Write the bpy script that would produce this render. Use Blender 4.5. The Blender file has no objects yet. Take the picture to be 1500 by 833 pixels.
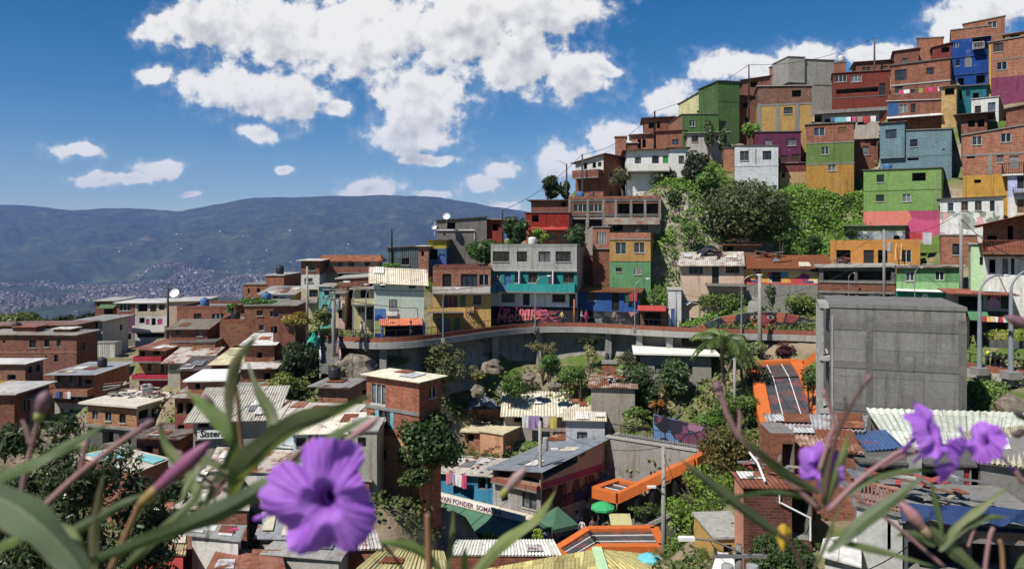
import bpy, math, random
import numpy as np
from mathutils import Vector, Matrix, noise as mnoise
random.seed(7)
RNG = np.random.default_rng(11)
PI = math.pi
SC = bpy.context.scene
COL = SC.collection
FOC = 1500*26/36
CX, HY = 750.0, 350.0
V = Vector

def P(px, py, Y):
 """a survey point: bearing px, height py, distance Y (metres)"""
 return V(((px-CX)/FOC*Y, Y, (HY-py)/FOC*Y))

def lin(c):
 c = c/255.0
 return c/12.92 if c <= 0.04045 else ((c+0.055)/1.055)**2.4

def rgb(r, g, b, k=1.0, sat=.8):
 m = .3*r+.59*g+.11*b
 r, g, b = m+(r-m)*sat, m+(g-m)*sat, m+(b-m)*sat
 return (min(lin(r)*k, .85), min(lin(g)*k, .85), min(lin(b)*k, .85), 1)

# ---------------------------------------------------------------- objects
WL = {}
def thing(name, label, cat, loc=(0,0,0), group=None, kind=None, rotz=0):
 o = bpy.data.objects.new(name, None)
 COL.objects.link(o)
 o.empty_display_size = .3
 o.location = loc
 o.rotation_euler.z = rotz
 WL[o] = V(loc)
 o['label'] = label; o['category'] = cat
 if group: o['group'] = group
 if kind: o['kind'] = kind
 return o

def tag(o, label=None, cat=None, group=None, kind=None):
 if label: o['label'] = label
 if cat: o['category'] = cat
 if group: o['group'] = group
 if kind: o['kind'] = kind
 return o

class MB:
 """collects faces; build() links them as ONE mesh object"""
 def __init__(s):
  s.v = []; s.f = []; s.uv = []; s.m = []
 def face(s, pts, uv=None, m=0):
  n = len(s.v)
  s.v.extend([tuple(p) for p in pts])
  s.f.append(tuple(range(n, n+len(pts))))
  if uv is None:
   a = V(pts[0]); e1 = (V(pts[1])-a)
   l = e1.length or 1; e1 = e1/l
   nn = e1.cross(V(pts[-1])-a); nn.normalize()
   e2 = nn.cross(e1)
   uv = [((V(p)-a).dot(e1), (V(p)-a).dot(e2)) for p in pts]
  s.uv.append(uv); s.m.append(m)
 def quadstrip(s, A, B, m=0):
  for i in range(len(A)-1):
   s.face([A[i], A[i+1], B[i+1], B[i]], m=m)
 def prism(s, pts, h, m=0, down=True):
  """polygon pts (counter-clockwise from above), extruded by vector h"""
  h = V(h); q = [V(p)+h for p in pts]; pts = [V(p) for p in pts]
  s.face(pts[::-1], m=m); s.face(q, m=m)
  n = len(pts)
  for i in range(n):
   j = (i+1) % n
   s.face([pts[i], pts[j], q[j], q[i]], m=m)
 def box(s, c, sx, sy, sz, ax=None, m=0):
  """box centred at c; ax = (ex, ey, ez) unit axes"""
  c = V(c)
  ex, ey, ez = ax or (V((1,0,0)), V((0,1,0)), V((0,0,1)))
  p = [c+ex*(i*sx/2)+ey*(j*sy/2)+ez*(k*sz/2) for i, j, k in
             ((-1,-1,-1),(1,-1,-1),(1,1,-1),(-1,1,-1),(-1,-1,1),(1,-1,1),(1,1,1),(-1,1,1))]
  for q in ((3,2,1,0),(4,5,6,7),(0,1,5,4),(1,2,6,5),(2,3,7,6),(3,0,4,7)):
   s.face([p[i] for i in q], m=m)
 def bar(s, a, b, w, h=None, m=0, up=(0,0,1)):
  a = V(a); b = V(b); h = h or w
  d = b-a; L = d.length
  if L < 1e-6: return
  ez = d/L
  u = V(up)
  if abs(ez.dot(u)) > .97: u = V((1,0,0))
  ex = u.cross(ez).normalized(); ey = ez.cross(ex)
  s.box((a+b)/2, w, h, L, (ex, ey, ez), m)
 def tube(s, pts, rad, n=6, m=0, cap=True):
  pts = [V(p) for p in pts]
  if not hasattr(rad, '__len__'): rad = [rad]*len(pts)
  rings = []; prev = None
  for i, p in enumerate(pts):
   d = (pts[min(i+1, len(pts)-1)]-pts[max(i-1, 0)])
   if d.length < 1e-9: d = V((0,0,1))
   d.normalize()
   if prev is None:
    u = V((0,0,1)) if abs(d.z) < .9 else V((1,0,0))
    ex = u.cross(d).normalized()
   else:
    ex = (prev - d*prev.dot(d))
    ex = ex.normalized() if ex.length > 1e-6 else V((1,0,0))
   prev = ex
   ey = d.cross(ex)
   base = len(s.v)
   for k in range(n):
    a = 2*PI*k/n
    s.v.append(tuple(p+(ex*math.cos(a)+ey*math.sin(a))*rad[i]))
   rings.append(base)
  for i in range(len(rings)-1):
   for k in range(n):
    k2 = (k+1) % n
    s.f.append((rings[i]+k, rings[i]+k2, rings[i+1]+k2, rings[i+1]+k))
    s.uv.append([(k/n, i), ((k+1)/n, i), ((k+1)/n, i+1), (k/n, i+1)]); s.m.append(m)
  if cap:
   for r, rev in ((rings[0], True), (rings[-1], False)):
    f = [r+k for k in range(n)]
    s.f.append(tuple(f[::-1] if rev else f)); s.uv.append([(0,0)]*n); s.m.append(m)
 def lathe(s, prof, c=(0,0,0), n=12, m=0):
  """prof: (r, z) list"""
  c = V(c); rings = []
  for r, z in prof:
   rings.append(len(s.v))
   for k in range(n):
    a = 2*PI*k/n
    s.v.append((c.x+r*math.cos(a), c.y+r*math.sin(a), c.z+z))
  for i in range(len(rings)-1):
   for k in range(n):
    k2 = (k+1) % n
    s.f.append((rings[i]+k, rings[i]+k2, rings[i+1]+k2, rings[i+1]+k))
    s.uv.append([(k/n, i), ((k+1)/n, i), ((k+1)/n, i+1), (k/n, i+1)]); s.m.append(m)
 def build(s, name, mats, parent=None, smooth=False, loc=None):
  me = bpy.data.meshes.new(name)
  off = V((0,0,0))
  if parent is not None: off = WL[parent]
  elif loc is not None: off = V(loc)
  vv = [(a-off.x, b-off.y, c-off.z) for a, b, c in s.v]
  me.from_pydata(vv, [], s.f)
  ul = me.uv_layers.new(name='UVMap')
  flat = [c for u in s.uv for p in u for c in p]
  ul.data.foreach_set('uv', flat)
  if not isinstance(mats, (list, tuple)): mats = [mats]
  for mt in mats: me.materials.append(mt)
  if len(mats) > 1: me.polygons.foreach_set('material_index', s.m)
  if smooth: me.polygons.foreach_set('use_smooth', [True]*len(me.polygons))
  me.update()
  o = bpy.data.objects.new(name, me)
  COL.objects.link(o)
  if parent is not None:
   o.parent = parent; WL[o] = off
  else:
   o.location = off; WL[o] = off
  return o

def np_mesh(name, verts, quads, mats, parent=None, loc=None, midx=None, smooth=False):
 off = WL[parent] if parent is not None else V(loc or (0,0,0))
 me = bpy.data.meshes.new(name)
 verts = np.asarray(verts, np.float32)-np.array(off, np.float32)
 quads = np.asarray(quads, np.int32)
 nv, nf, k = len(verts), len(quads), quads.shape[1]
 me.vertices.add(nv); me.vertices.foreach_set('co', verts.ravel())
 me.loops.add(nf*k); me.loops.foreach_set('vertex_index', quads.ravel())
 me.polygons.add(nf)
 me.polygons.foreach_set('loop_start', np.arange(0, nf*k, k, dtype=np.int32))
 me.polygons.foreach_set('loop_total', np.full(nf, k, np.int32))
 if not isinstance(mats, (list, tuple)): mats = [mats]
 for mt in mats: me.materials.append(mt)
 if midx is not None: me.polygons.foreach_set('material_index', np.asarray(midx, np.int32))
 if smooth: me.polygons.foreach_set('use_smooth', np.ones(nf, bool))
 me.update(calc_edges=True); me.validate()
 o = bpy.data.objects.new(name, me); COL.objects.link(o)
 if parent is not None: o.parent = parent
 else: o.location = off
 WL[o] = V(off)
 return o

def kids(o): return [c for c in bpy.data.objects if c.parent is o]
def copy_tree(o, loc, rotz=0, label=None, group=None, scale=None, ch=None, mats=None):
 """a copy of a thing with its parts and sub-parts (ch: cached child table)"""
 r = o.copy(); COL.objects.link(r); r.location = loc; r.rotation_euler.z = rotz
 if scale: r.scale = (scale,)*3 if not hasattr(scale, '__len__') else scale
 if label: r['label'] = label
 if group: r['group'] = group
 def rec(src, dst):
  for c in list(src.children):
   d = c.copy(); COL.objects.link(d); d.parent = dst
   if mats and c.name.split('.')[0] in mats:
    d.data = c.data.copy(); d.data.materials.clear(); d.data.materials.append(mats[c.name.split('.')[0]])
   rec(c, d)
 rec(o, r)
 WL[r] = V(loc)
 return r

# ---------------------------------------------------------------- materials
MATS = {}
class NT:
 def __init__(s, name):
  s.mat = bpy.data.materials.new(name); s.mat.use_nodes = True
  s.t = s.mat.node_tree; s.n = s.t.nodes
  s.b = s.n['Principled BSDF']; s.out = s.n['Material Output']
 def new(s, typ, **kw):
  nd = s.n.new(typ)
  for k, v in kw.items():
   if k in nd.inputs: nd.inputs[k].default_value = v
   else: setattr(nd, k, v)
  return nd
 def link(s, a, b): s.t.links.new(a, b)
 def noise(s, vec, scale, detail=4, rough=.55):
  nd = s.new('ShaderNodeTexNoise'); nd.inputs['Scale'].default_value = scale
  nd.inputs['Detail'].default_value = detail; nd.inputs['Roughness'].default_value = rough
  if vec is not None: s.link(vec, nd.inputs['Vector'])
  return nd.outputs['Fac']
 def pos(s, scale=(1,1,1)):
  g = s.new('ShaderNodeNewGeometry')
  if scale == (1,1,1): return g.outputs['Position']
  m = s.new('ShaderNodeMapping'); m.inputs['Scale'].default_value = scale
  s.link(g.outputs['Position'], m.inputs['Vector']); return m.outputs['Vector']
 def uv(s):
  return s.new('ShaderNodeUVMap').outputs['UV']
 def ramp(s, fac, stops):
  r = s.new('ShaderNodeValToRGB'); e = r.color_ramp.elements
  while len(e) < len(stops): e.new(.5)
  for i, (p, c) in enumerate(stops):
   e[i].position = p; e[i].color = c if hasattr(c, '__len__') else (c, c, c, 1)
  s.link(fac, r.inputs['Fac']); return r.outputs['Color']
 def mix(s, fac, a, b, mode='MIX'):
  m = s.new('ShaderNodeMix', data_type='RGBA', blend_type=mode)
  for sock, v in ((m.inputs[0], fac), (m.inputs[6], a), (m.inputs[7], b)):
   if hasattr(v, 'is_linked') or hasattr(v, 'links'): s.link(v, sock)
   else: sock.default_value = v
  return m.outputs[2]
 def math(s, op, a, b=0.0):
  m = s.new('ShaderNodeMath', operation=op)
  for sock, v in ((m.inputs[0], a), (m.inputs[1], b)):
   if hasattr(v, 'links'): s.link(v, sock)
   else: sock.default_value = v
  return m.outputs[0]
 def bump(s, h, strength=.3, dist=.02):
  b = s.new('ShaderNodeBump'); b.inputs['Strength'].default_value = strength
  b.inputs['Distance'].default_value = dist
  s.link(h, b.inputs['Height']); s.link(b.outputs['Normal'], s.b.inputs['Normal'])
 def fin(s, col=None, rough=.85, metal=0, spec=.3):
  if col is not None:
   if hasattr(col, 'links'): s.link(col, s.b.inputs['Base Color'])
   else: s.b.inputs['Base Color'].default_value = col
  s.b.inputs['Roughness'].default_value = rough; s.b.inputs['Metallic'].default_value = metal
  s.b.inputs['Specular IOR Level'].default_value = spec
  return s.mat

def cached(fn):
 def w(*a, **k):
  key = (fn.__name__, a, tuple(sorted(k.items())))
  if key not in MATS: MATS[key] = fn(*a, **k)
  return MATS[key]
 return w

def dark(c, k): return (c[0]*k, c[1]*k, c[2]*k, 1)

def weather(s, col, amt=.35):
 """age a colour: blotches, rain streaks and pale wear with a shape of their own"""
 n1 = s.noise(s.pos(), .55, 5, .65)
 n2 = s.noise(s.pos((2.6, 2.6, .22)), 1.0, 4, .6)
 n3 = s.noise(s.pos(), 5.0, 4, .7)
 f1 = s.ramp(n1, [(.34, 0), (.72, 1)])
 c = s.mix(s.math('MULTIPLY', f1, amt), col, s.mix(1, col, (.62, .6, .56, 1), 'MULTIPLY'))
 f2 = s.ramp(n2, [(.52, 0), (.74, 1)])
 c = s.mix(s.math('MULTIPLY', f2, amt*1.3), c, s.mix(1, col, (.42, .4, .36, 1), 'MULTIPLY'))
 n4 = s.noise(s.pos((1, 1, 1.5)), .9, 7, .72)
 c = s.mix(s.math('MULTIPLY', s.ramp(n4, [(.61, 0), (.65, 1)]), amt), c, s.mix(.3, (.27, .25, .225, 1), c))
 f3 = s.ramp(n3, [(.42, .86), (.62, 1.06)])
 return s.mix(1, c, f3, 'MULTIPLY'), n3

@cached
def paint(r, g, b, amt=.5, k=1.0):
 s = NT('paint'); c, n = weather(s, rgb(r, g, b, k), amt); s.bump(n, .25, .03)
 return s.fin(c, .88)

@cached
def brick(r=150, g=88, b=62, w=.33, h=.16, mortar=.02, k=1.0, vary=.35, mc=None):
 """bare hollow-clay brick with sloppy mortar"""
 s = NT('brick'); base = rgb(r, g, b, k*1.0, .82)
 bt = s.new('ShaderNodeTexBrick', offset=.5)
 bt.inputs['Scale'].default_value = 1; bt.inputs['Brick Width'].default_value = w
 bt.inputs['Row Height'].default_value = h; bt.inputs['Mortar Size'].default_value = mortar
 bt.inputs['Mortar Smooth'].default_value = .3; bt.inputs['Bias'].default_value = -.1
 bt.inputs['Color1'].default_value = dark(base, 1+vary*.5); bt.inputs['Color2'].default_value = dark(base, 1-vary)
 bt.inputs['Mortar'].default_value = mc or (min(base[0]*.75+.05, .6), base[1]*.7+.06, base[2]*.7+.06, 1)
 s.link(s.uv(), bt.inputs['Vector'])
 c, n = weather(s, bt.outputs['Color'], .5)
 pt = s.noise(s.pos(), .42, 6, .7)
 c = s.mix(s.ramp(pt, [(.6, 0), (.68, .4)]), c, s.mix(.4, c, (.30, .26, .22, 1)))
 s.bump(s.math('SUBTRACT', n, bt.outputs['Fac']), .45, .025)
 return s.fin(c, .93, spec=.15)

@cached
def pbrick(r, g, b, k=1.0, amt=.35):
 """block wall under a coat of paint"""
 base = rgb(r, g, b, k)
 return brick(r, g, b, .4, .2, .02, k, .1, dark(base, .72))

@cached
def conc(v=128, amt=.5, tint=(1, .98, .94)):
 s = NT('concrete'); c0 = rgb(v*tint[0], v*tint[1], v*tint[2])
 c, n = weather(s, c0, amt); s.bump(n, .35, .02)
 return s.fin(c, .92, spec=.2)

@cached
def flat(r, g, b, rough=.6, metal=0.0, k=1.0):
 s = NT('coat'); n = s.noise(s.pos(), 3.0, 3)
 c = s.mix(1, rgb(r, g, b, k), s.ramp(n, [(.3, .82), (.7, 1.05)]), 'MULTIPLY')
 return s.fin(c, rough, metal)

@cached
def sheet(r, g, b, rust=.0, corr=.2, rough=.6, patch=.25, seam=1.1):
 """sheet roofing: u across the ribs, v along them"""
 s = NT('sheet_roofing'); uv = s.uv(); base = rgb(r, g, b)
 # separate sheets laid side by side, each with its own age
 bt = s.new('ShaderNodeTexBrick', offset=.37); bt.inputs['Scale'].default_value = 1
 bt.inputs['Brick Width'].default_value = seam; bt.inputs['Row Height'].default_value = 2.3
 bt.inputs['Mortar Size'].default_value = .022; bt.inputs['Mortar Smooth'].default_value = .1
 bt.inputs['Color1'].default_value = dark(base, 1+patch*.4); bt.inputs['Color2'].default_value = dark(base, 1-patch)
 bt.inputs['Mortar'].default_value = dark(base, .45)
 s.link(uv, bt.inputs['Vector'])
 c, n = weather(s, bt.outputs['Color'], .5)
 if rust > 0:
  rn = s.noise(s.pos(), .9, 5, .7)
  rf = s.ramp(rn, [(.62-rust*.4, 0), (.72-rust*.35, 1)])
  rc = s.mix(s.noise(s.pos(), 4, 3), rgb(150, 80, 42), rgb(92, 46, 32))
  c = s.mix(rf, c, rc)
 if corr > 0:
  wv = s.new('ShaderNodeTexWave', wave_type='BANDS', bands_direction='X')
  wv.inputs['Scale'].default_value = 1/corr*.5*.636
  s.link(uv, wv.inputs['Vector']); s.bump(wv.outputs['Fac'], .8, .05)
 return s.fin(c, rough, .0, .35)

@cached
def tile(r=168, g=92, b=60):
 s = NT('clay_tile'); uv = s.uv(); base = rgb(r, g, b)
 bt = s.new('ShaderNodeTexBrick', offset=0.0); bt.inputs['Scale'].default_value = 1
 bt.inputs['Brick Width'].default_value = .24; bt.inputs['Row Height'].default_value = .38
 bt.inputs['Mortar Size'].default_value = .03; bt.inputs['Mortar Smooth'].default_value = 1
 bt.inputs['Color1'].default_value = dark(base, 1.2); bt.inputs['Color2'].default_value = dark(base, .6)
 bt.inputs['Mortar'].default_value = dark(base, .3)
 s.link(uv, bt.inputs['Vector']); c, n = weather(s, bt.outputs['Color'], .5)
 s.bump(s.math('SUBTRACT', n, bt.outputs['Fac']), .8, .06)
 return s.fin(c, .9)

@cached
def glass(kind=0):
 s = NT('window_glass')
 cols = [(.012, .014, .017, 1), (.03, .033, .036, 1), (.10, .11, .12, 1), (.045, .03, .02, 1), (.02, .03, .045, 1)]
 n = s.noise(s.pos((.7, .7, 1.4)), 1.6, 2)
 c = s.mix(1, cols[kind], s.ramp(n, [(.35, .55), (.65, 1.5)]), 'MULTIPLY')
 return s.fin(c, .12 if kind < 2 else .35, 0, .5)

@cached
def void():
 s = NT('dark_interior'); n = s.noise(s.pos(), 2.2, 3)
 return s.fin(s.ramp(n, [(.4, (.008, .008, .008, 1)), (.7, (.035, .028, .022, 1))]), .9)  # near-black colour stands in for the unlit rooms behind openings

@cached
def graffiti(cols, scale=1.2, seed=0, base=None, lines=True):
 """spray-paint mural: swirled fields of flat colour with dark outlines"""
 s = NT('mural_paint'); uv = s.uv()
 mp = s.new('ShaderNodeMapping'); mp.inputs['Location'].default_value = (seed*3.7, seed*1.3, seed*2.1)
 s.link(uv, mp.inputs['Vector'])
 nz = s.new('ShaderNodeTexNoise'); nz.inputs['Scale'].default_value = scale*.9; nz.inputs['Detail'].default_value = 2
 s.link(mp.outputs['Vector'], nz.inputs['Vector'])
 ad = s.new('ShaderNodeVectorMath', operation='MULTIPLY_ADD'); ad.inputs[1].default_value = (1.1, 1.1, 1.1)
 s.link(nz.outputs['Color'], ad.inputs[0]); s.link(mp.outputs['Vector'], ad.inputs[2])
 vo = s.new('ShaderNodeTexVoronoi', feature='F1'); vo.inputs['Scale'].default_value = scale
 s.link(ad.outputs[0], vo.inputs['Vector'])
 sep = s.new('ShaderNodeSeparateColor'); s.link(vo.outputs['Color'], sep.inputs[0])
 r = s.new('ShaderNodeValToRGB'); r.color_ramp.interpolation = 'CONSTANT'; e = r.color_ramp.elements
 while len(e) < len(cols): e.new(.5)
 for i, c in enumerate(cols): e[i].position = i/len(cols); e[i].color = rgb(*c)
 s.link(sep.outputs[0], r.inputs['Fac']); c = r.outputs['Color']
 if lines:
  v2 = s.new('ShaderNodeTexVoronoi', feature='DISTANCE_TO_EDGE'); v2.inputs['Scale'].default_value = scale
  s.link(ad.outputs[0], v2.inputs['Vector'])
  c = s.mix(s.ramp(v2.outputs['Distance'], [(.03, 1), (.07, 0)]), c, (.02, .02, .03, 1))
 c, n = weather(s, c, .3); s.bump(n, .2, .02)
 return s.fin(c, .85)

@cached
def leafmat(r, g, b, trans=.3, var=.45, rough=.5, hue=None):
 s = NT('leaf'); g0 = s.new('ShaderNodeNewGeometry')
 base = rgb(r, g, b)
 alt = rgb(*hue) if hue else dark(base, 1.7)
 rnd = g0.outputs['Random Per Island']
 c = s.mix(s.ramp(rnd, [(0, 0), (1, 1)]), dark(base, 1-var), dark(base, 1+var))
 n = s.noise(s.pos(), .8, 3)
 c = s.mix(s.ramp(n, [(.45, 0), (.75, .7)]), c, alt)
 s.fin(c, rough, 0, .3)
 tr = s.new('ShaderNodeBsdfTranslucent'); s.link(s.mix(1, c, (1.3, 1.5, .5, 1), 'MULTIPLY'), tr.inputs['Color'])
 mx = s.new('ShaderNodeMixShader'); mx.inputs['Fac'].default_value = trans
 s.link(s.b.outputs[0], mx.inputs[1]); s.link(tr.outputs[0], mx.inputs[2]); s.link(mx.outputs[0], s.out.inputs['Surface'])
 return s.mat

@cached
def bark(r=92, g=78, b=62):
 s = NT('bark'); n = s.noise(s.pos((4, 4, 1)), 3, 4)
 s.bump(n, .6, .03)
 return s.fin(s.mix(n, dark(rgb(r, g, b), .5), dark(rgb(r, g, b), 1.3)), .95)

M = {}
def setup_mats():
 M.update(white=paint(212, 208, 200, .3), frame=flat(196, 196, 192, .5), fdark=flat(38, 36, 36, .5), fgrey=flat(120, 120, 118, .5),
             fbrown=flat(72, 48, 34, .7), steel=flat(150, 152, 152, .45, .6), wood=flat(120, 84, 54, .8), conc=conc(128), dconc=conc(96), lconc=conc(165),
             orange=flat(222, 108, 36, .5), black=flat(28, 28, 30, .6), green=flat(70, 118, 84, .6), bright_green=flat(40, 160, 70, .6),
             brown=flat(80, 54, 40, .7), blue=flat(64, 96, 168, .6), white_gloss=flat(225, 224, 220, .45), yellow=flat(214, 170, 60, .6),
             red=flat(172, 52, 44, .6), grey=flat(112, 112, 110, .7), tarp=flat(34, 36, 42, .3), pink=flat(206, 74, 118, .7),
             purple=flat(112, 58, 90, .7))
setup_mats()
# ---------------------------------------------------------------- houses
ANCH = []          # ground levels known from the foot of each house
HOUSES = []
WINRNG = random.Random(5)

def isect(A, D, px):
 """parameter t with A + t*D on the bearing px"""
 k = (px-CX)/FOC
 return (k*A.y-A.x)/(D.x-k*D.y)

class House:
 def __init__(s, label, x0, x1, yt, yb, Y, d=6.0, yaw=0, name='house', cat='house', group=None, xr=None, xl=None, yt2=None,
                 back=0.0, ext=3.0, ground=True, zt=None):
  """front wall between bearings x0..x1, top/foot at heights yt/yb seen at distance Y (left end).
  yaw turns the right end away; xr/xl: bearing of the far end of the right/left side wall; yt2: top at the right end;
  back: rise of the roof towards the back"""
  A = P(x0, yt, Y); A.z = 0
  a = math.radians(yaw); D = V((math.cos(a), math.sin(a), 0))
  w = isect(A, D, x1); B = A+D*w
  n = V((-D.y, D.x, 0))
  if xr is not None:
   k = (xr-CX)/FOC; d = (k*B.y-B.x)/(n.x-k*n.y)
  if xl is not None:
   k = (xl-CX)/FOC; d = (k*A.y-A.x)/(n.x-k*n.y)
  d = max(1.0, min(d, 22))
  s.A, s.B, s.D, s.n, s.w, s.d = A, B, D, n, w, d
  zA = (HY-yt)/FOC*A.y
  zB = (HY-(yt2 if yt2 is not None else yt))/FOC*B.y if yt2 is not None else zA
  ym = (A.y+B.y)/2
  if yt2 is None: zA = zB = (HY-yt)/FOC*ym
  s.zb = (HY-yb)/FOC*ym
  s.top = {'FL': zA, 'FR': zB, 'BR': zB+back, 'BL': zA+back}
  C = B+n*d; E = A+n*d
  s.c = {'FL': V((A.x, A.y, zA)), 'FR': V((B.x, B.y, zB)), 'BR': V((C.x, C.y, zB+back)), 'BL': V((E.x, E.y, zA+back))}
  s.sides = {'F': ('FL', 'FR'), 'R': ('FR', 'BR'), 'B': ('BR', 'BL'), 'L': ('BL', 'FL')}
  s.ext = ext
  ctr = (A+B+C+E)/4; ctr.z = 0
  s.o = thing(name, label, cat, (ctr.x, ctr.y, s.zb), group)
  s.ops = {'F': [], 'R': [], 'L': [], 'B': []}
  if ground:
   for q in (A-n*.8, B-n*.8, (A+B)/2-n*.8, A, B, ctr, C, E): ANCH.append((q.x, q.y, s.zb))
   
  HOUSES.append(s)
 # -- survey helpers
 def line(s, f):
  a, b = s.sides[f]; a = s.c[a]; b = s.c[b]
  D = V((b.x-a.x, b.y-a.y, 0)); w = D.length
  return V((a.x, a.y, 0)), D/w, w
 def up(s, f, px, py=None):
  a, D, w = s.line(f); t = isect(a, D, px); q = a+D*t
  return t, ((HY-py)/FOC*q.y if py is not None else None)
 def zy(s, f, py, px=None):
  a, D, w = s.line(f)
  q = a+D*(w/2) if px is None else a+D*isect(a, D, px)
  return (HY-py)/FOC*q.y
 def op(s, f, x0, x1, y0, y1, kind='w'):
  u0, z1 = s.up(f, x0, y0); u1, _ = s.up(f, x1); _, z0 = s.up(f, x0, y1)
  um, z1 = s.up(f, (x0+x1)/2, y0); um, z0 = s.up(f, (x0+x1)/2, y1)
  if u0 > u1: u0, u1 = u1, u0
  s.ops[f].append([u0, u1, z0, z1, kind])
 def wins(s, f, lst):
  for t in lst: s.op(f, *t)
 # -- walls
 def walls(s, bands, L=None, R=None, B=None):
  """bands from the top: (foot height in survey px or None, material, label)"""
  # plain walls that face the view get a few small windows
  for f in 'FR':
   a_, D_, w_ = s.line(f)
   if not s.ops[f] and w_ > 2.6 and s.o.name.startswith('house') and (f == 'F' or V((D_.y, -D_.x, 0)).dot(a_+D_*(w_/2)) < 0):
    hgt = min(s.top.values())-s.zb
    for k in range(max(1, int(hgt/2.7))):
     for u in ([.5] if w_ < 4 else [.28, .72]):
      if WINRNG.random() < .55:
       uu = w_*u+WINRNG.uniform(-.3, .3); z0_ = min(s.top.values())-1.9-k*2.7; ww = WINRNG.choice([.7, .9, 1.2]); s.ops[f].append([uu-ww/2, uu+ww/2, z0_, z0_+WINRNG.choice([.8, 1.1]), WINRNG.choice(['w', 'w', 'w.fdark', 'o'])])
  zt = None
  for bi, bd in enumerate(bands):
   y, mat = bd[0], bd[1]
   last = bi == len(bands)-1
   z0 = s.zb-s.ext if last else s.zy('F', y)
   for f in 'FRBL':
    pass
   mats = [mat, (bd[3] if len(bd) > 3 and bd[3] else R or mat), B or mat, (bd[4] if len(bd) > 4 and bd[4] else L or mat), M['conc']]
   mb = MB()
   for mi, f in enumerate('FRBL'):
    a, D, w = s.line(f)
    ca, cb = s.sides[f]; za, zb_ = s.c[ca].z, s.c[cb].z
    nrm = V((D.y, -D.x, 0))
    ops = []
    for o in s.ops[f]:
     zm = (o[2]+o[3])/2
     ztop = min(za, zb_) if zt is None else zt
     if zm < ztop and (zm > z0 or last):
      u0 = max(o[0], .04); u1 = min(o[1], w-.04); q0 = max(o[2], z0+.03); q1 = min(o[3], ztop-.05)
      if u1-u0 > .1 and q1-q0 > .1: ops.append((u0, u1, q0, q1, o[4]))
    us = sorted({0.0, w, *[o[0] for o in ops], *[o[1] for o in ops]})
    zs = sorted({z0, *[o[2] for o in ops], *[o[3] for o in ops]})
    def pt(u, z): 
     q = a+D*u; return V((q.x, q.y, z))
    for i in range(len(us)-1):
     uA, uB = us[i], us[i+1]
     if uB-uA < 1e-5: continue
     tA = (za+(zb_-za)*uA/w) if zt is None else zt
     tB = (za+(zb_-za)*uB/w) if zt is None else zt
     for j in range(len(zs)):
      q0 = zs[j]
      if j+1 < len(zs): q1a = q1b = zs[j+1]
      else: q1a, q1b = tA, tB
      if min(q1a, q1b)-q0 < 1e-5: continue
      um, qm = (uA+uB)/2, (q0+min(q1a, q1b))/2
      if any(o[0] < um < o[1] and o[2] < qm < o[3] for o in ops): continue
      mb.face([pt(uA, q0), pt(uB, q0), pt(uB, q1b), pt(uA, q1a)], [(uA, q0), (uB, q0), (uB, q1b), (uA, q1a)], mi)
    for o in ops:
     dp = {'w': .16, 'g': .16, 'd': .14, 'o': .8, 's': .1, 'h': .35}[o[4][0]]
     iv = -nrm*dp
     c4 = [pt(o[0], o[2]), pt(o[1], o[2]), pt(o[1], o[3]), pt(o[0], o[3])]
     for k in range(4):
      k2 = (k+1) % 4
      mb.face([c4[k2], c4[k], c4[k]+iv, c4[k2]+iv], None, 4)
     s.fill(o, c4, iv, D, nrm)
   nm = 'wall'
   wo = mb.build(nm, mats, s.o)
   if len(bd) > 2 and bd[2]: wo['label'] = bd[2]
   zt = z0
  # closing lid under the roof
  mb = MB(); q = [s.c[k]-V((0, 0, .02)) for k in ('FL', 'FR', 'BR', 'BL')]
  mb.face(q); mb.build('ceiling_slab', M['conc'], s.o)
  return s
 def fill(s, o, c4, iv, D, nrm):
  kind = o[4]; k0 = kind[0]; colr = kind.split('.')[1] if '.' in kind else None
  inn = [p+iv*.96 for p in c4]
  w = o[1]-o[0]; h = o[3]-o[2]
  if k0 in 'oh':
   mb = MB(); mb.face(inn); mb.build('opening', M.get(colr) or void(), s.o); return
  if k0 == 'd':
   mb = MB(); mb.face(inn)
   up = V((0, 0, 1))
   if w > .3:
    for fz in (.3, .72):
     mb.box((inn[0]+inn[1])/2+up*h*fz+nrm*.015, w*.62, .03, h*.28, (D, nrm, up), 0)
   do = mb.build('door', M.get(colr) or M['fbrown'], s.o)
   return
  if k0 == 's':
   mb = MB(); n = max(3, int(h/.12)); up = V((0, 0, 1))
   mb.face(inn)
   for i in range(n): mb.box((inn[0]+inn[1])/2+up*(h*(i+.5)/n)+nrm*.012, w, .02, h/n*.7, (D, nrm, up))
   mb.build('shutter', M.get(colr) or M['fgrey'], s.o); return
  fm = M.get(colr) or WINRNG.choice([M['frame'], M['fdark'], M['fgrey'], M['fbrown'], M['frame']])
  mb = MB(); up = V((0, 0, 1)); mid = [p+iv*.55 for p in c4]; t = min(.07, w*.12)
  for p, q in ((mid[0], mid[1]), (mid[2], mid[3])): mb.bar(p, q, t, .05)
  for p, q in ((mid[1], mid[2]), (mid[3], mid[0])): mb.bar(p, q, .05, t, up=tuple(D))
  nm = 1 if w < 1.3 else (2 if w < 2.2 else 3)
  if w > .55:
   for i in range(1, nm+1):
    p = mid[0]+(mid[1]-mid[0])*i/(nm+1); q = mid[3]+(mid[2]-mid[3])*i/(nm+1)
    mb.bar(p+nrm*.005, q+nrm*.005, .04, t*.75, up=tuple(D))
  if k0 == 'g':
   for i in range(1, 6):
    p = mid[0]+(mid[1]-mid[0])*i/6+nrm*.1; q = mid[3]+(mid[2]-mid[3])*i/6+nrm*.1
    mb.bar(p, q, .03, .04, up=tuple(D))
  fr = mb.build('window', fm, s.o)
  mb = MB(); mb.face(inn)
  mb.build('pane', glass(WINRNG.choice([0, 0, 1, 1, 2, 2, 3, 4, 4])), fr)
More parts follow.
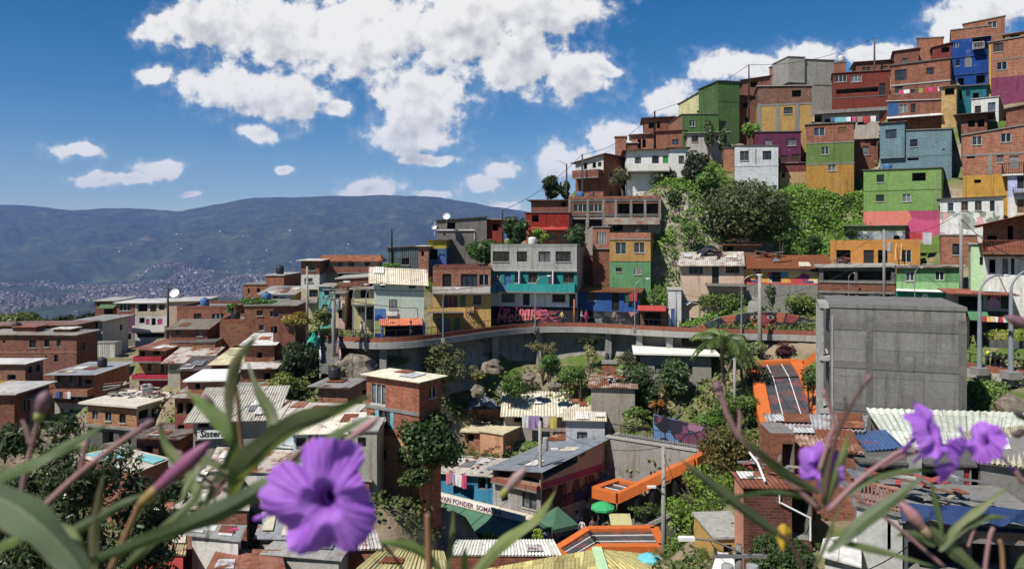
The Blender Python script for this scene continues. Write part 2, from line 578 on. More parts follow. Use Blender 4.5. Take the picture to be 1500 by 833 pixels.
  # sill
  if WINRNG.random() < .6 and w > .5:
   mb = MB(); mb.bar(c4[0]-D*.05+nrm*.04-up*.045, c4[1]+D*.05+nrm*.04-up*.045, .08, .1); mb.build('sill', M['lconc'], fr)
 # -- roof kinds
 def quad(s, over=(.3, .3, .3, .3), dz=0):
  """corners of the roof with overhang (front, right, back, left)"""
  FL, FR, BR, BL = (s.c[k].copy() for k in ('FL', 'FR', 'BR', 'BL'))
  U = (FR-FL)/s.w; W = (BL-FL)/s.d
  f, r, b, l = over
  q = [FL-U*l-W*f, FR+U*r-W*f, BR+U*r+W*b, BL-U*l+W*b]
  return [p+V((0, 0, dz)) for p in q]
 def slab(s, mat=None, over=.12, th=.16, dz=0.01, name='roof'):
  ov = over if hasattr(over, '__len__') else (over,)*4
  q = s.quad(ov, dz); mb = MB(); mb.prism(q, (0, 0, th)); mb.build(name, mat or M['conc'], s.o); return s
 def parapet(s, mat, h=.7, th=.16, floor=None):
  mb = MB(); q = s.quad((0.01,)*4); i = s.quad((-th,)*4); up = V((0, 0, h))
  for k in range(4):
   j = (k+1) % 4
   a, b, c, d = q[k], q[j], i[j], i[k]
   L = (b-a).length
   mb.face([a, b, b+up, a+up], [(0, 0), (L, 0), (L, h), (0, h)])
   mb.face([c, d, d+up, c+up]); mb.face([a+up, b+up, c+up, d+up])
  mb.build('parapet', mat, s.o)
  mb = MB(); mb.face([p+V((0, 0, .05)) for p in i]); mb.build('roof', floor or M['conc'], s.o); return s
 def sheet_roof(s, mat, over=(.5, .35, .3, .35), pitch=.2, amp=.035, geo=True, dz=.04, along='F', name='roof', th=.05):
  q = s.quad(over, dz); return s._sheet(q, mat, pitch, amp, geo, along, name)
 def _sheet(s, q, mat, pitch=.2, amp=.035, geo=True, along='F', name='roof'):
  if along == 'S': q = [q[1], q[2], q[3], q[0]]
  corr_sheet(name, q, mat, pitch, amp, geo, s.o)
  return s
 def tiles(s, mat=None, over=.5, rise=1.4):
  """hipped/gabled tile roof: ridge parallel to the front"""
  q = s.quad((over,)*4, .02); mb = MB()
  r0 = (q[0]+q[3])/2+V((0, 0, rise)); r1 = (q[1]+q[2])/2+V((0, 0, rise))
  r0 += (r1-r0).normalized()*over; r1 += (r0-r1).normalized()*over
  for f in ([q[0], q[1], r1, r0], [q[2], q[3], r0, r1], [q[1], q[2], r1], [q[3], q[0], r0]): mb.face(f)
  for a, b in ((q[0], q[1]), (q[1], q[2]), (q[2], q[3]), (q[3], q[0])):
   mb.face([a-V((0, 0, .14)), b-V((0, 0, .14)), b, a])
  mb.face([p-V((0, 0, .14)) for p in q[::-1]])
  mb.build('roof', mat or tile(), s.o); return s
 # -- additions
 def slabline(s, ys, mat=None, h=.2, out=.05, faces='F'):
  mb = MB()
  for y in ys:
   for f in faces:
    a, D, w = s.line(f); z = s.zy(f, y); nrm = V((D.y, -D.x, 0))
    p = a+D*(-.05)+nrm*(out/2-.03); q = a+D*(w+.05)+nrm*(out/2-.03)
    mb.bar(V((p.x, p.y, z)), V((q.x, q.y, z)), out+.06, h)
  mb.build('floor_slab', mat or M['conc'], s.o); return s
 def columns(s, xs, y0, y1, mat=None, w=.25, f='F', out=.06):
  a, D, ww = s.line(f); nrm = V((D.y, -D.x, 0))
  for x in xs:
   mb = MB(); t, z1 = s.up(f, x, y0); _, z0 = s.up(f, x, y1); q = a+D*t+nrm*(out/2-.04)
   mb.box((q.x, q.y, (z0+z1)/2), w, out+.08, z1-z0, (D, nrm, V((0, 0, 1))))
   mb.build('column', mat or M['conc'], s.o)
  return s
 def balcony(s, x0, x1, yt, yb, out=1.0, mat=None, f='F', style='solid', slab=None, rail=None):
  a, D, w = s.line(f); nrm = V((D.y, -D.x, 0))
  u0, z1 = s.up(f, x0, yt); u1, _ = s.up(f, x1); _, z0 = s.up(f, (x0+x1)/2, yb); _, z1 = s.up(f, (x0+x1)/2, yt)
  # correct for the nearer front edge
  def pt(u, o, z): q = a+D*u+nrm*o; return V((q.x, q.y, z))
  mb = MB(); mb.prism([pt(u0, out, z0), pt(u1, out, z0), pt(u1, .01, z0), pt(u0, .01, z0)], (0, 0, .14))
  bo = mb.build('balcony', slab or M['conc'], s.o)
  mb = MB(); zf = z0+.143
  if style == 'solid':
   for p, q, nn in ((pt(u0, out-.06, 0), pt(u1, out-.06, 0), 1), (pt(u0+.06, out-.12, 0), pt(u0+.06, .02, 0), 1), (pt(u1-.06, out-.12, 0), pt(u1-.06, .02, 0), 1)):
    L = (q-p).length; dd = (q-p)/L; n2 = V((dd.y, -dd.x, 0))*.055
    A_, B_ = p+n2, q+n2; C_, E_ = q-n2, p-n2
    for x, y in ((A_, B_), (B_, C_), (C_, E_), (E_, A_)):
     l2 = (y-x).length
     mb.face([V((x.x, x.y, zf)), V((y.x, y.y, zf)), V((y.x, y.y, z1)), V((x.x, x.y, z1))], [(0, zf), (l2, zf), (l2, z1), (0, z1)])
    mb.face([V((x.x, x.y, z1)) for x in (A_, B_, C_, E_)])
   mb.build('balcony_wall', mat or M['white'], s.o)
  else:
   path = [pt(u0, .02, 0), pt(u0, out-.05, 0), pt(u1, out-.05, 0), pt(u1, .02, 0)]
   rail_into(mb, path, zf, z1, .18)
   mb.build('railing', mat or M['fdark'], s.o)
  return bo
 def awning(s, x0, x1, y0, out, drop, mat, f='F', pitch=.18, geo=False, posts=False, name='awning'):
  a, D, w = s.line(f); nrm = V((D.y, -D.x, 0))
  u0, z1 = s.up(f, x0, y0); u1, _ = s.up(f, x1); _, z1 = s.up(f, (x0+x1)/2, y0)
  def pt(u, o, z): q = a+D*u+nrm*o; return V((q.x, q.y, z))
  q = [pt(u0, out, z1-drop), pt(u1, out, z1-drop), pt(u1, .02, z1), pt(u0, .02, z1)]
  ao = corr_sheet(name, q, mat, pitch, .03, geo, s.o)
  if posts:
   mb = MB()
   for u in (u0+.1, u1-.1):
    mb.bar(pt(u, out-.15, s.zb-1), pt(u, out-.15, z1-drop-.03), .09)
   mb.build('awning_post', M['fgrey'], s.o)
  return ao

def rail_into(mb, path, z0, z1, step=.16, bw=.022, top=.05, zs=None):
 """a balustrade along a path of plan points; zs = deck level per point"""
 for i in range(len(path)-1):
  p, q = V(path[i]), V(path[i+1]); p.z = q.z = 0
  L = (q-p).length; n = max(1, int(L/step))
  za, zb_ = (zs[i], zs[i+1]) if zs else (z0, z0)
  h = z1-z0
  f = lambda t, dz: V((p.x+(q.x-p.x)*t, p.y+(q.y-p.y)*t, za+(zb_-za)*t+dz))
  mb.bar(f(0, h), f(1, h), top); mb.bar(f(0, .1), f(1, .1), bw*1.2)
  for k in range(n+1):
   mb.bar(f(k/n, 0), f(k/n, h), bw if k % 8 else bw*2, up=(1, 0, 0))

def corr_sheet(name, q, mat, pitch=.2, amp=.035, geo=True, parent=None, th=.035):
 """one sheet roof on corners FL, FR, BR, BL; ribs run from F to B"""
 q = [V(p) for p in q]; mb = MB()
 w = (q[1]-q[0]).length; d = (q[3]-q[0]).length
 nrm = (q[1]-q[0]).cross(q[3]-q[0]).normalized()
 if nrm.z < 0: nrm = -nrm
 if geo:
  n = max(4, int(w/pitch*4)); pr = None
  rows = max(1, int(d/2.2))
  for i in range(n+1):
   t = i/n; off = nrm*(amp*math.sin(2*PI*w*t/pitch))
   cur = [(q[0]+(q[1]-q[0])*t)*(1-r/rows)+(q[3]+(q[2]-q[3])*t)*(r/rows)+off for r in range(rows+1)]
   if pr is not None:
    for r in range(rows):
     u0, u1 = w*(i-1)/n, w*t; v0, v1 = d*r/rows, d*(r+1)/rows
     mb.face([pr[r], cur[r], cur[r+1], pr[r+1]], [(u0, v0), (u1, v0), (u1, v1), (u0, v1)])
   pr = cur
  # light edge so that the sheet has a body
  dn = -nrm*(amp+th)
  for a, b in ((0, 1), (1, 2), (2, 3), (3, 0)):
   mb.face([q[a]+dn, q[b]+dn, q[b]+dn*.6, q[a]+dn*.6])
  mb.face([q[3]+dn, q[2]+dn, q[1]+dn, q[0]+dn])
 else:
  up = nrm*th*1.6
  mb.face([p+up for p in q], [(0, 0), (w, 0), (w, d), (0, d)])
  mb.face(q[::-1])
  for a, b in ((0, 1), (1, 2), (2, 3), (3, 0)): mb.face([q[a], q[b], q[b]+up, q[a]+up])
 ro = mb.build(name, mat, parent)
 # odd sheets laid over leaks
 if parent is not None and name == 'roof' and w > 2.5 and d > 2:
  for k in range(WINRNG.choice([1, 2, 3, 4])):
   u, v = WINRNG.uniform(.05, .75), WINRNG.uniform(.05, .7); du, dv = WINRNG.uniform(.7, 1.3)/w, WINRNG.uniform(.9, 2.0)/d
   f = lambda a, b: (q[0]*(1-a)+q[1]*a)*(1-b)+(q[3]*(1-a)+q[2]*a)*b+nrm*(amp+.05+.012*k)
   u1, v1 = min(u+du, .98), min(v+dv, .98); m2 = MB(); m2.prism([f(u, v), f(u1, v+.01), f(u1-.01, v1), f(u+.01, v1)], nrm*.02)
   m2.build('roof_patch', WINRNG.choice([sheet(226, 224, 216, .05), sheet(150, 96, 66, .7), sheet(120, 122, 126, .15), sheet(206, 196, 170, .1), sheet(176, 110, 80, .5), sheet(196, 198, 200, .2)]), parent)
 return ro
# ---------------------------------------------------------------- camera, sun, sky
def setup_env():
 cam = bpy.data.cameras.new('camera'); co = bpy.data.objects.new('camera', cam); COL.objects.link(co)
 co.location = (0, 0, 0); co.rotation_euler = (PI/2, 0, 0)
 cam.sensor_width = 36; cam.lens = 26; cam.shift_y = -(416.5-HY)/1500
 cam.clip_start = .05; cam.clip_end = 40000
 cam.dof.use_dof = True; cam.dof.focus_distance = 62; cam.dof.aperture_fstop = 9
 SC.camera = co
 el = math.radians(52); az = math.atan2(-.74, -.67)
 sd = V((math.sin(az)*math.cos(el), math.cos(az)*math.cos(el), math.sin(el)))
 sl = bpy.data.lights.new('sun', 'SUN'); sl.energy = 4.5; sl.angle = math.radians(.53); sl.color = (1, .955, .88)
 so = bpy.data.objects.new('sun', sl); COL.objects.link(so); so.location = sd*300
 so.rotation_euler = sd.to_track_quat('Z', 'Y').to_euler()
 w = bpy.data.worlds.new('World'); SC.world = w; w.use_nodes = True
 t = w.node_tree; n = t.nodes; bg = n['Background']
 sky = n.new('ShaderNodeTexSky'); sky.sky_type = 'NISHITA'; sky.sun_disc = False
 sky.sun_elevation = el; sky.sun_rotation = az % (2*PI); sky.altitude = 1500; sky.air_density = 1.0; sky.dust_density = .05; sky.ozone_density = 1.4
 bg.inputs['Strength'].default_value = .07
 L = t.links.new
 def mth(op, a, b=0.0, c=0.0, cl=False):
  m = n.new('ShaderNodeMath'); m.operation = op; m.use_clamp = cl
  for i, v in enumerate((a, b, c)):
   if hasattr(v, 'links'): L(v, m.inputs[i])
   else: m.inputs[i].default_value = v
  return m.outputs[0]
 tc = n.new('ShaderNodeTexCoord'); sp = n.new('ShaderNodeSeparateXYZ'); L(tc.outputs['Generated'], sp.inputs[0])
 y = mth('MAXIMUM', mth('ABSOLUTE', sp.outputs[1]), .02)
 cb = n.new('ShaderNodeCombineXYZ'); L(mth('DIVIDE', sp.outputs[0], y), cb.inputs[0]); L(mth('DIVIDE', sp.outputs[2], y), cb.inputs[1])
 p = cb.outputs[0]
 # domain warp gives ragged cauliflower outlines
 def nz(vec, scale, det, rough, col=False):
  q = n.new('ShaderNodeTexNoise'); q.inputs['Scale'].default_value = scale; q.inputs['Detail'].default_value = det
  q.inputs['Roughness'].default_value = rough; L(vec, q.inputs['Vector']); return q.outputs['Color' if col else 'Fac']
 wp = n.new('ShaderNodeVectorMath'); wp.operation = 'MULTIPLY_ADD'; L(nz(p, 16, 3, .5, True), wp.inputs[0])
 wp.inputs[1].default_value = (.05, .036, 0); 
 sh = n.new('ShaderNodeVectorMath'); sh.operation = 'ADD'; L(p, sh.inputs[0]); sh.inputs[1].default_value = (-.025, -.018, 0)
 L(sh.outputs[0], wp.inputs[2]); pw = wp.outputs[0]
 blobs = [(236,38,34,30),(300,30,72,52),(400,40,100,62),(530,50,130,74),(680,36,150,76),(810,10,95,45),(835,108,72,42),(760,88,90,54),
             (620,148,80,62),(605,196,72,34),(345,128,98,40),(412,140,92,40),(225,108,26,16),(492,156,30,16),(378,193,38,16),
             (108,222,44,13),(150,264,48,16),(190,262,40,14),(236,250,42,18),(275,287,18,6),(420,248,18,9),(633,237,40,12),(540,274,48,20),(735,248,32,18),
             (705,273,40,16),(630,285,32,8),(735,303,32,11),(835,238,58,38),(905,200,46,28),(930,225,60,34),(985,148,42,30),(1050,98,42,27),
             (1175,86,54,24),(1290,78,56,20),(1405,42,62,48),(1450,15,60,38),(1110,104,66,26),(882,100,26,16)]
 up_ = n.new('ShaderNodeVectorMath'); up_.operation = 'ADD'; L(pw, up_.inputs[0]); up_.inputs[1].default_value = (-.012, .026, 0)
 def field(pw):
     dmin = None
     for i, (bx, by, rx, ry) in enumerate(blobs):
         u, v = (bx-CX)/FOC, (HY-by)/FOC; a, b = rx/FOC, ry/FOC
         m = n.new('ShaderNodeVectorMath'); m.operation = 'MULTIPLY_ADD'; L(pw, m.inputs[0])
         m.inputs[1].default_value = (1/a, 1/b, 0); m.inputs[2].default_value = (-u/a, -v/b, 0)
         l = n.new('ShaderNodeVectorMath'); l.operation = 'LENGTH'; L(m.outputs[0], l.inputs[0]); d = l.outputs['Value']
         # small clouds keep a real-size soft edge
         dmin = d if dmin is None else mth('SMOOTH_MIN', dmin, d, .22)
     return dmin
 dmin = field(pw); dup = field(up_.outputs[0])
 n1 = nz(p, 30, 10, .58)
 den = mth('ADD', mth('SUBTRACT', 1.0, dmin), mth('MULTIPLY', mth('SUBTRACT', n1, .5), 1.75))
 def sstep(x, a, b):
  r = n.new('ShaderNodeMapRange'); r.interpolation_type = 'SMOOTHSTEP'; L(x, r.inputs[0])
  r.inputs[1].default_value = a; r.inputs[2].default_value = b; return r.outputs[0]
 al = mth('MAXIMUM', sstep(den, -.02, .34), mth('MULTIPLY', sstep(mth('ADD', den, mth('MULTIPLY', mth('SUBTRACT', nz(p, 60, 6, .6), .5), .9)), -.4, .5), .26))
 # self-shading: compare the billows here with those a little towards the sun
 of = n.new('ShaderNodeVectorMath'); of.operation = 'ADD'; L(p, of.inputs[0]); of.inputs[1].default_value = (-.006, .011, 0)
 n2 = nz(of.outputs[0], 30, 6, .55); n3 = nz(p, 30, 6, .55)
 rel = mth('SUBTRACT', n3, n2)
 big = nz(p, 5, 2, .5)
 thick = mth('MULTIPLY', sstep(mth('ADD', den, mth('MULTIPLY', mth('SUBTRACT', big, .5), 2.0)), .35, 1.2), .55)
 topl = mth('MULTIPLY', mth('MAXIMUM', mth('MINIMUM', mth('SUBTRACT', dup, dmin), .7), -.9), .5)
 lit = mth('ADD', mth('ADD', mth('SUBTRACT', .88, thick), topl), mth('MULTIPLY', rel, 1.7), cl=True)
 cr = n.new('ShaderNodeValToRGB'); e = cr.color_ramp.elements
 e[0].position = .1; e[0].color = (.36, .37, .41, 1); e[1].position = .9; e[1].color = (1, .98, .93, 1)
 L(lit, cr.inputs[0])
 cm = n.new('ShaderNodeVectorMath'); cm.operation = 'SCALE'; L(cr.outputs[0], cm.inputs[0]); cm.inputs['Scale'].default_value = 9.6
 mx = n.new('ShaderNodeMix'); mx.data_type = 'RGBA'
 L(mth('MULTIPLY', al, .97), mx.inputs[0]); hs = n.new('ShaderNodeHueSaturation'); hs.inputs['Saturation'].default_value = 1.5; hs.inputs['Value'].default_value = .84; L(sky.outputs[0], hs.inputs['Color']); L(hs.outputs[0], mx.inputs[6]); L(cm.outputs[0], mx.inputs[7])
 L(mx.outputs[2], bg.inputs['Color'])
 w.cycles.sampling_method = 'MANUAL'; w.cycles.sample_map_resolution = 512
 vs = SC.view_settings; vs.view_transform = 'Standard'; vs.look = 'None'; vs.gamma = 1; vs.exposure = 0.55
 c = SC.cycles; c.use_denoising = True; c.max_bounces = 5; c.diffuse_bounces = 2; c.glossy_bounces = 2; c.transmission_bounces = 3
 c.volume_bounces = 0; c.transparent_max_bounces = 6; c.caustics_reflective = False; c.caustics_refractive = False; c.sample_clamp_indirect = 4
 c.use_adaptive_sampling = True; c.adaptive_threshold = .015

HAZE = 5.2e-5
def setup_haze():
 mb = MB(); mb.box((0, 5600, 60), 26000, 12400, 1500)
 s = NT('air'); s.n.remove(s.b)
 v = s.n.new('ShaderNodeVolumePrincipled'); v.inputs['Density'].default_value = HAZE
 v.inputs['Color'].default_value = (.27, .44, 1, 1); v.inputs['Anisotropy'].default_value = .0
 s.link(v.outputs[0], s.out.inputs['Volume'])
 o = mb.build('haze', s.mat); o['kind'] = 'stuff'; tag(o, 'pale blue haze in the valley air', 'haze')

# ---------------------------------------------------------------- far land
RIDGE = [(-900,330),(-400,315),(0,299),(50,303),(100,308),(130,309),(180,305),(225,309),(262,310),(300,303),(340,296),(370,291),(420,290),(460,290),(500,288),(540,286),(600,288),
         (640,290),(680,296),(720,303),(750,307),(800,316),(900,332),(1100,345),(1500,350),(2400,345)]
FARP = [(150,860),(400,760),(900,640),(1800,560),(2600,510),(3400,478),(4300,452),(5200,430),(6100,408),(6900,384),(7700,350),(8600,318),(9600,None),(10400,None),(11400,None)]
def fbm(x, y, oct=5, sc=1.0):
 z = np.zeros_like(x); a = 1.0; f = sc
 for o in range(oct):
  z += a*np.vectorize(lambda u, v: mnoise.noise((u, v, 3.3+o)))(x*f, y*f); a *= .5; f *= 2.05
 return z
def far_h(x, y):
 x = np.asarray(x, float); y = np.asarray(y, float)
 px = CX+FOC*x/y; rid = np.interp(px, [r[0] for r in RIDGE], [r[1] for r in RIDGE])
 ys = [p[0] for p in FARP]
 out = np.zeros_like(x)
 base = np.array([p[1] if p[1] else 0 for p in FARP], float)
 for i in range(len(ys)-1):
  m = (y >= ys[i]) & (y <= ys[i+1])
  if not m.any(): continue
  t = (y[m]-ys[i])/(ys[i+1]-ys[i])
  def hv(k):
   if FARP[k][1] is None:
    e = {12: 0, 13: 14, 14: 60}[k]; return (HY-(rid[m]+e))/FOC*ys[k]
   pyv = np.minimum(base[k]+0*rid[m], 9999)
   if k >= 9: pyv = rid[m]+(base[k]-300)*np.clip((352-rid[m])/50, .15, 1.1)
   return (HY-pyv)/FOC*ys[k]
  out[m] = hv(i)*(1-t)+hv(i+1)*t
 return out
def far_z(x, y):
 h = far_h(x, y)
 amp = np.interp(y, [150, 2500, 4500, 6500, 7700, 8600, 9600, 11400], [2, 6, 22, 110, 190, 150, 34, 40])
 n1 = fbm(x, y, 5, 1/1500.0)
 rdg = 1-np.abs(fbm(x+400, y*.7, 4, 1/900.0))*1.8
 z = h+amp*(n1*.5+rdg*.75-.35)
 # two wooded knolls rising from the valley city
 for kx, ky, r, hh in ((-1750, 4000, 620, 62), (-1350, 3500, 420, 40), (-2700, 4600, 300, 18)):
  z += hh*np.exp(-(((x-kx)/(r*1.5))**2+((y-ky)/r)**2))
 # spur in front of the main ridge
 z += 85*np.exp(-(((x+2650)/900)**2+((y-7300)/600)**2))
 return z

def far_mat():
 s = NT('mountain_forest')
 n1 = s.noise(s.pos(), 1/420, 6, .62); n2 = s.noise(s.pos(), 1/70, 5, .65); n3 = s.noise(s.pos(), 1/900, 4, .6)
 c = s.mix(s.ramp(n2, [(.35, 0), (.65, 1)]), (.014, .022, .012, 1), (.056, .072, .036, 1))
 c = s.mix(s.ramp(n1, [(.58, 0), (.7, .8)]), c, (.10, .115, .05, 1))       # pasture
 c = s.mix(s.ramp(n3, [(.66, 0), (.74, .7)]), c, (.22, .17, .12, 1))        # bare scars
 sp = s.new('ShaderNodeSeparateXYZ'); s.link(s.pos(), sp.inputs[0])
 return s.fin(c, 1, spec=0)

def build_far():
 us = np.linspace(-1.25, 1.05, 330); ys = np.concatenate([np.geomspace(190, 2600, 22), np.linspace(2750, 11400, 150)])
 U, Yg = np.meshgrid(us, ys); X = U*Yg
 Z = far_z(X, Yg)
 v = np.stack([X, Yg, Z], -1).reshape(-1, 3); nx = len(us); ny = len(ys)
 i = np.arange(nx-1)[None, :]+np.arange(ny-1)[:, None]*nx; i = i.ravel()
 q = np.stack([i, i+1, i+1+nx, i+nx], 1)
 o = np_mesh('mountains', v, q, far_mat(), smooth=True); o['kind'] = 'structure'
 tag(o, 'forested blue mountains and valley floor beyond the city', 'mountains')
 # the city in the valley
 r = np.random.default_rng(3)
 cols = [flat(100, 82, 72, .9), flat(84, 72, 66, .9), flat(114, 98, 88, .9), flat(120, 118, 116, .9), flat(156, 154, 152, .9), flat(106, 100, 96, .9)]
 VV, QQ, MI = [], [], []
 def addbox(x, y, z, w, d, h, m):
  b = len(VV)*8
  VV.append([(x-w/2, y-d/2, z-6), (x+w/2, y-d/2, z-6), (x+w/2, y+d/2, z-6), (x-w/2, y+d/2, z-6),
                   (x-w/2, y-d/2, z+h), (x+w/2, y-d/2, z+h), (x+w/2, y+d/2, z+h), (x-w/2, y+d/2, z+h)])
  for f in ((0,1,5,4), (1,2,6,5), (2,3,7,6), (3,0,4,7), (4,5,6,7)): QQ.append([b+k for k in f]); MI.append(m)
 N = 19000
 px = r.uniform(-60, 560, N); yy = 2500+r.random(N)**.75*4600
 xx = (px-CX)/FOC*yy
 dn = np.vectorize(lambda a, b: mnoise.noise((a/420, b/420, 9.1)))(xx, yy)
 lim = 5700+500*np.exp(-((px-330)/95)**2)+dn*1500
 kn = np.exp(-(((xx+1750)/900)**2+((yy-4000)/600)**2))+np.exp(-(((xx+1350)/600)**2+((yy-3500)/420)**2))
 keep = (dn > -.62+(yy-2500)/9000) & (yy < lim) & (kn < .42)
 xx, yy = xx[keep], yy[keep]; zz = far_z(xx, yy)
 for x, y, z in zip(xx, yy, zz):
  m = r.choice(6, p=[.40, .28, .17, .06, .03, .06]); big = r.random() < .05
  addbox(x, y, z, r.uniform(8, 20)*(1.7 if big else 1), r.uniform(8, 18), r.uniform(5, 13)*(1.6 if big else 1), m)
 # a few white roofs high on the slope
 for k in range(60):
  a = r.uniform(120, 520); yv = r.uniform(6300, 7500); x = (a-CX)/FOC*yv; z = float(far_z(np.array([x]), np.array([yv]))[0])
  addbox(x, yv, z, r.uniform(8, 22), 12, r.uniform(4, 9), r.choice([3, 4, 4, 0]))
 o = np_mesh('valley_city', np.array(VV).reshape(-1, 3), QQ, cols, midx=MI); o['kind'] = 'stuff'
 tag(o, 'countless low brick and white houses filling the valley floor', 'city')
 # apartment towers one can tell apart
 spec = [(368,388,5200,17,62,4),(376,390,5250,17,60,4),(362,404,5000,30,38,3),(384,404,5100,34,40,3),(309,388,5600,18,44,3),(258,384,5700,20,48,0),(285,392,5500,24,40,0),(325,392,5400,30,44,0),(340,398,5300,26,46,1),
   (262,404,5200,26,40,1),(178,386,5900,40,28,3),(62,440,4600,22,62,2),(72,444,4500,18,56,2),(48,445,4500,24,40,1),(85,452,4300,30,46,0),(66,452,3300,18,34,5),(18,456,3300,20,36,3),(8,454,3350,14,40,5),
   (13,440,3600,10,44,5),(33,462,3100,20,34,0),(42,465,3000,26,30,1),(59,466,2950,26,34,0),(100,466,3000,30,26,2),(112,455,3500,24,22,3),(95,470,2900,20,24,1),(196,428,4300,36,26,4),(206,432,4200,30,20,3),(150,446,3900,26,24,3),
   (120,440,4200,22,30,0),(135,452,3700,22,26,1),(352,436,4400,26,28,4),(345,440,4300,22,24,3),(22,444,4300,16,30,1),(155,430,4700,30,22,0),(125,424,5000,26,30,3),(300,400,5400,22,34,2),(392,398,5300,18,36,2),(248,396,5500,18,34,2),
   (400,412,4900,26,38,0),(410,400,5250,20,34,4),(336,384,5900,16,40,1),(276,386,5900,18,36,2)]
 nm = ['brick red', 'dark brick', 'tan', 'pale grey', 'white', 'grey']
 for k, (a, py, yv, w, h, m) in enumerate(spec):
  x = (a-CX)/FOC*yv; z = float(far_z(np.array([x]), np.array([yv]))[0])
  mb = MB(); wd = w*.62; hh = h*.9
  mb.box((x, yv, z+hh/2-4), w, wd, hh+8, m=0)
  mb.box((x+w*.12, yv, z+hh+1.2), w*.4, wd*.5, 2.6, m=0)
  for fl in range(int(hh/3)):
   mb.box((x, yv-wd/2-.1, z+1.5+fl*3), w*.8, .3, 1.2, m=1)
   mb.box((x-w/2-.1, yv, z+1.5+fl*3), .3, wd*.7, 1.2, m=1)
  o = mb.build('apartment_tower', [cols[m], flat(52, 54, 60, .4)], loc=(x, yv, z))
  pos = 'far left edge' if a < 40 else ('left side' if a < 200 else 'foot of the mountain')
  tag(o, '%s valley tower, %s from the left among the far apartment towers' % (nm[m], ORD(sorted(q[0] for q in spec).index(a)+1)), 'tower', 'apartment towers in the valley')

def ORD(k):
 t = ['zeroth','first','second','third','fourth','fifth','sixth','seventh','eighth','ninth','tenth','eleventh','twelfth','thirteenth','fourteenth','fifteenth','sixteenth','seventeenth','eighteenth','nineteenth']
 if k < 20: return t[k]
 d = ['', '', 'twenty', 'thirty', 'forty', 'fifty'][k//10]
 return ({'twenty':'twentieth','thirty':'thirtieth','forty':'fortieth','fifty':'fiftieth'}[d] if k % 10 == 0 else d+'-'+t[k % 10])

# ---------------------------------------------------------------- near ground
EXTRA = []
def anchor(px, py, Y): q = P(px, py, Y); EXTRA.append((q.x, q.y, q.z))
_G = {}
def ground(x, y):
 """ground level by distance-weighted means of the surveyed levels"""
 x = np.atleast_1d(np.asarray(x, float)); y = np.atleast_1d(np.asarray(y, float))
 if 'A' not in _G: _G['A'] = np.array(ANCH+EXTRA)
 A = _G['A']; out = np.empty(x.size)
 xf, yf = x.ravel(), y.ravel()
 for i in range(0, xf.size, 4000):
  dx = xf[i:i+4000, None]-A[None, :, 0]; dy = yf[i:i+4000, None]-A[None, :, 1]
  w = 1/(dx*dx+dy*dy+1.8)**2.0
  out[i:i+4000] = (w*A[None, :, 2]).sum(1)/w.sum(1)
 # the paved square is cut level into the slope
 d1 = (xf-2.15)*.82-(yf-55.5)*.57; d2 = (64.0-(xf-8.2)*.66)-yf
 m = (d1 > -.6) & (d2 > .3) & (xf < 14) & (yf > 46.5); out[m] = np.minimum(out[m], -23.35)
 return out.reshape(x.shape)
def gz(x, y): return float(ground(x, y)[0])

def ground_mat():
 s = NT('hill_ground')
 g = s.new('ShaderNodeNewGeometry'); sp = s.new('ShaderNodeSeparateXYZ'); s.link(g.outputs['Normal'], sp.inputs[0])
 n1 = s.noise(s.pos(), .16, 6, .6); n2 = s.noise(s.pos(), 1.3, 6, .7); n3 = s.noise(s.pos(), .5, 5, .6)
 earth = s.mix(n2, (.15, .11, .07, 1), (.36, .28, .20, 1))
 rock = s.mix(s.ramp(n2, [(.3, 0), (.7, 1)]), (.11, .095, .075, 1), (.42, .36, .29, 1))
 grass = s.mix(n3, (.045, .075, .018, 1), (.12, .175, .04, 1))
 c = s.mix(s.ramp(n1, [(.42, 0), (.56, 1)]), earth, grass)
 steep = s.ramp(sp.outputs[2], [(.40, 1), (.60, 0)])
 c = s.mix(steep, c, rock)
 s.bump(n2, .8, .25)
 return s.fin(c, .95, spec=.1)

def build_ground():
 xs = np.concatenate([np.linspace(-180, -95, 40)[:-1], np.linspace(-95, 95, 270), np.linspace(95, 200, 40)[1:]])
 ys = np.concatenate([np.linspace(-14, 20, 36)[:-1], np.linspace(20, 125, 190), np.linspace(125, 240, 40)[1:]])
 X, Y = np.meshgrid(xs, ys); Z = ground(X, Y)
 nn = np.vectorize(lambda a, b: mnoise.noise((a*.35, b*.35, 0))*.4+mnoise.noise((a*1.1, b*1.1, 5))*.26)(X, Y)
 for _ in range(2):
  Z[1:-1, 1:-1] = (Z[1:-1, 1:-1]*2+Z[:-2, 1:-1]+Z[2:, 1:-1]+Z[1:-1, :-2]+Z[1:-1, 2:])/6
 Z = Z-.12+nn*np.clip((Y-4)/10, .05, 1)
 Z[-1, :] = -110; Z[:, 0] = -110; Z[:, -1] -= 80
 v = np.stack([X, Y, Z], -1).reshape(-1, 3); nx, ny = len(xs), len(ys)
 i = (np.arange(nx-1)[None, :]+np.arange(ny-1)[:, None]*nx).ravel()
 o = np_mesh('ground', v, np.stack([i, i+1, i+1+nx, i+nx], 1), ground_mat(), smooth=True)
 o['kind'] = 'structure'; tag(o, 'steep hillside of earth, rock and grass under the houses', 'hillside')
DECLARE = []; LATE = []
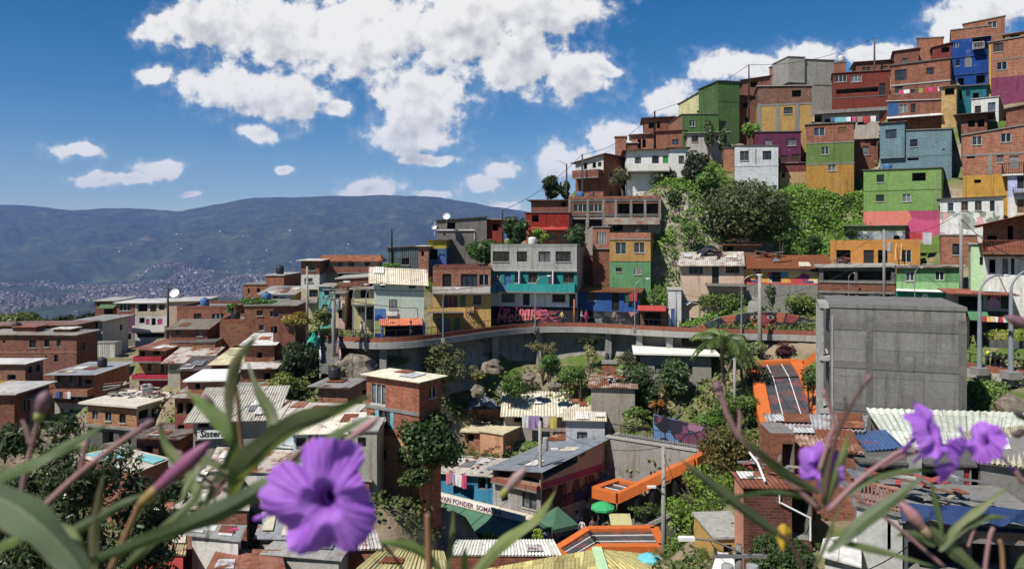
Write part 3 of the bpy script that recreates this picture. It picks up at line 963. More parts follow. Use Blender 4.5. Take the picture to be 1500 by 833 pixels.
# ---------------------------------------------------------------- houses on the hill, right
BR = lambda k=0: [brick(), brick(140,82,58), brick(158,96,68), brick(132,74,54), brick(166,104,76), brick(124,72,50)][k]
G_HILL = 'brick and painted houses climbing the hill'
def hill_top():
 g = G_HILL
 # far right summit
 h = House('bare brick box house topmost at the right edge above the blue house', 1411, 1472, 36, 75, 117, 8, -30, group=g, xr=1512, yt2=24)
 h.wins('F', [(1428,1435,38,45), (1447,1460,32,41,'w.frame')]); h.walls([(None, BR(2))]).slab(M['conc'], .12, .14)
 h = House('bright blue three storey house with a white barred window at the hilltop', 1393, 1452, 45, 150, 112, 8, -30, group=g, xl=None, yt2=38)
 h.wins('F', [(1397,1404,63,70,'w.frame'), (1413,1423,82,98,'g.frame'), (1400,1406,88,97), (1426,1438,56,72,'o'), (1430,1443,110,122,'o'), (1403,1412,114,126,'o')])
 h.walls([(56, BR(2)), (None, pbrick(26,72,158))]).slab(M['conc'], .1, .12).balcony(1425, 1441, 64, 74, 1.1, M['white'], style='rail')
 h.slabline([82, 108], paint(30,66,140), .22, .12)
 h.awning(1424, 1472, 53, 1.2, .25, sheet(190,190,186, .1), geo=False)
 h = House('small dark red house squeezed left of the blue house', 1366, 1393, 70, 95, 113, 5, -26, group=g, yt2=63)
 h.wins('F', [(1379,1391,68,77,'o')]); h.walls([(None, paint(126,44,36))]).slab(sheet(92,84,78,.5,0), .25, .08)
 h = House('brick stair tower box alone on a roof at the skyline', 1343, 1382, 57, 90, 116, 5, -30, ground=False, group=g, xl=1340, yt2=55)
 h.walls([(None, BR(2))]).slab(M['conc'], .1, .12)
 h = House('low brick house with a sloping roof under the stair tower', 1310, 1346, 76, 98, 114, 7, -24, group=g, yt2=71)
 h.walls([(None, BR(3))]).slab(sheet(84,72,62,.6,0), .3, .08)
 h = House('orange brick house leaning on the right edge with a blue pane window', 1448, 1512, 63, 150, 105, 9, -33, group=g, yt2=52)
 h.wins('F', [(1455,1470,63,76,'w.fdark'), (1460,1475,91,102,'w.frame')])
 h.walls([(112, BR(4)), (None, pbrick(134,58,92), 'magenta painted lower wall')]).slab(M['conc'], .15, .16)
 h.slabline([86], M['conc'], .16); h.columns([1450.5], 66, 150, paint(196,160,60), .2)
 h = House('ochre attic storey peeking over the roof at the right edge', 1472, 1512, 52, 64, 114, 6, -33, ground=False, group=g, yt2=45)
 h.wins('F', [(1480,1494,50,55,'o')]); h.walls([(None, paint(190,124,44))]).slab(sheet(150,90,58,.3,0), .3, .1)
 h = House('big two storey brick house with a laundry line along its terrace', 1305, 1392, 97, 150, 106, 8, -32, group=g, xr=1404, yt2=86)
 h.wins('F', [(1311,1328,102,118,'w.fdark'), (1357,1368,99,109,'w.fdark'), (1311,1323,127,137,'w.fdark')])
 h.walls([(122, BR(0)), (None, BR(1))]).slab(M['dconc'], .2, .16); h.slabline([122], M['lconc'], .18, .1)
 h.balcony(1302, 1386, 138, 152, 1.6, BR(3))
 h = House('brick house with a blue painted corner and white sheets below the terrace', 1300, 1382, 149, 185, 101, 5, -30, group=g, yt2=146)
 h.wins('F', [(1317,1329,153,165,'w.frame'), (1334,1341,152,165,'d.fdark')])
 h.walls([(None, BR(1), None)]).slab(sheet(200,198,194,.15,0), .2, .08)
 mb = MB(); a, D, w = h.line('F'); nrm = V((D.y,-D.x,0)); u0, z1 = h.up('F', 1301, 150); u1, z0 = h.up('F', 1316, 169)
 p, q = a+D*u0+nrm*.02, a+D*u1+nrm*.02; mb.face([V((p.x,p.y,z0)), V((q.x,q.y,z0)), V((q.x,q.y,z1)), V((p.x,p.y,z1))]); mb.build('painted_panel', pbrick(44,92,150), h.o)
 h.awning(1299, 1381, 169, 1.8, .5, sheet(205,203,198,.1,0))
 h = House('dark red plastered house with a pole rising behind it', 1220, 1304, 108, 162, 109, 8, -22, group=g, yt2=103)
 h.wins('F', [(1223,1240,110,120,'w.frame'), (1246,1262,110,120,'w.frame'), (1225,1287,129,136,'o'), (1288,1297,122,142,'d.fdark')])
 h.walls([(None, pbrick(128,54,42))]).slab(sheet(110,98,88,.5,0), .2, .1); h.slabline([142], M['dconc'], .15)
 h = House('brick hut with a rusty roof behind the dark red house', 1254, 1312, 90, 112, 117, 5, -18, group=g)
 h.walls([(None, BR(3))]).slab(sheet(96,88,84,.5,0), .4, .08)
 h = House('brick chimney block at the left end of the dark red house', 1222, 1239, 92, 112, 113, 3, -18, ground=False, group=g)
 h.walls([(None, BR(0))]).slab(M['conc'], .1, .1)
 h = House('grey unpainted block house with an orange brick flank against the clouds', 1155, 1222, 88, 170, 112, 10, 8, group=g, xl=1127)
 h.wins('F', [(1161,1171,110,120,'w.fdark')]); h.wins('L', [(1147,1150,92,102,'o')])
 h.walls([(None, pbrick(158,154,146))], L=BR(4)).slab(M['dconc'], .12, .12); h.slabline([124], M['conc'], .16)
 h = House('grey block upper storey standing on the unpainted block house', 1155, 1179, 84, 92, 111.6, 5, 8, ground=False, group=g)
 h.walls([(None, pbrick(162,158,150))]).slab(M['conc'], .1, .1)
 h = House('tall brown brick house with two ochre panels in a concrete frame', 1110, 1189, 127, 200, 102, 8, -14, group=g, yt2=126)
 h.wins('F', [(1160,1174,132,142,'o'), (1148,1161,157,167,'w.fdark')])
 h.walls([(152, brick(126,82,62)), (None, pbrick(184,142,74), 'ochre painted lower wall')]).slab(M['lconc'], .2, .1)
 h.columns([1112, 1139, 1168], 152, 200, M['conc'], .5); h.slabline([153], M['conc'], .25)
 h = House('reddish mono pitch house between the green block and the brown brick house', 1088, 1128, 118, 150, 112, 7, -8, ground=False, group=g, yt2=112)
 h.wins('F', [(1099,1110,119,128,'o'), (1116,1123,136,143,'o')]); h.walls([(None, BR(3))]).slab(sheet(92,70,58,.4,0), .35, .1)
 h = House('narrow brick house in shade right of the green block', 1078, 1111, 141, 190, 106, 6, 0, ground=False, group=g)
 h.wins('F', [(1088,1096,150,158,'o'), (1092,1099,172,184,'o')]); h.walls([(None, BR(5))]).slab(sheet(110,100,92,.4,0), .3, .08)
 # the green block
 h = House('tall green house with a pale yellow flank, highest of the green ones', 1052, 1083, 120, 205, 104, 6, 12, group=g, xl=None)
 h.wins('F', [(1057,1064,177,185,'w.fdark')]); h.walls([(None, pbrick(76,112,58))]).slab(M['dconc'], .18, .12); h.slabline([149], pbrick(70,104,54), .1, .03)
 h = House('pale yellow wing with a stepped roof joined to the tall green house', 994, 1052, 153, 185, 112, 5, -24, group=g, yt2=119)
 h.wins('F', [(1008,1013,145,156,'w.frame'), (1029,1034,137,147,'w.fdark'), (1044,1049,129,139,'w.fdark'), (1021,1025,162,170,'o')])
 h.walls([(None, pbrick(206,200,146))]).slab(M['dconc'], .15, .12); h.slabline([166], pbrick(180,174,124), .1, .03)
 h = House('low green annex at the foot of the pale yellow wing', 999, 1053, 168, 206, 103, 5, 0, group=g, xl=977)
 h.wins('F', [(1010,1018,176,185,'w.frame')]); h.walls([(None, pbrick(78,116,62))], L=BR(4)).slab(M['dconc'], .1, .1); h.columns([1027], 170, 196, pbrick(66,100,52), .15, out=.03)
 h = House('small brick house with a shed roof behind a dark pole', 944, 986, 174, 205, 112, 6, -8, group=g, yt2=172)
 h.wins('F', [(950,958,179,188,'o'), (962,967,178,188,'o')]); h.walls([(None, BR(1))]).slab(sheet(74,60,54,.4,0), .5, .1)
 h = House('plain orange brick house with no windows below the green annex', 960, 1003, 193, 226, 104, 6, -12, group=g, xl=933, yt2=191)
 h.wins('L', [(955,958,200,212,'o')]); h.walls([(None, BR(0))], L=BR(2)).slab(sheet(98,76,64,.5,0), .3, .1)
 h = House('brick porch house with white sheets behind the white balcony house', 925, 962, 198, 230, 107, 6, -10, group=g, yt2=196)
 h.wins('F', [(934,939,204,216,'o'), (941,946,204,216,'o')]); h.walls([(None, BR(4))]).slab(sheet(190,184,176,.3,0), .4, .08)
 h = House('pale grey bungalow half hidden by two slim trees', 1007, 1066, 195, 226, 100, 5, -10, group=g)
 h.wins('F', [(1013,1023,199,208,'g.fdark'), (1048,1053,199,207,'w.frame'), (1056,1060,203,208,'o')]); h.walls([(None, paint(176,170,168))]).slab(sheet(168,160,150,.2,0), .35, .08)
 h = House('white house with a long white balcony and one bright green shutter', 918, 980, 221, 262, 95, 6, -6, group=g, yt2=219)
 h.wins('F', [(930,939,230,241,'w.fdark'), (955,965,228,240,'w.fdark'), (971,979,228,240,'s.bright_green')])
 h.walls([(None, paint(214,212,208,.2))]).slab(sheet(112,78,62,.5,0), .55, .1); h.balcony(919, 979, 241, 253, 1.4, M['white'])
 h = House('white side wing of the balcony house beside the dark tree', 980, 1007, 217, 262, 94, 6, -6, group=g)
 h.wins('F', [(994,1002,228,240,'w.fdark')]); h.walls([(None, paint(206,204,202,.2))]).slab(sheet(120,84,66,.5,0), .4, .1)
 h = House('brick house with a white gallery front on the shoulder of the hill', 843, 884, 239, 300, 98, 9, -34, group=g, yt2=227, xr=920)
 h.wins('F', [(855,860,238,248,'o'), (868,873,234,246,'o'), (876,881,232,244,'w.fdark')])
 h.walls([(250, paint(196,196,192)), (None, BR(1))], R=BR(0)).slab(sheet(96,84,74,.5,0), .5, .1); h.balcony(845, 883, 250, 262, 1.3, BR(3))
 h = House('brick lift box standing on the roof of the gallery house', 901, 917, 201, 225, 106, 3, -10, ground=False, group=g)
 h.walls([(None, BR(4))])
 h.slab(BR(4), .12, .15)
 h = House('low brick roof room beside the lift box', 914, 934, 210, 230, 106, 4, -10, ground=False, group=g)
 h.walls([(None, BR(3))]).slab(sheet(180,176,170,.2,0), .2, .08)
 # middle band
 h = House('purple house with white drawings between its two windows', 1106, 1173, 194, 262, 97, 6, -16, group=g, yt2=193)
 h.wins('F', [(1120,1131,204,214,'w.fgrey'), (1154,1166,203,213,'w.fgrey'), (1143,1154,228,237,'s.fbrown'), (1160,1171,226,236,'s.fbrown')])
 h.walls([(None, pbrick(104,44,78))]).slab(M['dconc'], .15, .1)
 h = House('white painted block house above the big dark tree', 1076, 1140, 214, 285, 93, 5, -14, group=g, xl=None, yt2=214)
 h.wins('F', [(1084,1097,221,235,'w.fgrey'), (1117,1130,221,234,'w.fdark')])
 h.walls([(None, pbrick(198,202,206))], L=BR(4)).slab(M['dconc'], .12, .1); h.slabline([243], pbrick(190,194,198), .12); h.columns([1107], 218, 240, M['conc'], .14, out=.03)
 h = House('narrow orange brick wall house left of the white block house', 1060, 1076, 217, 250, 96, 5, -14, group=g)
 h.walls([(None, BR(4))]).slab(M['dconc'], .1, .08)
 h = House('three colour house, brick over green over ochre', 1181, 1251, 183, 278, 91, 7, -24, group=g, yt2=179)
 h.wins('F', [(1192,1208,187,199,'w.frame'), (1228,1240,186,195,'s.wood'), (1203,1214,215,226,'w.frame'), (1213,1224,241,250,'w.frame')])
 h.walls([(209, BR(0)), (240, pbrick(98,126,62), 'green middle wall'), (None, pbrick(178,126,50), 'ochre lower wall')]).slab(M['conc'], .2, .1); h.slabline([209, 240], M['conc'], .14)
 h = House('burgundy and brick house squeezed under the purple house', 1142, 1182, 239, 275, 94, 5, -16, group=g)
 h.wins('F', [(1145,1150,248,260,'o')]); h.walls([(252, brick(118,54,50)), (None, paint(172,138,92))]).slab(sheet(160,154,148,.3,0), .2, .08)
 h = House('concrete terrace house with washing under its deep slab', 1204, 1288, 166, 205, 99, 6, -22, group=g)
 h.wins('F', [(1208,1225,174,182,'o'), (1230,1252,173,184,'o'), (1256,1270,172,183,'o')]); h.walls([(None, paint(168,156,146))]).slab(M['conc'], .9, .45)
 h = House('crumbling brick shed beneath the terrace house', 1250, 1286, 205, 232, 95, 5, -22, ground=False, group=g)
 h.walls([(None, BR(3))]).slab(sheet(92,80,70,.5,0), .2, .1)
 h = House('large blue grey house with a diamond of air holes in its wall', 1289, 1394, 193, 260, 92, 8, -32, group=g, xr=1403, yt2=189)
 h.wins('F', [(1333,1344,204,215,'w.fdark'), (1329,1346,231,235,'o'), (1380,1384,218,220,'o')])
 h.wins('F', [(1291+i*5.8, 1293.6+i*5.8, (217 if i % 2 else 214.5), (219.4 if i % 2 else 217), 'h') for i in range(5)]+[(1294+i*5.8, 1296.6+i*5.8, 219.6, 222, 'h') for i in range(4)])
 h.walls([(None, pbrick(104,136,146))]).slab(M['conc'], .15, .1); h.slabline([229], pbrick(96,124,134), .1, .03)
 h = House('blue grey upper block at the left end of the large blue grey house', 1289, 1325, 180, 196, 91.6, 5, -32, ground=False, group=g, xr=None)
 h.walls([(None, pbrick(106,138,148))]).slab(sheet(70,62,58,.4,0), .25, .1)
 h = House('ochre brick tower with a striped cloth on its balcony', 1379, 1401, 128, 192, 97, 5, -34, ground=False, group=g, yt2=126)
 h.wins('F', [(1384,1398,129,139,'o')]); h.walls([(None, brick(190,150,86))]).slab(sheet(150,140,126,.3,0), .35, .1)
 h = House('teal house with three small dark windows behind the ochre tower', 1400, 1445, 128, 196, 99, 7, -34, group=g, yt2=125)
 h.wins('F', [(1415,1421,133,141,'w.fdark'), (1425,1434,136,144,'o'), (1405,1409,133,146,'o')]); h.walls([(None, pbrick(32,110,122))]).slab(sheet(96,96,90,.3,0), .4, .1)
 h = House('small white house with a blue window and brick flank', 1423, 1463, 146, 180, 94, 6, -36, group=g, xr=1512, yt2=142)
 h.wins('F', [(1447,1458,150,163,'w.blue'), (1428,1437,155,170,'d.fdark')]); h.walls([(None, paint(204,202,200))], R=BR(1)).slab(M['lconc'], .12, .1)
 h = House('tall brick house with a yellow base at the right edge', 1410, 1500, 199, 296, 82, 8, -34, group=g, xr=1516, yt2=184)
 h.wins('F', [(1424,1438,200,212,'w.frame'), (1466,1481,195,208,'w.frame'), (1416,1428,228,232,'o'), (1460,1470,227,238,'w.wood'), (1478,1492,228,246,'d.fgrey'), (1427,1437,263,268,'o')])
 h.walls([(256, BR(4)), (None, pbrick(196,142,50), 'yellow painted base')]).slab(M['conc'], .15, .12); h.slabline([226], M['conc'], .2); h.columns([1450], 226, 256, M['conc'], .4, out=.03); h.columns([1413, 1453], 258, 292, paint(186,136,50), .3, out=.1)
 h.balcony(1468, 1499, 240, 258, 1.2, M['fdark'], style='rail', slab=M['white'])
 h = House('brick roof room with a grey blind on the tall brick house', 1474, 1514, 160, 200, 83.5, 6, -34, ground=False, group=g, yt2=152)
 h.walls([(None, BR(1))]).slab(sheet(120,110,100,.4,0), .3, .1)
 h = House('brick recess house behind a faded banner', 1408, 1446, 168, 205, 90, 5, -34, ground=False, group=g)
 h.wins('F', [(1418,1428,176,186,'o'), (1432,1442,174,186,'o')]); h.walls([(None, BR(3))]).slab(sheet(70,66,64,.2,0), .8, .1)
 h = House('white house with a blue window and a cable cluttered porch at the right edge', 1476, 1512, 256, 322, 79, 5, -34, group=g)
 h.wins('F', [(1490,1500,258,276,'d.fdark'), (1490,1500,292,312,'d.wood')]); h.walls([(288, paint(164,172,206)), (None, paint(206,200,196))])
 h.slab(M['lconc'], .2, .12); h.balcony(1484, 1511, 275, 283, 1.0, M['fdark'], style='rail')
 h = House('lime green two storey house with a pink painted base', 1265, 1379, 250, 330, 86, 7, -32, group=g, xr=1393, yt2=246)
 h.wins('F', [(1284,1295,256,267,'w.fdark'), (1336,1356,253,265,'o'), (1283,1295,285,295,'w.fdark'), (1322,1334,284,295,'w.frame')])
 h.walls([(309, pbrick(116,156,76)), (None, graffiti(((204,72,120),(176,60,100),(214,110,92),(206,98,84)), .25, 3, lines=False), 'pink and salmon painted base')], R=paint(180,160,120)).slab(M['dconc'], .15, .1)
 h.slabline([278], pbrick(100,140,66), .14, .04); h.columns([1372], 252, 308, M['fgrey'], .08)
 h = House('white house with spray painted letters along its foot', 1377, 1470, 292, 345, 77, 5, -30, group=g, yt2=288)
 h.wins('F', [(1388,1397,297,309,'w.frame'), (1408,1418,295,308,'w.wood'), (1428,1438,294,308,'w.wood'), (1450,1457,294,318,'d.fdark')])
 h.walls([(310, paint(206,206,204)), (None, graffiti(((200,200,200),(206,204,200),(150,160,150),(196,190,180),(120,130,110),(204,150,150)), 1.5, 1, lines=False))]).slab(sheet(92,84,78,.3,0), .3, .08)
 h = House('brick gap house in shade between the lime green and white houses', 1392, 1412, 262, 330, 88, 4, -32, ground=False, group=g)
 h.wins('F', [(1397,1404,281,292,'o'), (1399,1406,256,268,'o')]); h.walls([(None, BR(5))]).slab(M['dconc'], .2, .1)
 h = House('grey house front covered in pale graffiti under a bent tin roof', 1240, 1326, 331, 358, 84, 4, -26, group=g)
 h.wins('F', [(1309,1318,345,353,'o')]); h.walls([(339, paint(120,140,80)), (None, graffiti(((120,130,140),(150,158,160),(90,104,112),(176,180,178),(110,120,128)), 1.4, 2, lines=False))]).slab(sheet(128,126,122,.2,0), .4, .08)
 h = House('open dark porch hung with red and grey washing', 1326, 1368, 334, 358, 84, 4, -26, group=g)
 h.wins('F', [(1328,1365,336,354,'o')]); h.walls([(None, BR(4))]).slab(sheet(96,88,80,.3,0), .3, .1)
 h = House('sloping bare brick retaining house wall beside the lamp pole', 1378, 1432, 345, 392, 74, 3, -28, group=g)
 h.walls([(None, BR(2))]).slab(M['conc'], .1, .1)
 h = House('ochre house with an orange ladder leaning on its front', 1216, 1348, 357, 402, 79, 5, -26, group=g, xr=1366, yt2=355)
 h.wins('F', [(1225,1246,366,386,'o'), (1265,1280,366,388,'d.fdark'), (1286,1300,366,388,'o'), (1320,1335,366,384,'w.frame')])
 h.walls([(None, paint(190,122,44))], R=BR(4)).parapet(paint(190,122,44), .35)
 h = House('raw concrete house with an open dark middle floor', 1200, 1312, 392, 450, 73.5, 6, -20, group=g, yt2=391)
 h.wins('F', [(1206,1252,397,411,'o'), (1256,1306,397,411,'o'), (1205,1220,431,437,'o'), (1237,1253,431,437,'o'), (1257,1272,431,437,'o'), (1290,1304,431,437,'o')])
 h.walls([(412, M['dconc']), (428, BR(3)), (None, M['dconc'])]).slab(M['lconc'], .35, .2); h.slabline([413, 428], M['conc'], .2, .1)
 h = House('green house with a painted football and a pale tin roof', 1313, 1406, 392, 450, 69, 5, -30, group=g, xr=None, yt2=391)
 h.wins('F', [(1327,1339,398,411,'w.white_gloss'), (1370,1383,397,410,'w.white_gloss'), (1331,1343,436,449,'d.black'), (1366,1380,436,449,'d.black')])
 h.walls([(413, paint(88,142,84)), (426, paint(128,178,112)), (None, graffiti(((20,124,96),(24,130,100),(120,178,108),(22,118,92)), .12, 5, lines=False), 'teal and green mural wall')], R=paint(150,124,96))
 h.sheet_roof(sheet(176,168,162,.35,0), (.4,.5,.3,.3), geo=True); h.awning(1313, 1405, 425, .5, .12, M['white_gloss'])
 mural_football(h)
 h.d
 h = House('lime house with a red timber balcony under clay tiles', 1440, 1512, 330, 470, 57, 6, -34, group=g, yt2=314)
 h.wins('F', [(1446,1460,345,352,'o'), (1476,1484,330,352,'o'), (1449,1458,380,400,'o'), (1468,1477,378,402,'w.frame'), (1481,1486,378,402,'d.fdark')])
 h.walls([(376, brick(150,84,60)), (None, paint(206,206,196))])
 h.sheet_roof(tile(190,96,58), (1.3,.3,.3,.6), geo=False); h.balcony(1440, 1508, 352, 372, 1.2, M['redwood'], style='rail', slab=M['wood'])
 h = House('pale lime corner house with a brick window bay', 1422, 1446, 358, 470, 58, 5, -30, group=g)
 h.wins('F', [(1427,1434,346,362,'o'), (1435,1440,376,388,'w.fdark')]); h.walls([(None, paint(166,206,150))]).slab(M['lconc'], .15, .1)

def mural_football(h):
 """the painted ball and waves on the mural wall: flat paint, 4 mm proud"""
 a, D, w = h.line('F'); nrm = V((D.y, -D.x, 0))
 u, z = h.up('F', 1355, 434)
 mb = MB(); r = .28
 def q(du, dz, o): p = a+D*(u+du)+nrm*o; return V((p.x, p.y, z+dz))
 mb.face([q(r*math.cos(k*PI/8), r*math.sin(k*PI/8), .012) for k in range(16)], m=0)
 for cx, cz in ((0, 0), (.19, .1), (-.19, .1), (.11, -.19), (-.11, -.19), (0, .24)):
  mb.face([q(cx+.07*math.cos(k*2*PI/5+1.57), cz+.07*math.sin(k*2*PI/5+1.57), .018) for k in range(5)], m=1)
 # white wave and pink arch
 for px0, px1, py, amp, m in ((1326, 1366, 446, 1.6, 2), (1384, 1402, 446, 4, 3)):
  pts = []
  for i in range(25):
   t = i/24; uu, zz = h.up('F', px0+(px1-px0)*t, py-amp*(math.sin(t*PI*(3 if m == 2 else 1))))
   pts.append((uu, zz))
  for (u0, z0), (u1, z1) in zip(pts[:-1], pts[1:]):
   A_ = a+D*u0+nrm*.012; B_ = a+D*u1+nrm*.012
   mb.face([V((A_.x, A_.y, z0)), V((B_.x, B_.y, z1)), V((B_.x, B_.y, z1+.11)), V((A_.x, A_.y, z0+.11))], m=m)
 mb.build('mural', [M['white_gloss'], M['black'], M['white_gloss'], flat(190,110,96)], h.o)
M['redwood'] = flat(132, 58, 36, .7)
DECLARE.append(hill_top)
# ---------------------------------------------------------------- houses in the middle, above the walkway
def middle():
 g = G_HILL
 h = House('long row house with patched tin and dusty pink walls', 997, 1090, 387, 425, 80, 4.2, -16, group=g, yt2=387, back=1.1)
 h.wins('F', [(1009,1030,387+1,401,'w.fgrey'), (1043,1053,388,415,'d.fdark'), (1063,1083,388,400,'w.wood')])
 h.walls([(None, paint(196,164,140))]); h.sheet_roof(sheet(196,190,178,.28,0), (.7,.1,.5,.3)); h.balcony(1034, 1092, 414.5, 418, 1.2, M['dconc'], style='rail')
 h = House('row house painted with coloured triangles under a rusty roof', 1090, 1215, 391, 425, 78.6, 4, -16, group=g, yt2=391, back=1.0)
 h.wins('F', [(1103,1115,391,403,'w.frame'), (1131,1144,390.5,417,'d.black'), (1187,1202,391,404,'w.fgrey')])
 h.walls([(398, paint(206,190,150)), (414, graffiti(((206,60,60),(60,150,170),(40,70,130),(220,150,60),(196,190,180),(150,60,110),(230,196,120),(90,160,160)), 1.1, 7, lines=False)), (417, paint(196,80,62)), (None, M['conc'])])
 h.sheet_roof(sheet(168,98,62,.75,0), (.7,.3,.5,.1))
 h = House('rough shack of boards and tin on the slope above the tin row', 1063, 1108, 359, 386, 84, 3, -10, group=g, name='shack', cat='shack')
 h.wins('F', [(1065,1074,361,371,'o')]); h.walls([(None, brick(140,92,64))]); h.slab(sheet(128,118,108,.6,0), .5, .06)
 # brick frame house and its lower neighbours
 h = House('long brick house in a concrete frame with three open bays', 833, 968, 291, 345, 92, 7, -10, group=g)
 h.wins('F', [(840,860,299,310,'w.frame'), (864,882,299,310,'w.frame'), (905,922,298,313,'o'), (926,943,298,313,'o'), (947,964,298,313,'o'), (838,858,321,333,'o'), (863,882,321,333,'o'), (898,912,328,338,'o'), (938,949,328,337,'w.fdark')])
 h.walls([(318, BR(1)), (None, paint(150,140,132))]).parapet(BR(0), .3); h.slabline([293.5, 315], M['dconc'], .3, .08); h.columns([834.5, 861, 884, 902, 924.5, 945, 966.5], 292, 333, M['conc'], .3, out=.1)
 h.awning(886, 966, 319, 2.4, .9, sheet(130,122,112,.35,0))
 h = House('rusty roofed brick attic right of the pine on the skyline', 778, 836, 294, 320, 96, 6, -8, group=g)
 h.wins('F', [(822,829,296,303,'o')]); h.walls([(None, BR(3))]); h.slab(sheet(70,62,60,.3,0), .5, .12)
 h = House('bright red house with a red tin awning behind the trees', 770, 834, 312, 375, 91, 6, -6, group=g)
 h.wins('F', [(779,789,315,325,'o'), (804,813,341,352,'w.frame'), (821,828,341,356,'d.fgrey')]); h.walls([(334, pbrick(158,42,30)), (None, paint(186,92,62))]).slab(M['dconc'], .12, .1)
 h.awning(771, 832, 333, 1.3, .35, sheet(186,56,50,0,0))
 h = House('slim brick bay house with a tall barred window', 868, 893, 333, 420, 88, 5, -10, group=g)
 h.wins('F', [(874,888,340,358,'g.frame')]); h.walls([(364, BR(4)), (None, BR(1))]).slab(M['conc'], .15, .12); h.slabline([364], M['conc'], .16, .2)
 h = House('ochre over green house with a brick parapet and lilac curtains', 893, 953, 350, 425, 86, 6, -16, group=g, xr=968)
 h.wins('F', [(902,917,355,372,'w.frame'), (929,944,355,370,'w.frame'), (902,911,392,398,'w.fdark'), (929,940,392,402,'g.frame')])
 h.walls([(382, pbrick(184,138,72)), (None, pbrick(92,150,98), 'green lower wall')]).parapet(BR(4), .75); h.slabline([350.5], M['conc'], .16, .1); h.slabline([382], paint(170,128,70), .12)
 h = House('brick garden wall house behind the bay house in shadow', 845, 870, 375, 425, 90, 4, -10, group=g)
 h.walls([(None, BR(3))]).slab(M['dconc'], .1, .08)
 # grey block
 h = House('tall grey block house with a white pipe and an outside stair', 640, 713, 323, 400, 88, 8, 4, group=g, xr=737, yt2=318)
 h.wins('F', [(655,667,326,335,'o'), (650,652.5,342,345,'h')]); h.walls([(None, pbrick(128,120,114))], R=pbrick(140,50,42)).slab(M['dconc'], .2, .1)
 mb = MB(); a, D, w = h.line('F'); nrm = V((D.y,-D.x,0))
 def pt(px, py, o=.12):
  u, z = h.up('F', px, py); q = a+D*u+nrm*o; return V((q.x, q.y, z))
 mb.tube([pt(637,325,.3), pt(639,337), pt(695,337), pt(695,350)], .055, 6); mb.build('water_pipe', M['white_gloss'], h.o)
 h = House('red lean to with a yellow tin roof beside the grey block house', 713, 738, 322, 370, 89, 5, 0, group=g)
 h.wins('F', [(722,730,328,338,'o')]); h.walls([(None, paint(150,52,40))]).slab(sheet(196,176,80,.2,0), .5, .08)
 h = House('narrow black and yellow house with plants on its sill', 626, 654, 352, 400, 84, 6, 0, group=g)
 h.wins('F', [(629,641,365,380,'o'), (643,652,372,390,'d.blue')]); h.walls([(364, paint(168,152,44)), (None, paint(60,92,140))]).slab(M['dconc'], .3, .1)
 h = House('orange brick hut with a round window in front of the blue tin house', 613, 628, 361, 400, 83, 5, 0, group=g)
 h.wins('F', [(617,621,368,375,'o')]); h.walls([(None, BR(4))]).slab(sheet(210,206,200,.1,0), .3, .08)
 h = House('blue grey sheet metal house below a tall black pole', 568, 614, 364, 405, 86, 7, 8, group=g, yt2=361)
 h.walls([(None, sheet(84,112,122,.12,.25,.5,.2,.8))]).slab(sheet(70,72,74,.3,0), .2, .1)
 # teal house
 h = House('three storey house, grey block over teal balconies over white', 719, 845, 362, 482, 82.5, 9, -10, group=g, xr=864, yt2=362)
 h.wins('F', [(722,746,368,383,'w.fbrown'), (757,772,368,383,'w.fdark'), (789,806,368,383,'w.fbrown'), (814,836,368,383,'w.fbrown'),
                 (724,733,401,414,'w.frame'), (739,748,400,424,'d.blue'), (754,761,398,414,'w.fdark'), (774,787,399,414,'w.wood'), (791,799,400,405,'s.green'), (804,814,399,424,'d.purple'), (825,841,399,414,'w.wood'),
                 (735,754,430,442,'w.fdark'), (766,776,430,447,'d.fdark'), (809,828,431,442,'w.fbrown'), (834,843,430,453,'d.fdark')])
 h.walls([(395, pbrick(168,166,162)), (427, paint(26,132,134), 'teal middle wall'), (449, paint(226,228,226), 'white lower wall'), (None, paint(34,36,44))], R=paint(160,152,148))
 h.parapet(paint(140,140,136), .35); h.slabline([396], M['lconc'], .2, .25)
 h.balcony(746, 843, 415, 428, 1.2, paint(30,156,150)); h.balcony(719, 730, 415, 428, 1.2, paint(70,140,190)); h.balcony(733, 748, 417, 426, 1.15, paint(64,128,184))
 h.columns([762, 811], 396, 415, M['white_gloss'], .1, out=.9)
 mural_text(h)
 # yellow house
 h = House('yellow house with an outside stair and a brick upper floor', 634, 719, 395, 500, 76.2, 7, 3, group=g, yt2=394)
 h.wins('F', [(648,661,401,426,'d.fdark'), (675,699,401,420,'w.fdark'), (702,716,402,418,'w.frame'), (650,670,433,450,'w.pink'), (674,682,432,452,'d.green'), (693,705,432,446,'w.purple'), (640,660,465,489,'s.fgrey'), (665,674,465,490,'d.green')])
 h.walls([(430, BR(4)), (None, pbrick(206,162,86), 'yellow lower wall')]).parapet(BR(3), .3); h.slabline([430], M['white'], .18, .1)
 h.balcony(634, 718, 419, 430, .8, paint(200,190,180)); h.balcony(627, 694, 449, 457, 1.0, paint(206,160,86))
 mb = MB(); a, D, w = h.line('F'); nrm = V((D.y,-D.x,0))
 for i in range(12):
  t = i/11; u, z = h.up('F', 682+t*30, 455+t*32); q = a+D*u+nrm*.75; z0 = z-.55
  mb.box((q.x, q.y, (z+z0)/2), .34, 1.3, z-z0+.12, (D, nrm, V((0,0,1))))
 mb.build('stair', paint(196,150,84), h.o)
 mb = MB(); path = []; zs = []
 for t in (0, .5, 1):
  u, z = h.up('F', 682+t*30, 455+t*32); q = a+D*u+nrm*1.4; path.append((q.x, q.y, 0)); zs.append(z)
 rail_into(mb, path, 0, .9, .3, zs=zs); mb.build('railing', M['fbrown'], h.o)
 # pale green house
 h = House('pale green corner house with a patched pale roof and red shop awning', 548, 621, 410, 505, 70, 8, 10, group=g, xr=634, yt2=413, back=.7)
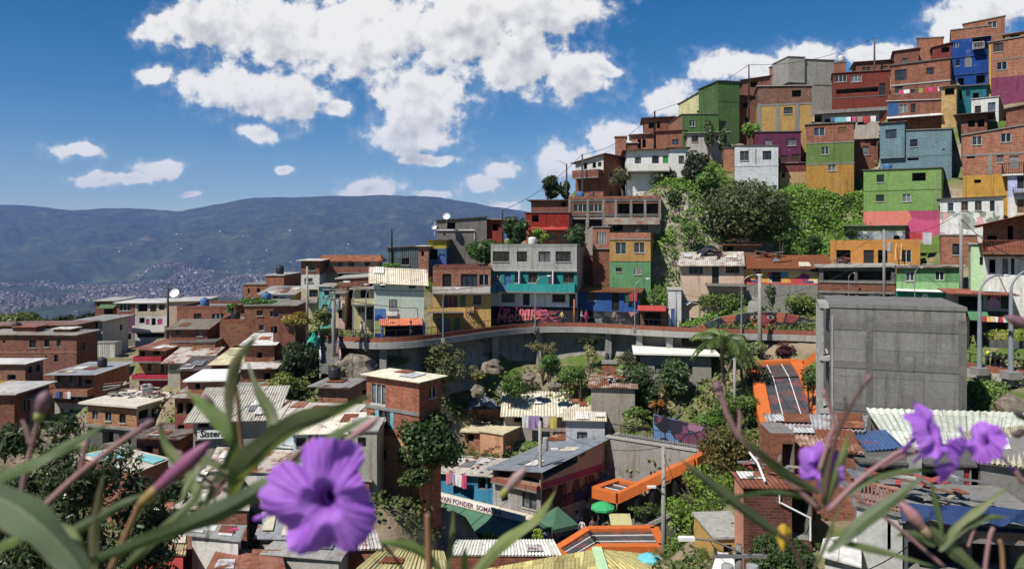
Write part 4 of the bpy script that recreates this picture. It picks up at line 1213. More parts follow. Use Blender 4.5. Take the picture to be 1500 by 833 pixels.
 h.wins('F', [(558,564,411,421,'w.fgrey'), (599,609,411,422,'w.fdark'), (570,582,438,452,'g.frame'), (559,620,474,493,'o')])
 h.walls([(None, paint(188,204,186,.2))], R=paint(170,160,140)); h.sheet_roof(sheet(214,202,176,.12,0), (.5,.4,.6,.5), geo=True)
 h.awning(556, 618, 466, 1.5, .5, sheet(214,110,76,.05,0), geo=True)
 for x in (560, 620.5):
  mb = MB()
  u, z1 = h.up('F', x, 470); _, z0 = h.up('F', x, 497); a, D, w = h.line('F'); nrm = V((D.y,-D.x,0)); q = a+D*u+nrm*.5
  mb.bar(V((q.x, q.y, z0-1)), V((q.x, q.y, z1)), .22)
  mb.build('porch_post', M['blue'], h.o)
 a, D, w = h.line('F'); nrm = V((D.y,-D.x,0))
 def panel(x0, x1, y0, y1, mat, nm, o=.05, th=.06, lbl=None):
  u0, z1 = h.up('F', x0, y0); u1, _ = h.up('F', x1); _, z0 = h.up('F', (x0+x1)/2, y1); q = a+D*(u0+u1)/2+nrm*o
  m = MB(); m.box((q.x, q.y, (z0+z1)/2), abs(u1-u0), th, z1-z0, (D, nrm, V((0,0,1)))); po = m.build(nm, mat, h.o)
  if lbl: po['label'] = lbl
 panel(549, 564, 452, 495, graffiti(((24,60,150),(28,70,160),(20,50,130),(70,130,200),(160,170,90)), .7, 4, lines=False), 'mural', .04, .05, 'blue mural beside the shop')
 panel(566, 582, 456, 462, M['white_gloss'], 'sign_board', .12, .1); panel(566, 583, 462.2, 463.4, M['purple'], 'sign_board', .14, .1)
 # blue house
 h = House('low blue house under a rusty orange tin roof', 849, 936, 427, 485, 83, 5, -14, group=g, xr=952, back=.9)
 h.wins('F', [(861,873,428,440,'w.wood'), (896,907,428,455,'d.black'), (914,930,428,445,'w.wood')])
 h.walls([(456, paint(38,84,160)), (None, graffiti(((60,66,70),(120,124,120),(30,30,34),(160,160,150),(90,96,92),(186,120,110)), .9, 9))], R=paint(150,130,96)); h.sheet_roof(sheet(166,102,66,.6,0), (.6,.35,.3,.3))
 # shops right of the blue house
 h = House('tiny shop with a rounded red awning', 938, 978, 452, 488, 79.5, 3, -10, group=g, name='kiosk', cat='kiosk')
 h.wins('F', [(944,968,458,482,'o')]); h.walls([(None, brick(120,84,60))]).slab(M['dconc'], .1, .1); h.awning(934, 975, 448, 1.3, .45, sheet(186,60,56,0,0))
 h = House('white pillar house with a blue door strip beside the walkway', 979, 998, 425, 490, 79, 4, -10, group=g)
 h.wins('F', [(983,992,452,480,'s.blue')]); h.walls([(None, paint(200,198,200))]).slab(M['lconc'], .1, .1)
 h = House('small stall with white tarpaulin bags on top and a green post', 997, 1027, 441, 480, 80, 3, -14, group=g, name='kiosk', cat='kiosk')
 h.wins('F', [(1000,1010,442,457,'o'), (1012,1023,442,470,'o')]); h.walls([(None, paint(206,206,202))]).slab(sheet(170,168,160,.1,0), .3, .08); h.columns([1024.5], 441, 470, M['bright_green'], .14, out=.12)

def txt(body, mat, size, loc, D, parent, ex=.004, name='lettering', shear=0.0, sx=1.0):
 """painted letters: a text outline turned into a mesh, upright on a wall with direction D"""
 cu = bpy.data.curves.new(name, 'FONT'); cu.body = body; cu.size = size; cu.extrude = ex; cu.shear = shear; cu.resolution_u = 3
 cu.offset = size*.018
 o = bpy.data.objects.new('tmp', cu); COL.objects.link(o)
 bpy.context.view_layer.update()
 me = bpy.data.meshes.new_from_object(o.evaluated_get(bpy.context.evaluated_depsgraph_get()))
 bpy.data.objects.remove(o); bpy.data.curves.remove(cu)
 up = V((0, 0, 1)); nrm = V((D.y, -D.x, 0)) if abs(D.z) < .9 else V((0, -1, 0))
 upv = D.cross(V((D.y, -D.x, 0)).normalized()); upv = -upv if upv.z < 0 else upv
 mt = Matrix(((D.x*sx, upv.x, nrm.x, loc[0]), (D.y*sx, upv.y, nrm.y, loc[1]), (D.z*sx, upv.z, nrm.z, loc[2]), (0, 0, 0, 1)))
 me.transform(mt); off = WL[parent]
 me.transform(Matrix.Translation(-off))
 me.materials.clear(); me.materials.append(mat)
 r = bpy.data.objects.new(name, me); COL.objects.link(r); r.parent = parent; WL[r] = off
 return r

def mural_text(h):
 a, D, w = h.line('F'); nrm = V((D.y, -D.x, 0))
 def at(px, py, o=.03):
  u, z = h.up('F', px, py); q = a+D*u+nrm*o; return (q.x, q.y, z)
 Dd = D.normalized()
 txt("I'm The Fire,", flat(236, 92, 124, .8), 1.2, at(730, 459), Dd, h.o, shear=.2, sx=.92)
 txt("Medallo", flat(240, 116, 110, .8), 1.65, at(727, 473), (Dd+V((0, 0, .12))).normalized(), h.o, shear=.25, sx=.95)
 # the fiery swirl right of the words
 mb = MB(); r = random.Random(4)
 for k in range(26):
  cx, cy = r.uniform(786, 816), r.uniform(453, 470); L = r.uniform(3, 9); an = r.uniform(-.9, .5); pts = []
  for i in range(6):
   t = i/5-.5; x = cx+L*t*2*math.cos(an)+2*math.sin(t*5); y = cy-L*t*1.0*math.sin(an)+2.5*math.cos(t*4)
   pts.append((x, min(max(y, 450.5), 474), .9*(1-abs(t)*1.7)))
  for (x0, y0, w0), (x1, y1, w1) in zip(pts[:-1], pts[1:]):
   A_ = at(x0, y0-w0, .02+k*.001); B_ = at(x0, y0+w0, .02+k*.001); C_ = at(x1, y1+w1, .02+k*.001); E_ = at(x1, y1-w1, .02+k*.001)
   mb.face([B_, C_, E_, A_], m=k % 3)
 mb.build('mural', [flat(190, 60, 84, .8), flat(120, 54, 104, .8), flat(206, 92, 84, .8)], h.o)
DECLARE.append(middle)
# ---------------------------------------------------------------- houses on the left spur and below the walkway
G_LEFT = 'houses of the lower barrio on the left'
def left_side():
 g = G_LEFT
 # houses at the walkway's left end
 h = House('long house under a clay tile roof with four dark windows in a row', 468, 554, 382, 425, 84, 7, 4, group=g, xr=560)
 h.wins('F', [(475,483,381,390,'w.fdark'), (495,502,381,390,'w.fdark'), (511,519,381,390,'w.fdark'), (534,542,381,389,'w.fdark'), (496,502,401,409,'o'), (514,520,402,408,'o')])
 h.walls([(390, paint(188,176,150)), (399, BR(3)), (None, paint(186,178,158))]).tiles(tile(170,98,62), .5, .6); h.balcony(467, 553, 390, 400, 1.0, BR(0))
 h = House('narrow three storey house, brick over white over cream', 441, 468, 382, 465, 80, 6, 4, group=g)
 h.wins('F', [(449,461,386,396,'w.fdark'), (446,458,407,413,'w.wood'), (453,466,424,437,'w.fdark')])
 h.walls([(402, BR(1)), (423, paint(204,200,192), 'white middle wall'), (None, paint(196,180,138))]).slab(sheet(206,200,190,.1,0), .4, .08); h.balcony(448, 467, 434, 443, .8, paint(190,160,140))
 h = House('orange brick house with a small roof window, above the tin roofed bungalow', 389, 416, 404, 440, 88, 8, 0, group=g, xr=441)
 h.walls([(None, BR(2))], R=BR(0)).slab(M['lconc'], .12, .12)
 h = House('low orange brick wing left of the roof window house', 357, 389, 417, 445, 88, 6, 0, group=g)
 h.wins('F', [(363,366,422,430,'w.yellow'), (376,381,422,428,'o')]); h.walls([(None, BR(2))]).slab(M['conc'], .1, .1)
 h = House('white bungalow with a grey tin roof and three windows', 384, 428, 431, 470, 80, 6, 0, group=g, xr=444, back=.5)
 h.wins('F', [(386,395,434,443,'w.fdark'), (400,407,433,443,'w.fgrey'), (410,418,435,443,'w.fdark')]); h.walls([(None, paint(200,200,204))], R=paint(196,170,120)); h.sheet_roof(sheet(150,146,140,.2,0), (.6,.5,.4,.5), geo=False)
 h = House('turquoise sliver house above the blue tarpaulin', 467, 486, 420, 475, 74, 5, 4, group=g)
 h.wins('F', [(475,482,424,432,'w.fdark'), (472,480,446,456,'o')]); h.walls([(None, paint(98,176,176))]).slab(sheet(176,168,160,.2,0), .25, .08)
 h = House('tall plain brick house behind the cream balcony house', 493, 541, 409, 470, 74, 6, 4, group=g, yt2=406)
 h.walls([(None, BR(1))]).slab(M['lconc'], .15, .12)
 h = House('pale pink house front left of the cream balcony house', 485, 505, 430, 480, 72, 5, 4, group=g)
 h.wins('F', [(492,498,431,442,'w.fdark'), (496,501,454,466,'d.fdark')]); h.walls([(None, paint(206,172,154))]).slab(M['conc'], .15, .1); h.balcony(491, 503, 443, 452, .8, paint(214,190,180))
 h = House('cream house with a deep balcony and tin roof beside the pale green house', 517, 550, 424, 490, 71.5, 5, 6, group=g)
 h.wins('F', [(528,540,425,436,'o'), (524,534,449,458,'w.frame'), (537,546,450,468,'d.fdark')]); h.walls([(None, paint(198,184,134))]).slab(sheet(150,144,132,.2,0), .4, .08); h.balcony(517, 550, 437, 446, 1.3, paint(200,190,140))
 # brick mass left
 h = House('big bare brick house with two storeys of small windows and a roof garden', 358, 415, 448, 520, 72, 8, 12, group=g, xr=None)
 h.wins('F', [(376,385,454,462,'w.fdark'), (395,406,455,464,'w.frame'), (379,387,475,484,'w.frame'), (397,406,478,487,'w.fdark')])
 h.walls([(None, brick(142,84,56))]).slab(M['conc'], .12, .12)
 h = House('dark brick corner block with one blue pane below the walkway stairs', 400, 432, 448, 540, 66, 5, 4, group=g)
 h.wins('F', [(400,408,457,464,'w.blue'), (399,406,478,488,'o')]); h.walls([(None, BR(3))]).slab(sheet(130,126,110,.2,0), .35, .1)
 h = House('brick house with a wide living room window under the roof garden house', 259, 345, 453, 500, 84, 7, 0, group=g)
 h.wins('F', [(284,295,459,468,'w.fdark'), (310,328,459,467,'w.frame'), (343,344,460,470,'o')]); h.walls([(None, BR(0))]).parapet(BR(3), .4)
 h = House('plain tan brick block joined to the wide window house', 322, 362, 473, 525, 77, 6, 10, group=g)
 h.wins('F', [(342,352,506,514,'w.fgrey')]); h.walls([(None, brick(158,104,72))], R=BR(0)).parapet(BR(0), .4); 
 h = House('brick house under a sagging asbestos roof with two square windows', 248, 304, 482, 525, 76, 6, 4, group=g, xr=322, back=.5)
 h.wins('F', [(258,266,483,490,'w.fdark'), (289,297,484,492,'w.fdark')]); h.walls([(None, BR(1))], R=BR(3)); h.sheet_roof(sheet(124,112,98,.15,0), (.4,.3,.3,.3), geo=False); h.slabline([500], M['conc'], .16)
 h = House('tan brick yard wall house with laundry stains under the sagging roof house', 282, 315, 502, 530, 74, 4, 8, group=g)
 h.wins('F', [(286,290,512,518,'o')]); h.walls([(None, brick(160,112,78))]).slab(M['dconc'], .1, .1)
 # far row
 h = House('brick and white three storey house with a green awning, left end of the far row', 139, 171, 441, 520, 118, 7, 4, group=g)
 h.wins('F', [(142,146,445,449,'o'), (152,165,452,461,'o'), (152,164,470,480,'w.fdark'), (150,164,496,507,'o')])
 h.walls([(467, BR(3)), (482, paint(170,166,164)), (None, paint(186,182,184))]).slab(M['lconc'], .3, .12); h.awning(148, 172, 446, 1.5, .5, sheet(84,110,74,0,0)); h.balcony(145, 169, 482, 489, 1.0, paint(190,188,190))
 h = House('brick and purple house with a white three pane window in the far row', 171, 198, 444, 505, 116, 7, 4, group=g)
 h.wins('F', [(175,191,445,455,'w.frame'), (175,188,468,476,'w.frame'), (177,183,490,498,'o'), (186,192,488,497,'o')])
 h.walls([(461, BR(0)), (486, paint(104,62,88), 'purple middle wall'), (None, paint(120,112,108))]).slab(sheet(206,202,196,.1,0), .4, .12)
 h = House('cream and white house with pink curtains in the far row', 198, 247, 444, 505, 114, 8, 4, group=g)
 h.wins('F', [(202,216,445,456,'o'), (220,229,446,456,'w.fdark'), (233,241,446,454,'s.fbrown'), (204,212,465,473,'o'), (214,219,467,475,'s.pink'), (222,228,466,476,'o'), (231,238,467,475,'s.pink'), (216,229,479,483,'s.fdark'), (201,240,488,494,'o')])
 h.walls([(463, paint(190,174,150)), (None, paint(200,196,196))]).slab(sheet(202,198,192,.1,0), .4, .12); h.balcony(198, 245, 476, 486, 1.1, M['white'])
 h = House('beige house end with two grey windows right of the pole', 246, 296, 442, 490, 113, 8, 6, group=g, yt2=441)
 h.wins('F', [(273,279,445,452,'w.fgrey'), (287,293,446,452,'w.fgrey')]); h.walls([(None, paint(188,162,132))]).slab(sheet(190,184,174,.1,0), .3, .12)
 h = House('white stair house with a little outside stair in the left hollow', 116, 150, 470, 522, 104, 7, 0, group=g)
 h.wins('F', [(124,134,473,481,'o'), (138,143,472,482,'d.fdark'), (128,136,494,504,'o')]); h.walls([(None, paint(196,192,192))]).slab(sheet(150,146,140,.1,0), .8, .12); h.balcony(121, 145, 481, 488, 1.2, M['white'])
 h = House('white sheeted yard wall beside the stair house', 111, 168, 503, 522, 98, 2, 4, group=g, name='yard_wall', cat='wall')
 h.walls([(None, sheet(206,204,198,.05,.25))]).slab(M['conc'], .05, .08)
 # left block
 h = House('broad dark brick house with a long shed roof at the left edge, behind', -30, 112, 478, 512, 98, 4.5, 0, group=g, yt2=476)
 h.wins('F', [(64,70,478,486,'o'), (86,96,478,486,'o')]); h.walls([(None, BR(3))]).slab(sheet(140,112,98,.4,0), .4, .12)
 h = House('two storey bare brick house with four small dark windows at the left edge', -30, 112, 490, 570, 88, 4.5, 0, group=g, yt2=491)
 h.wins('F', [(4,8,498,502,'o'), (43,53,498,509,'w.fdark'), (65,72,497,508,'w.fdark'), (83,89,496,507,'w.fgrey'), (66,69,521,525,'o'), (79,85,519,530,'w.fgrey')])
 h.walls([(None, brick(140,84,64))]).slab(sheet(156,148,136,.2,0), .35, .12); h.slabline([516], brick(160,110,84), .16, .04)
 for a in (('small brick roof room with a rusty lid at the left edge', 22, 52, 479, 490, 90), ('lower roof room with a pale lid on the left edge house', 78, 104, 482, 491, 90)):
  h = House(a[0], a[1], a[2], a[3], a[4], a[5], 1.8, 0, group=g, ground=False, ext=.4); h.walls([(None, BR(1))]).slab(sheet(170,110,84,.5,0) if a[1] < 40 else sheet(206,200,190,.1,0), .25, .08)
 h = House('brick house with a yellow stripe and a white roof at the left edge', -30, 37, 533, 585, 78, 6, 0, group=g, xr=63)
 h.wins('R', [(41,47,536,546,'w.fdark'), (53,59,534,544,'w.fdark'), (37.5,43,562,572,'o'), (47,62,557,566,'o')])
 h.walls([(557, brick(150,98,72)), (562, flat(190,140,40), 'yellow stripe'), (None, brick(146,94,70))], R=brick(154,112,90)).slab(sheet(214,210,202,.08,0), .35, .1)
 h = House('three storey brick house with a flat grey tin roof and a long terrace', 80, 138, 548, 645, 79, 7.6, 0, group=g, xr=190)
 h.wins('F', [(84,91,551,560,'w.fdark'), (102,109,550,561,'w.fgrey'), (115,120,551,570,'d.fdark'), (124,134,556,562,'o'), (89,95,574,582,'o'), (101,110,575,585,'o'), (114,120,576,586,'d.fdark'), (88,93,598,608,'w.fdark'), (102,108,599,609,'w.fgrey'), (113,120,600,610,'w.fgrey')])
 h.walls([(566, brick(138,92,74)), (590, BR(3)), (None, paint(176,160,152))], R=brick(154,92,60)); h.sheet_roof(sheet(156,158,162,.06,0,.5), (.8,.6,.3,.7), geo=False); h.balcony(75, 138, 567, 577, 1.3, brick(168,104,70))
 h = House('grey tin roofed hut in the alley left of the terrace house', 18, 46, 582, 625, 68, 5, 0, group=g, xr=60, back=.3)
 h.wins('F', [(22,27,584,593,'w.fdark'), (36,44,582,600,'o')]); h.walls([(None, paint(160,150,142))]).slab(sheet(146,140,132,.2,0), .5, .1)
 h = House('low brick hut with a pale roof at the left edge, in front', -40, 21, 577, 630, 66, 5, 0, group=g)
 h.wins('F', [(16,19,584,590,'o')]); h.walls([(None, BR(3))]).slab(sheet(190,186,178,.1,0), .5, .12)
 h = House('orange brick flat with three windows and a cluttered white roof terrace', 128, 200, 593, 660, 65, 6.5, -16, group=g, xr=258)
 h.wins('F', [(135,144,601,614,'w.fgrey'), (154,163,603,616,'w.fgrey'), (175,184,606,619,'w.fdark'), (150,166,632,650,'o'), (174,192,634,652,'o')])
 h.wins('R', [(203,217,600,612,'w.fdark'), (222,228,598,612,'d.fdark'), (234,247,596,608,'o')])
 h.walls([(624, brick(174,116,74)), (None, M['dconc'])], R=paint(186,182,178)); h.slab(paint(206,196,176), .5, .16); h.slabline([625], M['conc'], .2, .3)
 h.balcony(203, 254, 612, 625, .9, paint(156,110,120), f='R')
 h = House('red house with two crimson balconies and a rusty roof', 203, 243, 511, 590, 74, 6, 0, group=g, xr=284, yt2=513)
 h.wins('F', [(206,212,514,523,'o'), (224,234,513,519,'o'), (216,222,533,543,'d.fdark'), (235,241,533,546,'d.fdark'), (208,216,560,572,'o')])
 h.wins('R', [(270,274,509,514,'o')])
 h.walls([(529, brick(164,110,66)), (546, brick(176,120,60)), (None, paint(160,44,52), 'crimson lower wall')], R=brick(142,90,60)); h.sheet_roof(sheet(160,100,72,.5,0), (.7,.3,.3,.4), geo=False)
 h.balcony(202, 242, 520, 529, .9, paint(186,36,58)); h.balcony(201, 258, 546, 554, 1.1, paint(192,40,62))
 h = House('lean to with a rust edged tin roof right of the red house', 246, 300, 530, 560, 70, 4, 4, group=g, back=.6)
 h.wins('F', [(249,262,533,541,'s.fgrey')]); h.walls([(None, paint(170,160,140))]).slab(sheet(186,178,166,.3,0), .5, .1)
 h = House('shed with a dark corrugated roof above the bright white roof', 264, 312, 541, 570, 66, 4, 6, group=g, back=.5, name='shed', cat='shed')
 h.walls([(None, BR(5))]); h.sheet_roof(sheet(112,104,102,.2,0), (.4,.3,.3,.3), geo=True)
 h = House('brick house with a bright white flat roof among the grey roofs', 275, 330, 558, 600, 60, 5, 6, group=g, xr=352)
 h.wins('F', [(286,293,562,570,'o')]); h.walls([(None, BR(4))], R=BR(3)).slab(paint(226,226,222,.1), .3, .12)
 h = House('house with patchy yellow and white roof sheets behind the tall leaf', 310, 385, 534, 575, 66, 7, 6, group=g, back=.4)
 h.walls([(None, BR(3))]); h.sheet_roof(sheet(206,196,150,.15,0,.6,.5), (.3,.4,.3,.3), geo=False)
 h = House('brick house under white weighted roof sheets beside the dark tree', 358, 402, 505, 560, 65, 5, 6, group=g, back=.3)
 h.wins('F', [(376,384,516,524,'o')]); h.walls([(None, BR(1))]); h.sheet_roof(sheet(214,212,206,.2,0), (.5,.3,.3,.4), geo=False)
 h = House('brick house with a dark doorway under the weighted roof sheets', 352, 402, 540, 585, 62, 5, 6, group=g)
 h.wins('F', [(386,396,546,556,'o')]); h.walls([(None, BR(3))]); h.sheet_roof(sheet(200,196,190,.25,0), (.4,.3,.3,.3), geo=False)
 h = House('narrow brick house with a dark porch left of the sign shop', 256, 285, 582, 665, 59, 5, 6, group=g)
 h.wins('F', [(259,268,590,606,'o'), (272,282,590,606,'o'), (260,270,622,640,'o')]); h.walls([(610, BR(2)), (None, paint(150,70,66))]); h.sheet_roof(sheet(170,162,150,.3,0), (.5,.3,.3,.4), geo=False)
 h = House('low motorcycle shed under the orange brick flat', 200, 262, 640, 700, 57, 4, -6, group=g, name='shed', cat='shed')
 h.wins('F', [(206,224,652,672,'o'), (232,254,652,672,'o')]); h.walls([(None, BR(3))]); h.sheet_roof(sheet(150,144,136,.3,0), (.5,.3,.3,.4), geo=True)
 # big pale roof with a sign
 h = House('shop with a wide pale roof and a hand lettered white sign', 283, 400, 612, 690, 52, 5, 8, group=g, back=1.1)
 h.wins('F', [(290,306,614,626,'o'), (310,330,612,626,'o'), (286,300,645,668,'o')])
 h.walls([(None, paint(150,140,130))]); h.sheet_roof(sheet(190,184,168,.08,0,.7,.15), (.6,.4,.3,.5), geo=True)
 a, D, w = h.line('F'); nrm = V((D.y,-D.x,0)); u, z = h.up('F', 291, 640); u1, z1 = h.up('F', 345, 627); q = a+D*((u+u1)/2)+nrm*.3
 mb = MB(); mb.box((q.x, q.y, (z+z1)/2), u1-u, .08, z1-z+.1, (D, nrm, V((0,0,1)))); mb.build('sign_board', M['white_gloss'], h.o)
 q = a+D*(u+.15)+nrm*.36; txt('Sisters', M['black'], .62, (q.x, q.y, z+.1), D, h.o, shear=.2)
 h = House('house with a ribbed grey roof behind the sign shop', 320, 392, 583, 620, 58, 5, 6, group=g, back=.6)
 h.walls([(None, BR(3))]); h.sheet_roof(sheet(160,156,150,.12,0), (.4,.3,.3,.4), geo=True)
 h = House('pale stucco house with a red frame window below the ribbed roof', 352, 400, 605, 640, 56, 4, 6, group=g)
 h.walls([(None, paint(190,186,178))]).slab(sheet(206,204,200,.1,0), .3, .1)
 # centre left roofs
 h = House('brick house with honeycomb walls and a wavy tin roof edge', 466, 509, 566, 620, 56, 5, -10, group=g, xr=531)
 h.walls([(None, brick(166,106,72,.38,.24,.05))]); h.sheet_roof(sheet(178,172,166,.2,0), (.5,.3,.3,.7), geo=True)
 h = House('dusty flat tin roof house in front of the honeycomb brick house', 400, 505, 616, 650, 50, 3.5, -6, group=g, back=.25)
 h.walls([(None, paint(196,214,218))]); h.sheet_roof(sheet(196,188,172,.1,0,.7,.12), (.3,.4,.3,.4), geo=False)
 h = House('pale blue house with blue window bars and a bright cream roof', 430, 552, 633, 690, 45, 3.2, 2, group=g, back=.3)
 h.wins('F', [(424+10,448,641,652,'w.fbrown'), (452,466,636,650,'w.blue'), (470,482,637,648,'w.blue'), (500,512,640,668,'s.blue')])
 h.walls([(None, paint(190,206,216))]); h.sheet_roof(sheet(226,216,192,.06,0,.7,.12), (.5,.3,.3,.3), geo=False)
 h = House('grey stucco house with one barred window beside the brick tower', 510, 552, 632, 700, 43.5, 3, 2, group=g)
 h.wins('F', [(524,536,640,653,'g.fdark')]); h.walls([(None, paint(168,164,150))]).slab(M['lconc'], .1, .1)
 h = House('tall narrow brick tower with a cream sheet roof and a big balcony window', 537, 614, 549, 705, 48, 5, -34, group=g, xr=646, yt2=560)
 h.wins('F', [(543,565,562,592,'w.frame'), (555,571,602,626,'w.fdark'), (543,551,604,618,'o'), (560,566,658,672,'w.fdark')]); h.wins('R', [(628,640,566,582,'w.frame')])
 h.walls([(600, brick(168,94,66,.3,.15,.02)), (640, brick(160,92,64,.3,.15,.02)), (None, paint(204,140,102), 'salmon lower wall')], R=brick(156,86,62,.3,.15,.02))
 h.sheet_roof(sheet(232,224,190,.04,0,.7,.1), (.35,.35,.3,.25), geo=False); h.slabline([600], M['conc'], .2, .08)
 mb = MB(); a, D, w = h.line('F'); nrm = V((D.y,-D.x,0))
 for (x0,x1,y0,y1) in ((551,575,597,630),):
  u0, z1 = h.up('F', x0, y0); u1, z0 = h.up('F', x1, y1); 
  for uu in (u0, u1-.12):
   mb = MB(); q = a+D*(uu+.1)+nrm*.02; mb.box((q.x, q.y, (z0+z1)/2), .3, .03, z1-z0, (D, nrm, V((0,0,1))))
   mb.build('painted_band', flat(90,160,180,.8), h.o)
 h = House('orange house with a cream sheet roof and two floors of small windows', 551, 608, 734, 830, 47, 5, 16, group=g, yt2=723)
 h.wins('F', [(579,592,729,747,'w.frame'), (556,564,742,752,'w.fdark'), (557,564,772,782,'o'), (572,584,768,776,'w.fdark'), (588,603,766,786,'o')])
 h.walls([(None, paint(190,98,52))], L=paint(96,84,76)); h.sheet_roof(sheet(226,216,182,.05,0,.7,.1), (.35,.5,.3,.35), geo=False)
 # lower left roofs below the leaves
 h = House('brick house with turquoise and cream roof sheets under the leafy tree', 200, 248, 697, 760, 52, 8, -8, group=g, xr=None)
 h.wins('F', [(236,245,684,700,'o')]); h.walls([(None, brick(168,100,66))]); 
 q = [P(112,668,53), P(198,694,48), P(252,672,52), P(176,654,57)]
 h2 = roof_on('low house with a sun bleached cream and turquoise roof', q, 3.0, sheet(206,194,172,.05,0,.7,.2), BR(2), g, geo=False)
 mb = MB()
 for (x0,x1,t0,t1) in ((.12,.5,.08,.55),(.52,.86,.62,.97)):
  f = lambda u, v: (q[0]*(1-u)+q[1]*u)*(1-v)+(q[3]*(1-u)+q[2]*u)*v+V((0,0,.11))
  mb = MB(); mb.prism([f(t0,x0), f(t1,x0), f(t1,x1), f(t0,x1)], (0,0,.03)); mb.build('roof_sheet', sheet(116,196,204,.05,0,.6,.1), h2)
 roof_on('grey tin roof house with weathered wavy sheets behind the petunia stem', [P(262,706,46), P(352,716,43), P(352,690,47), P(290,684,50)], 3, sheet(170,160,140,.15,.25,.7,.25), paint(180,176,170), g)
 roof_on('long tin roof house left of the purple flower', [P(250,745,42), P(365,748,40), P(372,716,44), P(300,712,46)], 3, sheet(176,168,150,.1,0,.7,.2), BR(3), g, geo=False)
 h2 = roof_on('roof with a magenta cloth above white and red walls', [P(272,784,38), P(352,794,36), P(362,770,39), P(286,768,41)], 3, sheet(150,150,146,.1,0), paint(200,196,192), g, geo=False)
 mb = MB(); q = [P(330,781,38), P(346,776,38.3), P(350,779,38.1), P(334,785,37.8)]; mb.prism([p+V((0,0,.12)) for p in q], (0,0,.03)); o = mb.build('cloth', flat(206,40,120,.8), loc=q[0]); tag(o, 'magenta cloth laid on the grey roof below the purple flower', 'cloth')
 roof_on('grey flat roof house at the bottom under the flower', [P(380,812,36), P(500,822,34), P(520,790,38), P(410,784,40)], 4, sheet(166,162,156,.12,0), paint(170,166,160), g, geo=False)
 roof_on('pale corrugated roof right of the flower at the bottom', [P(520,833,34), P(660,838,33), P(650,806,37), P(560,800,38)], 4, sheet(196,184,120,.1,.25,.7,.3), paint(180,170,150), g)
 roof_on('brown tin roof between the white roof and the orange house', [P(455,700,45), P(545,706,43), P(548,690,46), P(470,686,47)], 3, sheet(150,146,138,.2,0), BR(3), g, geo=False)
 roof_on('rust streaked roof between the leaf stems', [P(300,690,47), P(425,694,45), P(432,660,49), P(318,655,51)], 3, sheet(186,176,160,.3,0,.7,.3), paint(196,190,180), g, geo=False)
 roof_on('narrow cream roof left of the petunia stem', [P(215,768,41), P(300,772,39.5), P(308,738,42.5), P(232,736,44)], 3, sheet(200,188,164,.1,.25,.7,.2), BR(4), g)
 roof_on('slate coloured roof behind the flower stalk', [P(372,790,39), P(470,792,37.5), P(476,752,41), P(384,750,42)], 3, sheet(140,142,146,.12,0,.6,.2), paint(170,150,130), g, geo=False)
 roof_on('patched white roof right below the open flower', [P(440,806,38), P(560,803,37), P(552,776,40), P(452,776,41)], 3, sheet(206,202,194,.25,.25,.7,.3), BR(2), g)
 roof_on('dull red sheet roof at the bottom left of the flower', [P(300,838,34.5), P(420,842,33.5), P(412,806,36.5), P(318,804,37.5)], 3, sheet(156,96,74,.4,0,.7,.3), paint(186,180,170), g, geo=False)
 roof_on('ochre roofed hut in the leaves at the left', [P(190,806,38), P(272,812,36.5), P(276,780,39), P(205,778,40.5)], 2.6, sheet(180,160,120,.2,.25,.7,.3), paint(190,60,60), g)
 roof_on('pale grey roof under the broad grey leaf', [P(395,655,50), P(470,660,48.5), P(474,640,51), P(410,638,52.5)], 2.6, sheet(176,178,176,.15,0,.7,.2), paint(180,196,200), g, geo=False)
 roof_on('small grey roof above the sunlit slope', [P(392,600,58), P(445,607,55), P(470,592,58), P(420,586,61)], 2.4, sheet(176,170,160,.15,0), paint(176,168,150), g, geo=False)

def roof_on(label, q, hgt, mat, wall, g, geo=True, name='house', cat='house', wins=None, inset=.3):
 """house known from its roof: corners FL, FR, BR, BL; walls stand a little inside the eaves"""
 q = [V(p) for p in q]; c = sum(q, V((0,0,0)))/4
 zb = min(p.z for p in q)-hgt
 o = thing(name, label, cat, (c.x, c.y, zb), g)
 mb = MB(); w = [c+(p-c)*(1-inset/max(.5, (V((p.x-c.x, p.y-c.y, 0))).length)) for p in q]
 for i in range(4):
  a, b = w[i], w[(i+1) % 4]; L = V((b.x-a.x, b.y-a.y, 0)).length
  mb.face([V((a.x, a.y, zb-2)), V((b.x, b.y, zb-2)), b-V((0,0,.05)), a-V((0,0,.05))], [(0, zb-2), (L, zb-2), (L, b.z), (0, a.z)])
 mb.face([p-V((0,0,.05)) for p in w])
 mb.build('wall', wall, o); corr_sheet('roof', q, mat, .2, .035, geo, o)
 for p in w: ANCH.append((p.x, p.y, zb))
 ANCH.append((c.x, c.y, zb-.5))
 return o
DECLARE.append(left_side)
